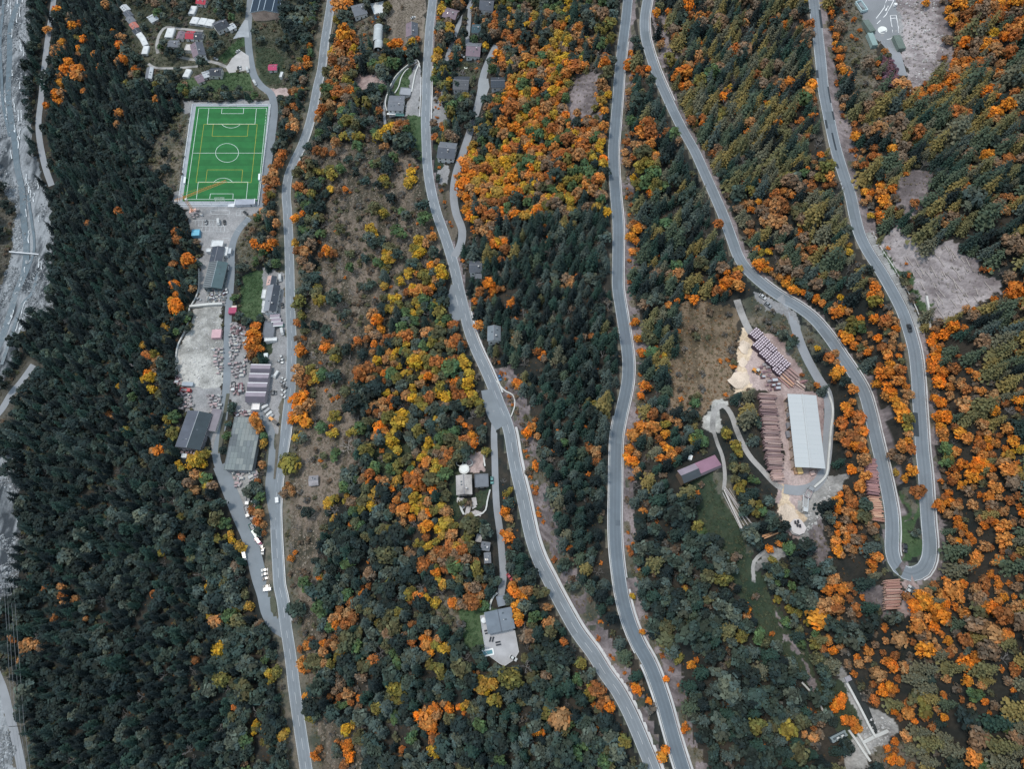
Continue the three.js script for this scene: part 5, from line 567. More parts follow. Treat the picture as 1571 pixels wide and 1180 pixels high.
  for (const [i, y] of [626, 640, 655, 668].entries()) bx('machine_box', 1209.5 - i * 0.9, y, 1.6, 2, 3.4, 0.05, mat(0.2, 0.2, 0.22), ['grey machine box topmost along the hall', 'grey machine box second along the hall', 'grey machine box third along the hall', 'grey machine box lowest along the hall'][i], 'machine');
  const sp2 = at(1222.5, 809), pit = thing('burner_base', 'round pale concrete base with dark posts below the yard', 'concrete base', [sp2.x, sp2.y, sp2.z]); const pg = new THREE.CylinderGeometry(4, 4.4, 1.6, 9); pg.translate(0, 0.5, 0); mesh('slab', metreUV(pg), mat(0.5, 0.46, 0.45), pit); for (const [a, b] of [[-1.2, -2], [0.2, -2.4], [-0.4, -0.6], [0.8, -0.2]]) mesh('post', box(0.7, 1.3, 1.5, a, 1.7, b), mat(0.04, 0.04, 0.05), pit);
  // barn
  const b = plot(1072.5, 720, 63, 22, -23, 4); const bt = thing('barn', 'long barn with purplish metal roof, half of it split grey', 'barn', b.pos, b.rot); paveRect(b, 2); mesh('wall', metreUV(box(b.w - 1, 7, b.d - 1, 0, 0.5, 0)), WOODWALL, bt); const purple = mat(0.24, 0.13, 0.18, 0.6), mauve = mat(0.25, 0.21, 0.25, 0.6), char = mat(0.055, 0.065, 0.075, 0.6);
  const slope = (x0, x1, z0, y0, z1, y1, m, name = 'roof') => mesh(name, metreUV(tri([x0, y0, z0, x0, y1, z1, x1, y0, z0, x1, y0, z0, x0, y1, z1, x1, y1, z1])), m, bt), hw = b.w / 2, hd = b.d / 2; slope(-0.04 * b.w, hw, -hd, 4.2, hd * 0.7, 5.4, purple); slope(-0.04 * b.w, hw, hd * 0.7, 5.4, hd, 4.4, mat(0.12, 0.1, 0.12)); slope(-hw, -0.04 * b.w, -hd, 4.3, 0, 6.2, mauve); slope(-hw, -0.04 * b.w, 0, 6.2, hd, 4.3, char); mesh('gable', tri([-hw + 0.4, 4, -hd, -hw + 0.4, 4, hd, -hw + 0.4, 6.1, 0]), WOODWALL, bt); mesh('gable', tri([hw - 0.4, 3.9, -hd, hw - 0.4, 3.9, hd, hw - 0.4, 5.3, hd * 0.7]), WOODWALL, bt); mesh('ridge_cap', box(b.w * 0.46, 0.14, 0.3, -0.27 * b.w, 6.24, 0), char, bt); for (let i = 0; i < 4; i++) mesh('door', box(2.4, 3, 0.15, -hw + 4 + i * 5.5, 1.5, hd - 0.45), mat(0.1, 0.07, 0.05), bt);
  bx('water_tank', 1058, 703, 1.8, 1.6, 2.6, -0.4, mat(0.8, 0.8, 0.78), 'white box on the grass above the barn', 'tank');
  // upper right yard containers
  const con = (x, y, w, d, turn, m, m2, label) => { const p2 = plot(x, y, w, d, turn, 2.6), g = thing('container', label, 'container', p2.pos, p2.rot); paveRect(p2); mesh('body', metreUV(box(p2.w, 2.6, p2.d, 0, 1.3, 0)), m, g); const k = Math.max(4, Math.round(p2.d / 0.9)), rg2 = box(p2.w + 0.1, 0.08, 0.25); for (let i = 0; i < k; i++) { const q = mesh('roof_rib', rg2, m2, g); q.position.set(0, 2.63, (i + 0.5) / k * p2.d - p2.d / 2); } mesh('door', box(p2.w * 0.8, 2.3, 0.1, 0, 1.25, p2.d / 2 + 0.05), m2, g); };
  const gg = mat(0.15, 0.19, 0.17), g2 = mat(0.12, 0.15, 0.135), tl = mat(0.27, 0.36, 0.35); con(1333, 39, 9, 18, -12, gg, g2, 'grey green container at the left edge of the marked yard'); con(1338.4, 59.5, 8.5, 19, -4, tl, mat(0.22, 0.31, 0.3), 'pale teal container below the grey green one'); con(1379.6, 64, 11, 20, -4, gg, g2, 'dark green container at the foot of the marked yard');
  { const p3 = plot(1321, 9.5, 9, 15, -12, 1), g = thing('skip', 'pale blue open skip at the top left of the marked yard', 'skip', p3.pos, p3.rot), m = mat(0.45, 0.58, 0.6); for (const s of [-1, 1]) { mesh('side', box(0.4, 1.6, p3.d, s * p3.w / 2, 0.8, 0), m, g); mesh('end', box(p3.w - 0.4, 1.6, 0.4, 0, 0.8, s * p3.d / 2), m, g); } mesh('floor', box(p3.w - 0.4, 0.2, p3.d - 0.4, 0, 0.2, 0), mat(0.12, 0.13, 0.13), g); }
  bx('cargo_box', 1371.6, 9.5, 1.5, 1.6, 1.5, 0.2, mat(0.78, 0.78, 0.78), 'small white box at the right edge of the marked yard', 'box');
  house({ name: 'gate_house', x: 1300, y: 1041.5, w: 9, d: 8, turn: -25, eave: 3, ridge: 'flat', roof: mat(0.3, 0.29, 0.32), windows: false, over: 0.1, label: 'small grey hut at the head of the concrete channel', category: 'hut' });
  { const p4 = plot(1286, 1130, 25, 10, -27, 2.4), g = thing('site_cabin', 'blue grey open topped cabin in the dark clearing at lower right', 'cabin', p4.pos, p4.rot), m = mat(0.2, 0.24, 0.25); paveRect(p4, 2); mesh('wall', box(p4.w, 2.6, p4.d, 0, 1.2, 0), mat(0.08, 0.1, 0.11), g); for (const s of [-1, 1]) { mesh('rim', box(p4.w + 0.3, 0.5, 0.8, 0, 2.6, s * (p4.d / 2 - 0.4)), m, g); mesh('rim', box(0.8, 0.5, p4.d - 1.6, s * (p4.w / 2 - 0.4), 2.6, 0), m, g); } for (const a of [-0.1, 0.2]) mesh('roof_box', box(1.2, 0.6, 0.8, a * p4.w, 2.8, 0.4), mat(0.6, 0.62, 0.62), g); }
  structure('channel_floor', drape(worldPoly('1299,1043 1306,1041 1316,1060 1332,1085 1346,1122 1341,1129 1326,1102 1308,1066'), 0.15), mat(0.025, 0.03, 0.03, 0.9, ROUGHTONE), 'dark bottom of the concrete channel');
}
// small buildings and boxes of the yards
function crateBox(name, x, y, w, h, d, rot, m, label, cat, group) { const v = at(x, y), g = thing(name, label, cat, [v.x, v.y, v.z], rot, group); mesh('body', metreUV(box(w, h * 0.88, d, 0, h * 0.44, 0)), m, g); mesh('lid', metreUV(box(w + 0.1, h * 0.12, d + 0.1, 0, h * 0.94, 0)), m, g); pave([v], Math.max(w, d) / 2); return g; }
crateBox('cargo_box', 334.5, 514.5, 6.4, 2.6, 6.6, 0.05, mat(0.5, 0.33, 0.35), 'pinkish container standing in the pale gravel lot', 'container'); crateBox('cargo_box', 359, 479, 5.4, 2.6, 4.6, 0.05, mat(0.34, 0.07, 0.13), 'crimson container right of the yard lane', 'container'); crateBox('cargo_box', 361, 473, 3.4, 2, 2, 0.05, mat(0.6, 0.5, 0.45), 'beige box above the crimson container', 'container');
crateBox('cargo_box', 290.5, 591.5, 7.4, 2.6, 2.8, -0.05, mat(0.3, 0.34, 0.38), 'grey blue container above the red lorry', 'container'); crateBox('refuse_bin', 432.5, 499, 2.6, 1.6, 3, 0.3, mat(0.06, 0.36, 0.26), 'green bin beside the slanted awning', 'bin'); crateBox('cargo_box', 409.5, 547, 2.6, 2.2, 3, 0.1, mat(0.6, 0.64, 0.64), 'pale box under the trees below the flat workshop', 'container'); crateBox('cargo_box', 426, 768, 2, 1.6, 3.4, 0.2, mat(0.7, 0.7, 0.7), 'white box in the bushes left of the valley road', 'box');
{ // goods stored in the yards: pallets, stone blocks and timber, one heap object each pallet
  const R = rngOf(909), tones = [mat(0.36, 0.355, 0.35), mat(0.34, 0.29, 0.29), mat(0.25, 0.24, 0.25), mat(0.38, 0.28, 0.28), mat(0.17, 0.1, 0.115), mat(0.42, 0.44, 0.47), mat(0.46, 0.44, 0.4), mat(0.15, 0.17, 0.19)], words = ['white', 'rosy', 'grey', 'pink', 'maroon', 'steel grey', 'cream', 'charcoal'], protos = {};
  function pallets(poly, n, where, ts, grid = 0) { const pg = pairs(poly), xs = pg.map(p => p[0]), ys = pg.map(p => p[1]); let k = 0, guard = 0; const done = []; while (k < n && guard++ < 4000) { const x = Math.min(...xs) + R() * (Math.max(...xs) - Math.min(...xs)), y = Math.min(...ys) + R() * (Math.max(...ys) - Math.min(...ys)); if (!inside(pg, x, y)) continue; const v = at(x, y); if (done.some(q => q.distanceTo(v) < 2.1)) continue; done.push(v); const t = ts[Math.floor(R() * ts.length)], key = t + where; let o; if (!protos[key]) { o = protos[key] = thing('pallet_load', `${words[t]} pallet load ${where}`, 'pallet', [0, 0, 0], 0, `${words[t]} pallet loads ${where}`); mesh('load', metreUV(box(1.9, 1.3, 1.5, 0, 0.85, 0)), tones[t], o); mesh('top_layer', metreUV(box(1.4, 0.35, 1.1, 0.15, 1.7, 0.1)), tones[(t + 1) % 8], o); for (const z of [-0.6, 0, 0.6]) mesh('runner', box(2.1, 0.18, 0.14, 0, 0.1, z), mat(0.4, 0.3, 0.2), o); } else { o = protos[key].clone(); o.name = numbered('pallet_load'); scene.add(o); } o.position.copy(v); o.rotation.y = R() < 0.6 ? 0.05 : R() * 3; const s = 0.75 + 0.7 * R() * R(); o.scale.set(s * (1 + 0.6 * R()), 0.7 + 0.6 * R(), s); k++; } }
  pallets('354,498 379,498 380,515 356,516', 30, 'in the upper goods yard right of the lane', [0, 3, 4, 6, 1]); pallets('354,516 372,517 366,546 355,556', 34, 'along the lane in the goods yard', [0, 2, 5, 1, 7]); pallets('377,514 382,514 381,556 377,556', 16, 'beside the orange trees in the goods yard', [0, 2, 5, 7]); pallets('354,560 376,556 378,576 360,582', 26, 'above the dark bins of the goods yard', [2, 7, 1, 5]); pallets('356,590 374,590 373,604 357,606', 16, 'below the yard left of the sawtooth hall', [0, 7, 3, 2]); pallets('275,604 294,604 296,626 276,628', 30, 'on the rubble heap above the dark hall', [0, 2, 5, 1]); pallets('320,606 338,608 340,626 326,632', 18, 'right of the dark hall entrance', [2, 1, 0, 7]); pallets('362,632 380,630 392,632 390,638 362,639', 16, 'along the top of the large grey shed', [3, 2, 5, 4]); pallets('356,724 378,722 371,744 363,748', 26, 'of the three sided stone yard', [0, 2, 5]); pallets('383,722 396,722 392,744 386,746', 14, 'right of the three sided stone yard', [2, 0, 5]); pallets('318,448 346,446 346,468 322,468', 34, 'between the green hall and the white wall', [0, 4, 5, 6]); pallets('279,688 312,692 310,700 280,696', 12, 'against the lower end of the dark hall', [2, 0, 7, 3]); pallets('272,575 280,575 280,598 272,598', 10, 'at the lower left of the gravel lot', [0, 3, 4]); pallets('328,534 342,536 342,572 336,574', 26, 'of stone blocks on the right of the gravel lot', [0, 2, 5]); pallets('380,772 388,770 398,800 402,840 396,838 386,800', 20, 'stored along the parking road', [2, 0, 7, 5]); pallets('1158,562 1176,560 1196,598 1178,600', 14, 'scattered beside the orange loader', [3, 1, 4]); pallets('294,326 306,324 312,333 298,336', 9, 'below the crane on the car park', [0, 1, 5]);
  const gm = new THREE.InstancedMesh(new THREE.IcosahedronGeometry(1, 0), new THREE.MeshStandardMaterial({ roughness: 1 }), 900), M = new THREE.Matrix4(), Q = new THREE.Quaternion(), c = new THREE.Color(); const areas = [['300,480 340,474 342,520 336,590 300,598 276,592 273,540 290,505', 420], ['1374,0 1436,0 1450,70 1410,140 1392,120', 260], ['1318,1120 1344,1095 1374,1112 1340,1160', 120], ['1240,780 1275,745 1270,790 1235,820', 100]]; let k = 0; for (const [s, n] of areas) { const pg = pairs(s), xs = pg.map(p => p[0]), ys = pg.map(p => p[1]); for (let i = 0, gd = 0; i < n && gd < 9000; gd++) { const x = Math.min(...xs) + R() * (Math.max(...xs) - Math.min(...xs)), y = Math.min(...ys) + R() * (Math.max(...ys) - Math.min(...ys)); if (!inside(pg, x, y)) continue; const v = at(x, y), z = 0.2 + 0.7 * R() * R(); Q.setFromEuler(new THREE.Euler(R() * 6, R() * 6, 0)); M.compose(v, Q, V(z * 1.3, z * 0.8, z)); gm.setMatrixAt(k, M); const b = 0.36 + 0.3 * R(); gm.setColorAt(k++, c.setRGB(b, b * 0.98, b * 0.96)); i++; } } gm.count = k; gm.name = 'loose_stones'; scene.add(gm); tag(gm, 'loose pale stones on the gravel lots and quarry slope', 'stones', null, 'stuff');
}
// tower crane: mast with climbing lattice, long jib over the pitch
{
  const b = at(297.5, 325.5), H = 17, o = thing('tower_crane', 'orange lattice tower crane reaching over the corner of the pitch', 'crane', [b.x, b.y, b.z]), m = mat(0.8, 0.36, 0.09, 0.6), w = 0.75, top = b.y + H;
  const tip = onLevel(348, 278, top), jx = tip[0] - b.x, jz = tip[1] - b.z, L = Math.hypot(jx, jz), ang = -Math.atan2(jz, jx);
  const lattice = (x0, x1, r) => { const g = [], n = Math.round((x1 - x0) / 1.8); for (const y of [0, 1]) for (const s of y ? [0] : [-1, 1]) g.push(cyl(0.1, 0.1, V(x0, y * 1.5, s * r), V(x1, y * 1.5, s * r), 4)); for (let i = 0; i < n; i++) { const a = x0 + (x1 - x0) * i / n, c = x0 + (x1 - x0) * (i + 1) / n; for (const s of [-1, 1]) g.push(cyl(0.07, 0.07, V(a, 0, s * r), V((a + c) / 2, 1.5, 0), 3), cyl(0.07, 0.07, V((a + c) / 2, 1.5, 0), V(c, 0, s * r), 3)); g.push(cyl(0.07, 0.07, V(a, 0, -r), V(c, 0, r), 3)); } return merge(g); };
  const mg = []; for (const s of [-1, 1]) for (const t of [-1, 1]) mg.push(cyl(0.14, 0.14, V(s * w, 0, t * w), V(s * w, H, t * w), 4)); for (let i = 0; i < 15; i++) { const y = i * H / 15, y2 = (i + 1) * H / 15; for (const s of [-1, 1]) mg.push(cyl(0.07, 0.07, V(-w, y, s * w), V(w, y2, s * w), 3), cyl(0.07, 0.07, V(s * w, y, -w), V(s * w, y2, w), 3)); }
  mesh('mast', merge(mg), m, o); const jib = new THREE.Group(); jib.name = 'jib'; jib.position.y = H; jib.rotation.y = ang; o.add(jib); mesh('boom', lattice(0, L, 0.7), m, jib); mesh('counter_boom', lattice(-7, 0, 0.7), m, jib); mesh('counterweight', box(2, 2, 1.8, -6.4, -0.6, 0), mat(0.45, 0.43, 0.42), jib); mesh('cab', box(1.6, 1.8, 1.4, 0.6, -1, 1.2), mat(0.75, 0.72, 0.68, 0.5), jib); mesh('peak', cyl(0.3, 0.1, V(0, 0, 0), V(0, 4.5, 0), 4), m, jib); mesh('stay', cyl(0.06, 0.06, V(0, 4.5, 0), V(L * 0.7, 1.5, 0), 4), m, jib); mesh('stay', cyl(0.06, 0.06, V(0, 4.5, 0), V(-6.5, 1.5, 0), 4), m, jib);
  mesh('base', metreUV(box(4.6, 0.9, 4.6, 0, 0.4, 0)), mat(0.6, 0.42, 0.36), o); for (const s of [-1, 1]) mesh('ballast', box(1.2, 1.1, 4.2, s * 1.7, 1.3, 0), mat(0.7, 0.45, 0.38), o);
}

// ------------------------------------------------------------------ vehicles
const GLASS = mat(0.02, 0.025, 0.03, 0.15, null), TYRE = mat(0.015, 0.015, 0.016, 0.9, null), RIM = mat(0.4, 0.4, 0.42, 0.4, null), LAMP = mat(0.75, 0.75, 0.7, 0.2, null), TAIL = mat(0.4, 0.02, 0.02, 0.3, null);
function paintMat(c) { const m = new THREE.MeshPhysicalMaterial({ roughness: 0.4, clearcoat: 0.7, clearcoatRoughness: 0.15 }); m.color.setRGB(...c); return m; }
const PAINTS = { white: paintMat([0.58, 0.59, 0.59]), silver: paintMat([0.3, 0.315, 0.33]), black: paintMat([0.018, 0.02, 0.024]), grey: paintMat([0.12, 0.13, 0.14]), blue: paintMat([0.03, 0.14, 0.3]), red: paintMat([0.5, 0.03, 0.04]), orange: paintMat([0.72, 0.3, 0.04]), teal: paintMat([0.1, 0.3, 0.29]), pink: paintMat([0.6, 0.22, 0.3]) };
function profile(pts, width, bevel = 0.08) { const s = new THREE.Shape(pts.map(p => new THREE.Vector2(p[0], p[1]))), g = new THREE.ExtrudeGeometry(s, { depth: width - 2 * bevel, bevelEnabled: true, bevelThickness: bevel, bevelSize: bevel, bevelSegments: 2 }); g.translate(0, 0, -width / 2 + bevel); return g; }
const WHEELG = (() => { const g = new THREE.CylinderGeometry(0.33, 0.33, 0.24, 12); g.rotateX(Math.PI / 2); return g; })(), RIMG = (() => { const g = new THREE.CylinderGeometry(0.19, 0.19, 0.26, 8); g.rotateX(Math.PI / 2); return g; })();
const CARG = { body: profile([[-2.1, 0.32], [2.1, 0.32], [2.14, 0.62], [1.95, 0.82], [0.95, 0.92], [-1.9, 0.95], [-2.14, 0.7]], 1.78), glass: profile([[-1.75, 0.95], [0.95, 0.92], [0.25, 1.36], [-1.25, 1.38]], 1.6, 0.12), roof: box(1.35, 0.07, 1.3, -0.5, 1.5, 0) };
const VANG = { body: profile([[-2.6, 0.35], [2.55, 0.35], [2.6, 0.9], [2.15, 1.25], [1.55, 2.15], [-2.55, 2.2]], 1.95), glass: profile([[1.62, 1.3], [2.1, 1.25], [1.62, 1.95]], 1.84, 0.05), roof: box(3.4, 0.06, 1.5, -0.8, 2.32, 0) };
function wheels(o, xs, z, s = 1) { for (const x of xs) for (const t of [-1, 1]) { const wl = mesh('wheel', WHEELG, TYRE, o); wl.position.set(x, 0.33 * s, t * z); wl.scale.setScalar(s); mesh('rim', RIMG, RIM, wl); } }
function car(px, py, deg, colour, label, type = 'car', group) {      // deg: heading in the photo, 0 = to the right, 90 = downwards
  const a = at(px, py), r = deg * Math.PI / 180, b = at(px + 6 * Math.cos(r), py + 6 * Math.sin(r)), o = thing(type === 'van' ? 'van' : 'parked_car', label, type, [a.x, a.y + 0.2, a.z], -Math.atan2(b.z - a.z, b.x - a.x), group), G = type === 'van' ? VANG : CARG, L = type === 'van' ? 2.55 : 2.1;
  mesh('body', G.body, PAINTS[colour], o); mesh('windows', G.glass, GLASS, o); mesh('roof', G.roof, PAINTS[colour], o); wheels(o, [-L * 0.62, L * 0.64], 0.82); for (const t of [-1, 1]) { mesh('headlight', box(0.12, 0.16, 0.36, L - 0.02, 0.68, t * 0.62), LAMP, o); mesh('tail_light', box(0.08, 0.16, 0.3, -L - 0.04, 0.72, t * 0.64), TAIL, o); } pave([a], 3); return o;
}
function lorry(px, py, deg, cab, load, label, L = 7) { const a = at(px, py), r = deg * Math.PI / 180, b = at(px + 6 * Math.cos(r), py + 6 * Math.sin(r)), o = thing('lorry', label, 'lorry', [a.x, a.y + 0.2, a.z], -Math.atan2(b.z - a.z, b.x - a.x)); mesh('chassis', box(L, 0.3, 1.6, 0, 0.75, 0), mat(0.05, 0.05, 0.05, 0.8, null), o); const cg = profile([[L / 2 - 2, 0.6], [L / 2, 0.6], [L / 2, 1.7], [L / 2 - 0.25, 2.7], [L / 2 - 2, 2.7]], 2.3); mesh('cab', cg, PAINTS[cab], o); mesh('windscreen', box(0.1, 0.8, 1.9, L / 2 + 0.05, 1.95, 0), GLASS, o); mesh('load_bed', metreUV(box(L - 2.4, 0.2, 2.4, -1.1, 1.05, 0)), mat(0.3, 0.3, 0.3), o); for (const s of [-1, 1]) mesh('side_board', metreUV(box(L - 2.4, 1.2, 0.12, -1.1, 1.7, s * 1.2)), load, o); mesh('tail_board', metreUV(box(0.12, 1.2, 2.3, -L / 2 + 0.1, 1.7, 0)), load, o); mesh('front_board', metreUV(box(0.12, 1.4, 2.3, L / 2 - 2.35, 1.75, 0)), load, o); wheels(o, [-L * 0.36, -L * 0.22, L * 0.34], 1.0, 1.4); pave([a], 4); }
car(407, 875, 170, 'white', 'white car topmost of those parked beside the valley road'); car(407.2, 881.5, 165, 'silver', 'silver car parked second beside the valley road'); car(409, 888, 165, 'black', 'black car parked in the middle of the roadside row'); car(410, 900, 170, 'grey', 'dark grey car parked just above the white van'); car(411, 905, 172, 'white', 'white van lowest in the roadside parking row', 'van'); car(376.6, 853.5, 80, 'white', 'white van parked at the left edge of the parking road', 'van');
lorry(382, 769, 95, 'white', mat(0.5, 0.5, 0.5), 'white lorry parked at the top of the roadside goods', 6); lorry(380.5, 786, 75, 'silver', mat(0.42, 0.4, 0.4), 'grey lorry below the white one on the parking road', 8); lorry(389, 812, 65, 'teal', mat(0.1, 0.22, 0.2), 'green lorry on the right of the parking road', 7); car(394, 822.5, 60, 'teal', 'teal van behind the pink one on the parking road', 'van'); car(398, 831, 55, 'pink', 'pink van parked on the right of the parking road', 'van'); car(403.5, 841, 90, 'black', 'black car parked below the pink van'); car(404.5, 846, 100, 'silver', 'silver car parked below the black one on the parking road');
const vans = [[404, 620, 150, 'white'], [407.5, 625.5, 150, 'white'], [410.5, 632, 140, 'silver'], [414, 637, 140, 'white'], [416.5, 641.5, 140, 'silver']]; vans.forEach(([x, y, d, c], i) => car(x, y, d, c, ['white van uppermost in the slanted row below the sawtooth hall', 'white van second in the slanted row of vans', 'silver van third in the slanted row of vans', 'white van fourth in the slanted row of vans', 'silver van just above the orange one'][i], 'van')); car(419.5, 645.5, 35, 'orange', 'orange van in the slanted row near the valley road', 'van'); car(424.5, 650, 35, 'black', 'black van lowest in the slanted row', 'van');
[[433, 549, 60, 'white'], [430, 555.5, 20, 'silver'], [434, 554, 90, 'white'], [425, 576, 120, 'white'], [415, 577, 10, 'white'], [435.5, 582, 30, 'white'], [434, 587.5, 30, 'silver'], [437, 594, 30, 'black'], [435, 600.5, 35, 'white'], [435, 608, 35, 'white'], [421, 602, 0, 'black'], [421, 605, 0, 'grey']].forEach(([x, y, d, c], i) => car(x, y, d, c, ['white car highest on the lot right of the inn workshop', 'silver car on the lot above the sawtooth hall', 'white car nose to tail on the lot above the sawtooth hall', 'white van turned across the lot right of the sawtooth hall', 'white car against the top right of the sawtooth hall', 'white car first in the slanted line by the dark wall', 'silver car second in the slanted line by the dark wall', 'black car third in the slanted line by the dark wall', 'white car fourth in the slanted line by the dark wall', 'white car last in the slanted line by the dark wall', 'black car right of the sawtooth hall', 'dark grey car below the black one by the sawtooth hall'][i], i === 3 ? 'van' : 'car'));
car(434, 510, 80, 'white', 'white van parked right of the flat workshop', 'van'); car(431, 428, 90, 'white', 'white van beside the top of the inn', 'van'); car(434, 469.5, 85, 'black', 'black car parked between the inn and the valley road'); car(350.5, 411, 85, 'white', 'white van right of the green hall', 'van'); car(348.5, 447, 85, 'white', 'white car at the lower right corner of the green hall'); car(306, 460, 20, 'silver', 'silver car beside the parapet near the white wall'); car(336.5, 342, 85, 'white', 'white van in the upper bay row of the car park', 'van'); car(345.5, 342, 85, 'black', 'black car in the upper bay row of the car park'); car(317, 341.5, 85, 'silver', 'silver car in the upper bay row of the car park'); car(377.5, 327.5, 40, 'black', 'black car near the square bays by the changing rooms');
car(366.5, 106, 85, 'black', 'black car on the pale village forecourt'); car(369.5, 105, 85, 'white', 'white car next to the black one on the forecourt'); car(366, 80, -40, 'white', 'white car at the corner of the village lawn'); car(332, 91.5, 25, 'white', 'white car on the village path'); car(381, 109, 80, 'white', 'white van parked beside the village lane', 'van'); car(392, 129, 60, 'white', 'white van on the verge of the village lane', 'van');
[[299, 31.5, 12, 'van'], [311.5, 33, 12, 'van'], [322.5, 35, 12, 'van'], [261, 50.5, 85, 'van'], [287.5, 112.5, 105, 'van'], [217, 56, 60, 'van'], [221.5, 64, 70, 'van'], [223.5, 77, 88, 'van'], [296, 15.5, 10, 'van']].forEach(([x, y, deg], i) => { const p = plot(x, y, i < 3 ? 11 : i === 3 ? 12 : 9, i < 3 ? 10 : i === 3 ? 14 : 12, i < 3 ? 8 : [0, 0, 0, 2, 8, -25, -20, 0, 5][i], 2.4), o = thing('caravan', ['white caravan left in the row of three', 'white caravan in the middle of the row of three', 'white caravan right in the row of three', 'large white caravan inside the looping path', 'white caravan at the upper edge of the bright lawn', 'white caravan just below the slanting shed row', 'white caravan next lower beside the slanting shed row', 'white caravan lowest beside the slanting shed row', 'white caravan below the crimson roof at the top edge'][i], 'caravan', p.pos, p.rot); paveRect(p); const bg = profile([[-p.w / 2, 0.4], [p.w / 2, 0.4], [p.w / 2, 2.2], [p.w / 2 - 0.4, 2.6], [-p.w / 2 + 0.4, 2.6], [-p.w / 2, 2.2]], p.d, 0.15); mesh('body', metreUV(bg), WHITEROOF, o); mesh('window', box(p.w * 0.5, 0.6, 0.08, 0, 1.6, p.d / 2 + 0.05), GLASS, o); mesh('door', box(0.8, 1.7, 0.08, p.w * 0.34, 1.3, p.d / 2 + 0.04), mat(0.6, 0.6, 0.58), o); mesh('roof_hatch', box(0.9, 0.15, 0.9, 0, 2.8, 0), mat(0.5, 0.52, 0.53), o); wheels(o, [0], p.d / 2 - 0.1); });
car(634.5, 28.5, -35, 'white', 'white car above the pinkish roofed house'); car(701.5, 27.5, -55, 'white', 'white car beside the purplish roofed house'); car(577, 28, 80, 'blue', 'blue car below the white forecourt'); car(754.8, 737.5, 88, 'teal', 'teal car at the end of the stone house wing'); car(766.6, 580, 75, 'blue', 'blue car in the lay-by at the central junction'); car(782, 886, 50, 'red', 'red car at the drive above the pool villa'); car(1393.3, 504.5, 75, 'black', 'black car driving on the upper right road'); car(1386.5, 841.5, 88, 'black', 'black car parked on the grass inside the hairpin'); car(1392, 905, -62, 'white', 'white car parked outside the hairpin bend'); car(1396.5, 907, -62, 'grey', 'dark car next to the white one outside the hairpin'); car(1169, 456.5, 35, 'white', 'white car on the lay-by above the sawmill'); car(1177, 468.5, 35, 'silver', 'silver car on the lay-by nearer the sawmill road'); car(787.5, 1010, 30, 'white', 'white car at the lower corner of the villa deck'); car(709.5, 87.5, 20, 'white', 'white car beside the round garden table');
lorry(287, 600, 5, 'red', mat(0.5, 0.05, 0.06), 'red lorry at the foot of the pale gravel lot', 7.5); lorry(360, 595, 92, 'white', mat(0.05, 0.06, 0.07), 'lorry with dark sides left of the sawtooth hall', 7); lorry(371, 597, 92, 'silver', mat(0.35, 0.12, 0.16), 'lorry with maroon sides left of the sawtooth hall', 7); lorry(1233, 774, 95, 'white', mat(0.6, 0.62, 0.63), 'white lorry in the sawmill yard', 9); lorry(1239, 757, -65, 'silver', mat(0.5, 0.42, 0.42), 'silver trailer lorry at the sawmill loop', 6);
{ const v = at(1159, 571), o = thing('wheel_loader', 'orange wheel loader beside the sawdust heap', 'loader', [v.x, v.y, v.z], -0.6); mesh('body', profile([[-2.2, 0.7], [0.4, 0.7], [0.4, 1.9], [-2.2, 1.7]], 1.7), PAINTS.orange, o); mesh('cab', box(1.3, 1.5, 1.5, 0.3, 2.5, 0), GLASS, o); mesh('cab_roof', box(1.5, 0.14, 1.7, 0.3, 3.3, 0), mat(0.6, 0.6, 0.55, 0.5, null), o); for (const s of [-1, 1]) mesh('arm', cyl(0.14, 0.12, V(0.9, 1.5, s * 0.7), V(2.8, 0.8, s * 0.7), 6), PAINTS.orange, o); mesh('bucket', profile([[2.7, 0.1], [3.8, 0.1], [3.0, 1.1], [2.7, 0.9]], 2.6, 0.03), mat(0.12, 0.2, 0.19, 0.6, null), o); wheels(o, [-1.4, 1.2], 0.95, 2.1); pave([v], 4); const h = at(1140, 530); }
{ const v = at(699 + 1, 101); const t = at(715, 105), o = thing('garden_table', 'round white garden table on the lawn left of the turning place', 'table', [t.x, t.y, t.z]); const g = new THREE.CylinderGeometry(1.5, 1.5, 0.12, 18); g.translate(0, 0.9, 0); mesh('table_top', g, mat(0.72, 0.74, 0.62), o); mesh('pedestal', cyl(0.2, 0.3, V(0, 0, 0), V(0, 0.9, 0), 8), FRAME, o); }
// sawdust heaps
for (const [x, y, r, h, l] of [[1146, 532, 5, 1.0, 'upper tan sawdust heap beside the timber stacks'], [1141, 583, 7, 1.6, 'large cream sawdust heap left of the loader'], [1143, 556, 4, 0.9, 'small cream sawdust heap between the larger ones'], [1216, 786, 7, 0.9, 'spread tan sawdust heap at the foot of the yard']]) { const v = at(x, y), g = new THREE.ConeGeometry(r, h, 28, 8), p = g.attributes.position; for (let i = 0; i < p.count; i++) { const px = p.getX(i), py = p.getY(i), pz = p.getZ(i), n = 0.75 + 0.6 * fbm(px / 2.5 + x, pz / 2.5 + y, 8, 3); p.setXYZ(i, px * n, py + (n - 1) * 0.9, pz * n * 0.8); } g.computeVertexNormals(); g.translate(v.x, v.y + h / 2 - 0.35, v.z); const o = thing('sawdust_heap', l, 'sawdust heap'); mesh('heap', metreUV(g), mat(0.56, 0.46, 0.37, 1, ROUGHTONE), o); pave([v], r * 0.8); }

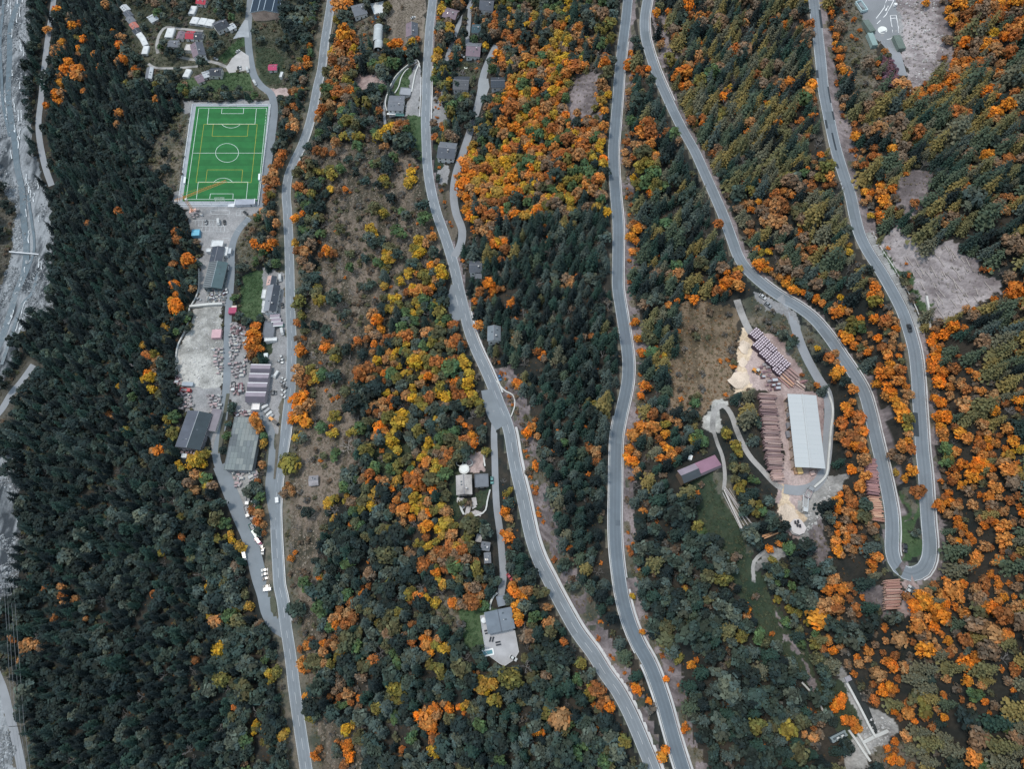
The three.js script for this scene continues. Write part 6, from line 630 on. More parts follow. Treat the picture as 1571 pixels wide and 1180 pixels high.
// ------------------------------------------------------------------ trees
// every builder returns { trunk, crown } for a tree whose crown has radius 1
function leafTree(seed, { clumps = 13, leaves = 270, size = 0.2, tall = 1, gap = 0, low = 0.3 }) {
  const R = rngOf(seed), pos = [], col = [], C = [];
  for (let i = 0; i < clumps; i++) { const a = i * 2.399 + R(), u = -0.25 + 1.25 * (i + 0.5) / clumps, q = Math.sqrt(Math.max(0, 1 - u * u)), rr = 0.5 + 0.38 * R(); C.push([Math.cos(a) * q * rr, 1.25 * tall + u * 0.62 * tall, Math.sin(a) * q * rr, 0.34 + 0.2 * R(), 0.62 + 0.76 * R(), (R() - 0.5) * 0.36]); }
  C.push([0, 1.3 * tall, 0, 0.6, 1, 0]);
  const d = V(), n = V(), t = V(), b = V();
  for (let i = 0; i < leaves; i++) {
    const c = C[Math.floor(R() * C.length)]; d.set(R() - 0.5, R() - 0.32, R() - 0.5).normalize(); const r = c[3] * (0.72 + 0.36 * R()), x = c[0] + d.x * r, y = c[1] + d.y * r * 0.9, z = c[2] + d.z * r;
    n.copy(d).multiplyScalar(0.8).add(V(R() - 0.5, R() - 0.1, R() - 0.5)).normalize(); t.set(R() - 0.5, R() - 0.5, R() - 0.5).cross(n).normalize(); b.copy(n).cross(t); const s = size * (0.6 + 0.8 * R()), k = c[4] * (0.68 + 0.64 * R());
    const P = (u, v) => pos.push(x + t.x * u * s + b.x * v * s, y + t.y * u * s + b.y * v * s, z + t.z * u * s + b.z * v * s); P(-1, -0.5); P(1, -0.6); P(0.7, 0.7); P(-1, -0.5); P(0.7, 0.7); P(-0.6, 0.6);
    for (let v = 0; v < 6; v++) col.push(k * (1 + c[5]), k, k * (1 - c[5]));
  }
  const g = tri(pos); g.setAttribute('color', new THREE.BufferAttribute(new Float32Array(col), 3));
  const tk = [cyl(0.075, 0.05, V(0, -0.3, 0), V(0.03, 0.75 * tall, 0.02), 6)]; for (let i = 0; i < 5; i++) { const a = i * 1.26 + R(); tk.push(cyl(0.04, 0.015, V(0.03, (0.55 + 0.06 * i) * tall, 0.02), V(Math.cos(a) * 0.5, 1.2 * tall, Math.sin(a) * 0.5), 4)); }
  return { trunk: merge(tk), crown: g };
}
function firTree(seed, { tall = 4.6, tiers = 16, per = 8, droop = 0.34, wisp = 0.2, bend = 0.9, ragged = 0.2 }) {
  const R = rngOf(seed), pos = [], col = [];
  for (let i = 0; i < tiers; i++) {
    const f = i / (tiers - 1), y = tall * (0.1 + 0.88 * f), r0 = Math.pow(1 - f, bend) * (0.9 + ragged * (R() - 0.5) * 2) + 0.05, n = Math.max(4, Math.round(per * (1 - 0.5 * f)));
    for (let j = 0; j < n; j++) {
      const a = (j + R() * 0.8) / n * Math.PI * 2 + i * 1.7, r = r0 * (0.78 + 0.44 * R()), ca = Math.cos(a), sa = Math.sin(a), k = 0.78 + 0.44 * R(), warm = 1 + (R() - 0.5) * 0.16, dr = droop * (0.7 + 0.6 * R());
      const P = (u, v, h) => [ca * u * r - sa * v * r, y + h, sa * u * r + ca * v * r], hw = wisp * (0.8 + 0.5 * R());
      const A = P(0, 0, 0), M = P(0.55, 0, 0.07 * r - dr * r * 0.3), L = P(0.5, hw, -dr * r * 0.62), Q = P(0.5, -hw, -dr * r * 0.62), T = P(1, 0, -dr * r), L2 = P(0.86, hw * 0.8, -dr * r * 1.1), Q2 = P(0.86, -hw * 0.8, -dr * r * 1.1), M2 = P(0.68, 0, -dr * r * 0.42);
      for (const tr of [[A, L, M], [A, M, Q], [M, L, M2], [M, M2, Q], [M2, L2, T], [M2, T, Q2]]) { for (const p of tr) { pos.push(...p); col.push(k * warm, k, k * (2 - warm)); } }
    }
  }
  const g = tri(pos); g.setAttribute('color', new THREE.BufferAttribute(new Float32Array(col), 3));
  return { trunk: cyl(0.085, 0.02, V(0, -0.4, 0), V(0, tall * 0.98, 0), 6), crown: g };
}
function bareTree(seed, spread = 1) {
  const R = rngOf(seed), br = [], tk = cyl(0.075, 0.045, V(0, -0.3, 0), V(0.04, 0.8, 0), 6); const col = [];
  const grow = (p, d, L, r, n) => { const q = p.clone().addScaledVector(d, L); br.push(cyl(r, r * 0.55, p, q, 3)); if (n) for (let i = 0; i < (n > 2 ? 4 : 3); i++) { const e = d.clone().add(V((R() - 0.5) * 1.5 * spread, (R() - 0.35) * 0.9, (R() - 0.5) * 1.5 * spread)).normalize(); grow(p.clone().lerp(q, 0.5 + 0.5 * R()), e, L * (0.6 + 0.25 * R()), r * 0.62, n - 1); } };
  for (let i = 0; i < 6; i++) { const a = i * 1.05 + R(); grow(V(0.03, 0.55 + 0.05 * i, 0), V(Math.cos(a) * 0.8, 0.75, Math.sin(a) * 0.8).normalize(), 0.5, 0.034, 2); }
  const g = merge(br), n = g.attributes.position.count, c = new Float32Array(n * 3).fill(1); g.setAttribute('color', new THREE.BufferAttribute(c, 3)); return { trunk: tk, crown: g };
}
const SHAPES = {
  spruce: [0, 1, 2, 3].map(i => firTree(100 + i, { tall: 3.5, tiers: 13, per: 9, droop: 0.34, wisp: 0.24, bend: 0.74 })),
  conifer: [0, 1, 2, 3].map(i => firTree(200 + i, { tall: 2.9, tiers: 12, per: 10, droop: 0.24, wisp: 0.19, bend: 0.62, ragged: 0.35 })),
  leaf: [0, 1, 2, 3, 4].map(i => leafTree(300 + i, { clumps: 11 + i, leaves: 300, size: 0.17 })),
  round: [0, 1, 2].map(i => leafTree(400 + i, { clumps: 8, leaves: 250, size: 0.18, tall: 1.12 })),
  tall: [0, 1, 2].map(i => leafTree(500 + i, { clumps: 12, leaves: 280, size: 0.18, tall: 1.4 })),
  bare: [0, 1, 2].map(i => bareTree(600 + i)), shrub: [0, 1, 2].map(i => leafTree(700 + i, { clumps: 7, leaves: 110, size: 0.24, tall: 0.7 })),
};
// kind: [object name, category, shapes, [word, linear colour] ..., radius m, height stretch]
const KINDS = {
  S: ['spruce_tree', 'spruce', ['spruce'], [['dark green', [0.027, 0.054, 0.045]], ['blackish green', [0.0105, 0.0225, 0.023]], ['grey green', [0.078, 0.108, 0.094]], ['deep green', [0.03, 0.07, 0.052]]], [3.0, 4.9], 1.12],
  C: ['conifer_tree', 'conifer', ['conifer', 'spruce'], [['olive', [0.175, 0.165, 0.07]], ['grey olive', [0.155, 0.155, 0.1]], ['yellowish green', [0.26, 0.205, 0.068]], ['dull green', [0.085, 0.12, 0.075]]], [3.4, 5.2], 1.15],
  O: ['autumn_tree', 'autumn tree', ['leaf', 'tall'], [['bright orange', [0.66, 0.19, 0.012]], ['orange', [0.55, 0.165, 0.018]], ['amber', [0.62, 0.23, 0.02]], ['soft orange', [0.52, 0.2, 0.042]]], [2.4, 3.6], 1.0],
  R: ['rust_tree', 'autumn tree', ['leaf', 'tall'], [['rust brown', [0.28, 0.105, 0.03]], ['russet', [0.36, 0.12, 0.028]], ['tawny', [0.38, 0.185, 0.07]], ['dull brown', [0.2, 0.13, 0.08]]], [2.8, 4.6], 1.0],
  Y: ['yellow_tree', 'autumn tree', ['leaf', 'round'], [['golden yellow', [0.5, 0.285, 0.018]], ['yellow', [0.45, 0.28, 0.03]], ['ochre', [0.39, 0.22, 0.035]]], [2.5, 3.8], 1.0],
  G: ['green_tree', 'tree', ['round', 'leaf'], [['olive green', [0.17, 0.15, 0.035]], ['mid green', [0.075, 0.13, 0.05]], ['yellow green', [0.24, 0.19, 0.032]], ['dull olive', [0.105, 0.105, 0.048]]], [2.9, 4.9], 1.05],
  D: ['broadleaf_tree', 'tree', ['round', 'leaf'], [['dark grey green', [0.043, 0.07, 0.055]], ['dusky green', [0.0185, 0.034, 0.03]], ['pale grey green', [0.08, 0.106, 0.086]]], [3.0, 5.1], 1.05],
  B: ['bare_tree', 'bare tree', ['bare'], [['grey', [0.22, 0.2, 0.19]], ['pale grey', [0.33, 0.31, 0.3]]], [2.8, 4.2], 1.0],
  U: ['shrub', 'shrub', ['shrub'], [['brown', [0.14, 0.1, 0.068]], ['olive', [0.1, 0.098, 0.05]], ['grey brown', [0.12, 0.105, 0.088]], ['russet', [0.33, 0.11, 0.03]], ['mauve', [0.17, 0.085, 0.11]], ['orange', [0.5, 0.16, 0.025]]], [1.2, 2.4], 0.9],
};
// single crowns that stand out, read off the photo: kind, then x,y,radius in photo points
const CROWNS = {
  O: `89,18,6 73,45,5 115,45,6 127,36,6 97,66,6 131,63,5 122,74,5 95,85,6 105,95,7 102,108,7 125,105,7 120,118,7 92,127,6 98,131,6 131,140,5 90,148,7 93,157,6 72,163,5 185,72,6 192,90,6 195,98,6 189,82,4 148,87,4 154,105,4 208,110,4 174,50,4 241,153,5 263,157,3 188,180,6 100,116,6 109,100,6 118,110,6
  520,14,9 530,62,11 524,70,8 538,58,7 611,70,8 604,72,6 761,22,6 771,93,8 763,90,6 770,195,9 790,195,9 783,140,8 775,155,7 788,148,6 715,250,9 722,270,9 710,285,9 716,262,7 728,262,6 705,272,6 820,142,7 925,175,6 920,275,8 900,285,7 890,220,7 965,95,7 970,85,6 963,103,6 994,108,5 980,200,6 1006,25,5 1025,20,5 1055,15,8 1048,115,10 1056,128,6 1055,135,5 1038,118,7 1110,150,6 1072,35,7 1240,140,9 1245,130,7 1235,38,5 1212,172,6 1258,240,5 1270,275,6 1190,195,6 1310,212,7
  1273,12,3 1274,22,3 1275,45,3 1281,67,5 1285,80,5 1287,92,5 1288,105,6 1291,114,5 1420,5,5 1460,30,8 1470,10,8 1455,14,6 1550,10,8 1540,18,7 1535,5,6 1560,50,10 1540,60,7 1550,42,7 1511,69,6 1465,120,8 1452,128,7 1445,136,7 1436,142,7 1425,146,7 1412,148,8 1403,150,5 1440,138,6 1508,143,8 1516,138,5 1480,105,7 1528,172,9 1540,166,9 1548,162,7 1518,176,7 1512,178,5 1506,246,8 1367,230,6 1355,310,8 1348,303,7 1360,318,6 1350,290,6 1348,332,6
  1550,450,11 1558,440,8 1543,458,7 1563,452,7 1433,515,7 1430,525,7 1445,515,8 1460,503,8 1452,509,6 1435,550,8 1430,565,9 1440,585,9 1428,556,6 1444,574,7 1495,578,6 1432,540,6 1226,354,4 1175,415,5 1195,428,6 1204,436,6 1215,445,6 1222,448,5 1232,449,5 1250,460,6 1258,466,5 1280,485,7 1290,475,6 1340,490,7 1342,440,7 1347,455,6 1297,518,8 1291,511,5 1310,530,6 1345,520,6 1360,545,7 1350,575,9 1362,572,8 1343,590,7 1360,595,7 1372,588,7 1366,560,6 1280,575,8 1288,568,6
  1360,610,9 1380,625,9 1355,640,8 1368,602,7 1372,615,7 1383,685,8 1390,678,5 1394,725,8 1388,734,6 1432,612,7 1440,620,8 1437,640,8 1445,665,8 1435,700,8 1441,655,6 1446,677,6 1432,710,6 1490,720,9 1498,712,8 1485,735,9 1508,712,8 1505,700,7 1440,775,8 1455,770,7 1436,768,6 1470,808,8 1465,798,6 1525,680,7 1515,675,6 1560,615,7 1470,830,5 1500,855,8 1494,865,6 1540,805,8 1532,812,6 1565,790,7 1530,860,8 1475,745,6 1300,635,7 1310,685,7 1305,720,6 1283,770,7 1283,782,6 1283,830,7 1286,845,7 1278,838,5 1342,855,8 1336,866,6 1268,905,8 1290,905,8 1297,900,6 1285,920,7 1195,835,5 1180,842,5
  1256,947,14 1270,982,7 1278,998,6 1330,1000,6 1365,1020,8 1358,1014,6 1352,1060,7 1362,1052,6 1372,1058,6 1284,1080,9 1278,1088,6 1290,1072,6 1308,1110,9 1298,1106,7 1316,1118,6 1365,1165,7 1380,1168,7 1372,1160,5 1393,1095,8 1388,1088,6 1371,1092,5 1445,1100,6 1400,930,10 1420,925,10 1445,915,8 1448,927,7 1440,945,10 1410,915,8 1432,935,8 1430,960,7 1452,983,6 1478,1018,9 1478,1045,7 1530,922,7 1537,917,5
  935,1085,6 825,1122,5 974,1055,6 980,1062,4 995,1075,4 1015,1160,7 1020,1150,6 1012,1170,5 1048,1120,5 1050,1128,4 1060,1020,5 1145,932,7 985,970,3 990,980,3 1010,1020,3 1022,1042,3 975,940,3 472,990,6 464,1018,7 466,1028,5 470,1068,5 485,1160,6 530,1145,7 537,1160,7 534,1152,6 558,910,6 655,1107,11 645,1098,8 663,1117,8 660,1098,7 690,1088,7 725,1035,4 655,990,8 660,1003,5 650,980,6 637,915,6 790,910,9 800,920,8 795,945,8 793,930,8 786,898,6 796,955,6
  447,857,5 583,655,9 590,662,6 730,680,8 724,668,6 635,728,6 610,770,7 618,785,8 625,780,6 655,810,9 640,745,8 775,785,7 780,825,8 772,818,5 778,795,5 455,337,6 503,387,7 420,378,7 664,365,7 637,450,7 580,495,9 585,505,6 575,530,6 500,533,7 462,540,8 455,532,5 590,575,6 750,440,8 756,450,6 762,442,5 785,470,6 788,463,4 760,375,7 715,305,7 708,300,5 795,590,8 790,330,6 700,585,7 735,500,7 460,615,11 465,608,8 460,640,10 470,648,8 452,637,7 448,644,6
  975,355,7 967,365,7 980,345,6 970,388,5 973,495,6 978,520,5 985,540,6 988,595,7 1025,470,6 1063,462,6 1115,435,9 1130,440,9 1108,442,6 1113,420,5 1165,405,9 1160,385,5 985,655,11 1000,658,9 970,670,9 978,662,8 965,690,8 970,710,8 962,700,6 1030,700,8 1024,690,6 985,785,5 810,665,8 817,658,6 822,715,6 290,402,9 284,398,5 270,470,9 275,478,7 266,463,6 268,435,6 271,452,5 390,515,9 388,527,9 395,535,7 395,650,8 399,658,8 393,640,5 246,693,7 405,380,8 230,575,5`,
  R: `85,75,5 108,24,5 97,42,4 167,12,6 453,108,6 460,100,5 505,130,7 530,97,10 540,100,8 455,145,5 450,163,5 520,145,9 528,137,7 532,152,7 508,165,8 497,175,7 450,188,8 453,197,7 611,192,7 592,227,5 517,225,7 435,238,7 428,252,8 433,262,6 420,270,7 425,283,6 473,250,7 470,262,6 488,235,6 460,290,7 520,297,5 412,282,7 414,295,6 408,300,5 760,40,6 787,60,9 795,55,9 780,72,7 747,265,7 790,225,8 820,80,7 855,40,7 905,68,7 838,170,8 863,168,8 900,190,7 895,200,6 860,190,6 895,230,8 885,180,6 980,110,5 965,140,6 960,220,7 962,250,7 958,235,5 1052,48,6 1035,58,6 1150,22,7 1070,90,6 1060,187,7 1078,180,6 1080,270,7 1100,230,6 1195,130,8 1150,190,7 1185,35,6 1220,20,7 1230,185,6 1235,70,6 1245,270,6 1225,215,6 1290,120,5 1297,150,5 1292,165,5 1310,190,5
  1490,20,9 1498,28,8 1482,30,7 1510,15,8 1530,30,8 1455,60,7 1480,50,8 1490,75,8 1475,85,8 1466,88,6 1500,100,8 1520,90,8 1510,115,7 1555,143,7 1530,120,7 1560,215,7 1565,245,7 1336,240,6 1340,228,6 1310,255,5 1322,258,5 1475,293,6 1325,310,6 1362,308,6 1460,335,7 1530,315,7 1540,322,7 1400,315,6 1480,475,5 1478,600,6 1195,310,9 1187,322,8 1203,322,7 1230,370,7 1233,395,7 1245,385,7 1238,405,5 1350,535,7 1380,570,7 1270,550,7 1278,545,6 1290,650,8 1300,680,8 1306,668,8 1320,685,7 1318,660,7 1300,757,6 1297,800,7 1305,812,7 1310,830,7 1300,840,6 1335,815,7 1332,805,5 1360,655,7 1370,697,9 1362,690,7 1378,705,8 1404,757,9 1410,752,6 1490,775,7 1520,775,7 1500,685,7 1480,755,6 1505,840,7 1555,855,7 1520,800,7 1495,905,7 1560,900,7 1555,930,7 1510,890,7 1480,835,6 1430,730,6 1455,740,6 1545,770,6 1305,940,8 1312,932,6 1300,1020,6 1316,1018,6 1385,1025,7 1340,990,6 1255,1110,6 1258,1125,6 1248,1132,6 1415,1100,6 1388,1130,7 1410,975,8 1420,990,7 1475,1008,5 1555,1025,8 1490,1085,6 1545,1045,7 1430,1115,6 1340,1075,6
  840,932,6 865,985,6 922,1080,6 498,1000,6 515,990,7 535,1065,7 515,1060,6 550,1085,6 535,940,9 542,948,7 530,960,7 520,945,6 512,950,6 625,975,8 632,985,6 617,1150,5 720,920,9 728,928,8 712,925,8 735,912,7 730,903,8 705,925,6 437,757,6 437,750,4 575,620,7 590,630,7 600,615,6 700,610,6 705,645,6 680,700,7 690,700,8 670,697,7 640,740,8 628,735,7 570,730,7 592,742,7 555,740,6 690,840,10 700,852,9 682,850,9 710,845,8 715,860,7 680,862,7 672,845,7 630,850,6 500,880,6 690,875,6 470,390,8 465,402,8 475,412,7 480,378,7 460,385,6 417,330,6 427,348,6 405,325,6 410,310,6 577,515,7 595,520,6 550,525,6 457,495,7 457,520,5 460,570,8 458,585,6 555,580,9 562,572,7 550,570,7 605,560,6 700,520,8 695,500,7 697,530,7 737,453,7 755,350,9 745,355,8 735,345,7 775,385,7 730,315,7 750,310,7 775,310,7 870,330,6 868,430,6 875,436,6 825,540,6 835,550,6 895,520,6 1175,328,9 1185,320,9 1165,325,7 1150,345,6 957,733,5 1020,640,5 915,695,7 909,690,5 236,640,5 271,357,6 275,372,6 265,405,6 296,443,6 230,550,7 224,545,6 238,555,6 168,635,5 137,344,6 185,328,5 293,743,8 300,752,6 280,825,6 70,905,6 95,900,6 98,915,6 120,918,4 85,950,5 25,980,6 45,985,6 55,990,6 65,995,6 40,1005,5 35,1015,5 135,950,4 240,912,6 300,1013,5 360,1085,5 270,885,5 310,1058,4 405,715,6 400,790,8 396,800,7 402,805,6 375,1170,5 1050,900,4`,
  Y: `633,65,6 670,90,8 672,83,6 688,44,7 692,52,6 595,200,9 590,208,7 603,196,7 507,290,5 630,265,7 633,275,6 627,282,7 738,200,7 765,175,8 793,220,6 752,240,7 775,250,8 780,262,7 790,245,7 823,63,6 803,105,6 848,125,7 852,118,6 848,140,7 855,142,6 868,55,6 873,30,6 872,18,6 872,4,6 810,200,6 932,148,5 918,230,7 922,222,6 925,255,7 910,245,6 1120,135,4 1178,163,5 1525,50,7 1334,332,6 1302,386,5 1178,386,5 1288,458,5 1252,535,4 1545,700,7 1552,694,5 1565,690,6 1560,722,6 1375,725,5 1050,905,5 414,1033,7 410,1122,5 434,1128,7 440,1122,5 532,1120,8 538,1114,6 525,1000,6 740,1052,10 746,1058,7 737,1043,7 715,1080,6 710,1085,5 665,1150,7 670,1158,5 680,995,8 672,985,6 688,992,6 672,890,7 680,898,6 655,918,6 668,925,7 735,925,6 455,672,6 505,770,7 503,778,5 533,762,5 513,797,6 512,665,7 612,650,11 618,637,9 608,662,8 602,680,9 610,690,7 598,672,6 635,612,6 670,645,7 660,680,8 655,688,6 725,605,7 718,598,6 780,695,5 637,765,8 638,782,8 645,775,6 578,755,7 570,775,6 680,805,9 672,812,7 688,800,7 660,836,6 654,840,5 485,332,5 455,375,7 570,355,8 575,362,6 600,393,9 595,400,7 643,372,7 640,392,7 648,388,6 627,420,8 615,432,7 675,415,8 680,425,7 608,462,9 606,474,7 485,575,7 487,583,6 580,555,7 640,560,11 632,552,8 648,550,8 715,560,8 720,572,8 710,550,7 720,590,8 763,373,6 805,332,8 809,326,5 1020,545,4 875,320,6 915,320,7 930,325,6 1135,412,5 253,500,5 222,530,5 228,585,7 235,580,6 185,595,5 302,708,9 308,700,7 294,712,7 275,713,6 319,745,7 357,830,5 368,838,6 372,842,5 355,820,5 325,895,6 320,902,5 383,930,6 358,933,5 390,1125,4 392,1110,4 405,680,6 255,660,4 957,880,3 965,905,3 970,915,3`,
  G: `506,178,7 547,195,8 549,212,8 549,225,8 580,207,7 582,250,7 588,275,8 592,283,6 511,270,8 505,262,7 589,95,10 598,102,8 582,104,7 715,150,6 868,62,7 860,110,7 842,222,6 870,250,8 880,265,9 888,275,8 872,282,8 893,262,7 985,240,11 992,255,10 1000,270,10 980,262,9 990,285,10 1005,290,9 978,285,8 1035,205,9 1028,212,7 968,188,8 1236,155,9 1228,150,7 1308,500,10 1302,508,7 1316,505,7 1390,657,7 1450,690,9 1455,705,8 1448,712,7 903,1060,7 906,1070,6 1040,1010,7 1137,975,8 1132,980,6 1165,975,10 1172,985,7 1085,920,7 590,957,8 600,940,8 585,967,7 612,938,7 595,990,8 602,1000,7 605,1055,9 600,1065,8 612,1048,8 608,1075,7 478,1100,8 470,1105,6 445,712,12 440,705,8 452,708,8 450,720,8 515,640,7 538,665,6 690,675,10 697,665,8 684,665,7 700,680,7 600,720,8 612,712,8 625,708,8 595,705,7 600,810,6 495,885,7 523,355,7 538,390,7 487,450,8 492,465,8 488,440,6 580,325,9 572,318,7 590,330,7 617,325,7 520,540,9 515,550,7 650,425,8 656,432,7 610,430,7 640,465,7 645,478,7 600,575,9 610,582,8 625,545,7 650,530,8 665,525,8 680,575,9 670,570,7 672,465,8 665,472,7 1070,670,10 1078,678,8 1062,676,7 1065,620,7 1070,610,6 1020,652,6 910,622,6 865,680,6 1070,808,7 1076,816,6 1115,668,7 1112,662,6 1125,685,7 1130,693,7 1125,717,7 1140,720,7 1153,738,7 1128,738,7 1133,752,7 1136,745,6 1170,785,6 1163,775,6 1158,790,5 1185,860,6 1200,870,6 1180,885,6 1190,895,6 1205,880,6 1215,900,6 1192,920,6 1205,955,7 1225,965,6 1250,970,6 1245,990,7 1228,990,6 1210,935,6 1238,955,5 1222,940,6 236,440,6 258,523,6 240,545,6 207,610,6 215,630,6 197,660,6 280,795,7 335,828,6 253,848,6 330,805,6 350,850,5 497,700,6 530,600,7 1545,1120,6 350,955,5 120,60,5`,
  D: `440,18,10 452,30,10 444,44,9 458,46,9 463,20,9 470,62,8 450,60,7 436,34,7 700,130,6 704,150,7 714,163,8 711,184,8 724,178,7 735,190,7 720,196,6 698,118,6 312,101,7 275,80,7 263,83,6 330,60,6 338,74,7 326,80,6 690,60,7 700,78,7 742,60,7 755,95,7 712,55,6 588,120,7 580,135,6 640,80,7 655,216,6`,
};
// trees the photo lets one point at, by their crown's place
const SPECIAL = { '1256,947': 'large round orange tree standing apart below the sawmill slope', '445,712': 'round olive green tree standing right beside the valley road', '740,1052': 'big yellow tree standing alone below the pool villa', '655,1107': 'largest orange tree in the lower middle wood', '670,90': 'yellow tree at the right edge of the central road near the top', '688,44': 'yellow tree below the purplish roofed house', '595,200': 'bright yellow tree just below the white walled villa', '1404,757': 'rust tree leaning over the road inside the hairpin', '805,332': 'bright yellow tree in the spruces beside the third road', '1165,405': 'bright amber tree at the right edge of the fourth road bend', '1478,1018': 'bright orange tree shining alone in the lower right conifers', '1528,172': 'brightest orange tree below the quarry at upper right', '530,62': 'large orange tree left of the ploughed field at the top', '640,560': 'widest yellow tree in the wood left of the central road', '447,857': 'small orange tree alone on the dry meadow by the valley road', '1420,5': 'small orange tree at the top of the quarry slope', '1165,975': 'large green tree in the middle of the dark wood below the barn', '303,0': '' };
function zoneOf(x, y) { const z = zoneBase(x, y); for (const [a, b, r, w] of NEAR) if ((a - x) ** 2 + (b - y) ** 2 < r * r) return [z[0], w]; return z; }
function zoneBase(x, y) {
  const t = y < 330 ? 0 : y < 720 ? 1 : 2, r0 = roadX(0, y), r1 = roadX(1, y), r2 = roadX(2, y), r3 = y < 880 ? roadX(3, y) : 1390, r4 = y < 880 ? roadX(4, y) : 1390, river = y < 300 ? 68 : y < 470 ? 72 : y < 640 ? Math.max(2, 72 - (y - 470) * 0.42) : y < 1000 ? 20 : 36;
  const left = y < 150 ? 196 : y < 320 ? 285 : y < 480 ? 300 : y < 600 ? 272 : y < 700 ? 285 + (y - 600) * 0.2 : y < 960 ? 318 + (y - 700) * 0.42 : r0;
  if (x < river - 4) return ['W', 'on the far bank of the river at the left edge'];
  if (x < left) return ['L', ['in the wood between the river and the football pitch', 'in the dark wood left of the halls and gravel lot', 'in the dark wood in the lower left'][t]];
  if (x < r0) return ['V', ['around the village houses and the football pitch', 'among the halls and yards left of the valley road', 'along the parking road beside the valley road'][t]];
  if (x < r1) return ['M', ['between the valley road and the villa', 'on and beside the dry meadow right of the valley road', 'in the mixed wood right of the valley road, lower half'][t]];
  if (x < r2) return ['N', ['in the autumn wood right of the pale winding lane', 'in the spruce wood between central and third roads', 'where the central and third roads draw together'][t]];
  if (x < r3) return ['P', ['between the third and fourth roads near the top', 'around the sawmill clearing and barn', 'in the round crowned wood below the barn'][t]];
  if (x < r4) return ['Q', ['between the fourth and fifth roads near the top', 'between the two legs of the hairpin', 'between the two legs of the hairpin'][t]];
  return ['E', ['near the marked yard and quarry at upper right', 'right of the hairpin road and clear-cut slope', 'below and right of the hairpin bend'][t]];
}
const MIX = { W: 'SSSDDU', L2: 'SSSSDDDDDDDDDGGGRBY', L: 'SSSSSSSSSSSSSDDDDDDDDB', V: 'DDDDGGUURS', M: 'DDDDDDGGGGRSSBBUU', M2: 'DDDDDDDSSSSGGGRB', N: 'SSSSSSSSSSSSSDDCCB', N0: 'RRRGGGDDDDSSYOBR', P: 'SSSSSSSSCCCCDDRGB', P2: 'DDDDDDDDDDSSSSSGC', Q: 'CCCCCSSSSDRRRRGB', E: 'CCCCCCCSSSSRRRRRODB', E2: 'CCCCCCCSRRRROOGDB' };
const NEAR = [[348, 235, 90, 'close to the green football pitch'], [331, 422, 62, 'beside the green hall'], [298, 660, 58, 'beside the dark gable hall'], [374, 690, 60, 'beside the large grey shed'], [608, 160, 62, 'around the white walled villa'], [555, 60, 60, 'near the greenhouses at the top'], [686, 231, 60, 'near the slate roofed house by the road'], [727, 80, 60, 'between the houses at the top right of the central road'], [715, 745, 62, 'around the large stone house'], [745, 845, 50, 'around the small stone house'], [766, 965, 75, 'around the pool villa'], [730, 415, 55, 'near the cabin below the lane junction'], [758, 512, 55, 'near the slate blue roofed house'], [481, 737, 45, 'near the lone hut on the meadow'], [536, 690, 50, 'near the fallen pale tree'], [1235, 660, 75, 'next to the white sawmill hall'], [1072, 720, 70, 'around the purplish barn'], [1160, 540, 60, 'near the timber stacks'], [1092, 640, 45, 'near the turning loop of the gravel track'], [1335, 740, 50, 'behind the roadside log piles'], [1366, 915, 50, 'near the brick coloured log pile'], [1395, 860, 70, 'around the hairpin bend'], [1320, 1085, 75, 'around the concrete channel'], [1350, 50, 80, 'around the marked yard'], [1420, 110, 70, 'at the edge of the quarry slope'], [1450, 430, 85, 'around the clear-cut slope'], [890, 150, 60, 'around the bare scree patch'], [40, 390, 60, 'near the river weir'], [1230, 930, 70, 'in the thicket below the sawmill'], [670, 380, 50, 'near the lane junction on the central road'], [900, 420, 70, 'in the middle of the upper spruce wood'], [870, 700, 80, 'in the middle of the lower spruce wood'], [150, 430, 110, 'halfway down the dark left wood'], [180, 800, 120, 'in the heart of the dark lower left wood'], [600, 850, 70, 'in the heart of the colourful middle wood'], [1180, 200, 80, 'in the wood left of the upper right road'], [620, 1080, 90, 'at the bottom of the middle wood']];
const PLANTED = [], TREEGRID = new Map(), TR = rngOf(2024);
function crowded(x, z, r, f) { const c = 6, a = Math.floor(x / c), b = Math.floor(z / c); for (let i = -2; i <= 2; i++) for (let j = -2; j <= 2; j++) for (const q of TREEGRID.get((a + i) * 5000 + b + j) || []) if ((q[0] - x) ** 2 + (q[1] - z) ** 2 < ((q[2] + r) * f) ** 2) return true; return false; }
function plant(kind, v, r, opt = {}) { const K = KINDS[kind]; const k = Math.floor(v.x / 6) * 5000 + Math.floor(v.z / 6); if (!TREEGRID.has(k)) TREEGRID.set(k, []); TREEGRID.get(k).push([v.x, v.z, r]); const sh = opt.shape || (K[2].length > 1 && TR() < 0.35 ? K[2][1] : K[2][0]), shade = opt.shade ?? Math.floor(TR() * K[3].length); const q = project(v.x, v.y + r * 1.2, v.z); PLANTED.push({ kind, v, r, h: r * K[5] * (0.78 + 0.5 * TR()) * (opt.tall ?? 1), shape: Math.floor(TR() * SHAPES[sh].length), sh, shade, turn: TR() * 6.28, q, sx: 0.82 + 0.36 * TR(), sz: 0.82 + 0.36 * TR(), size: r / q[2] * (0.94 + 0.12 * TR()) * (opt.special ? 9 : 1), special: opt.special, b: 0.8 + 0.4 * TR() }); }
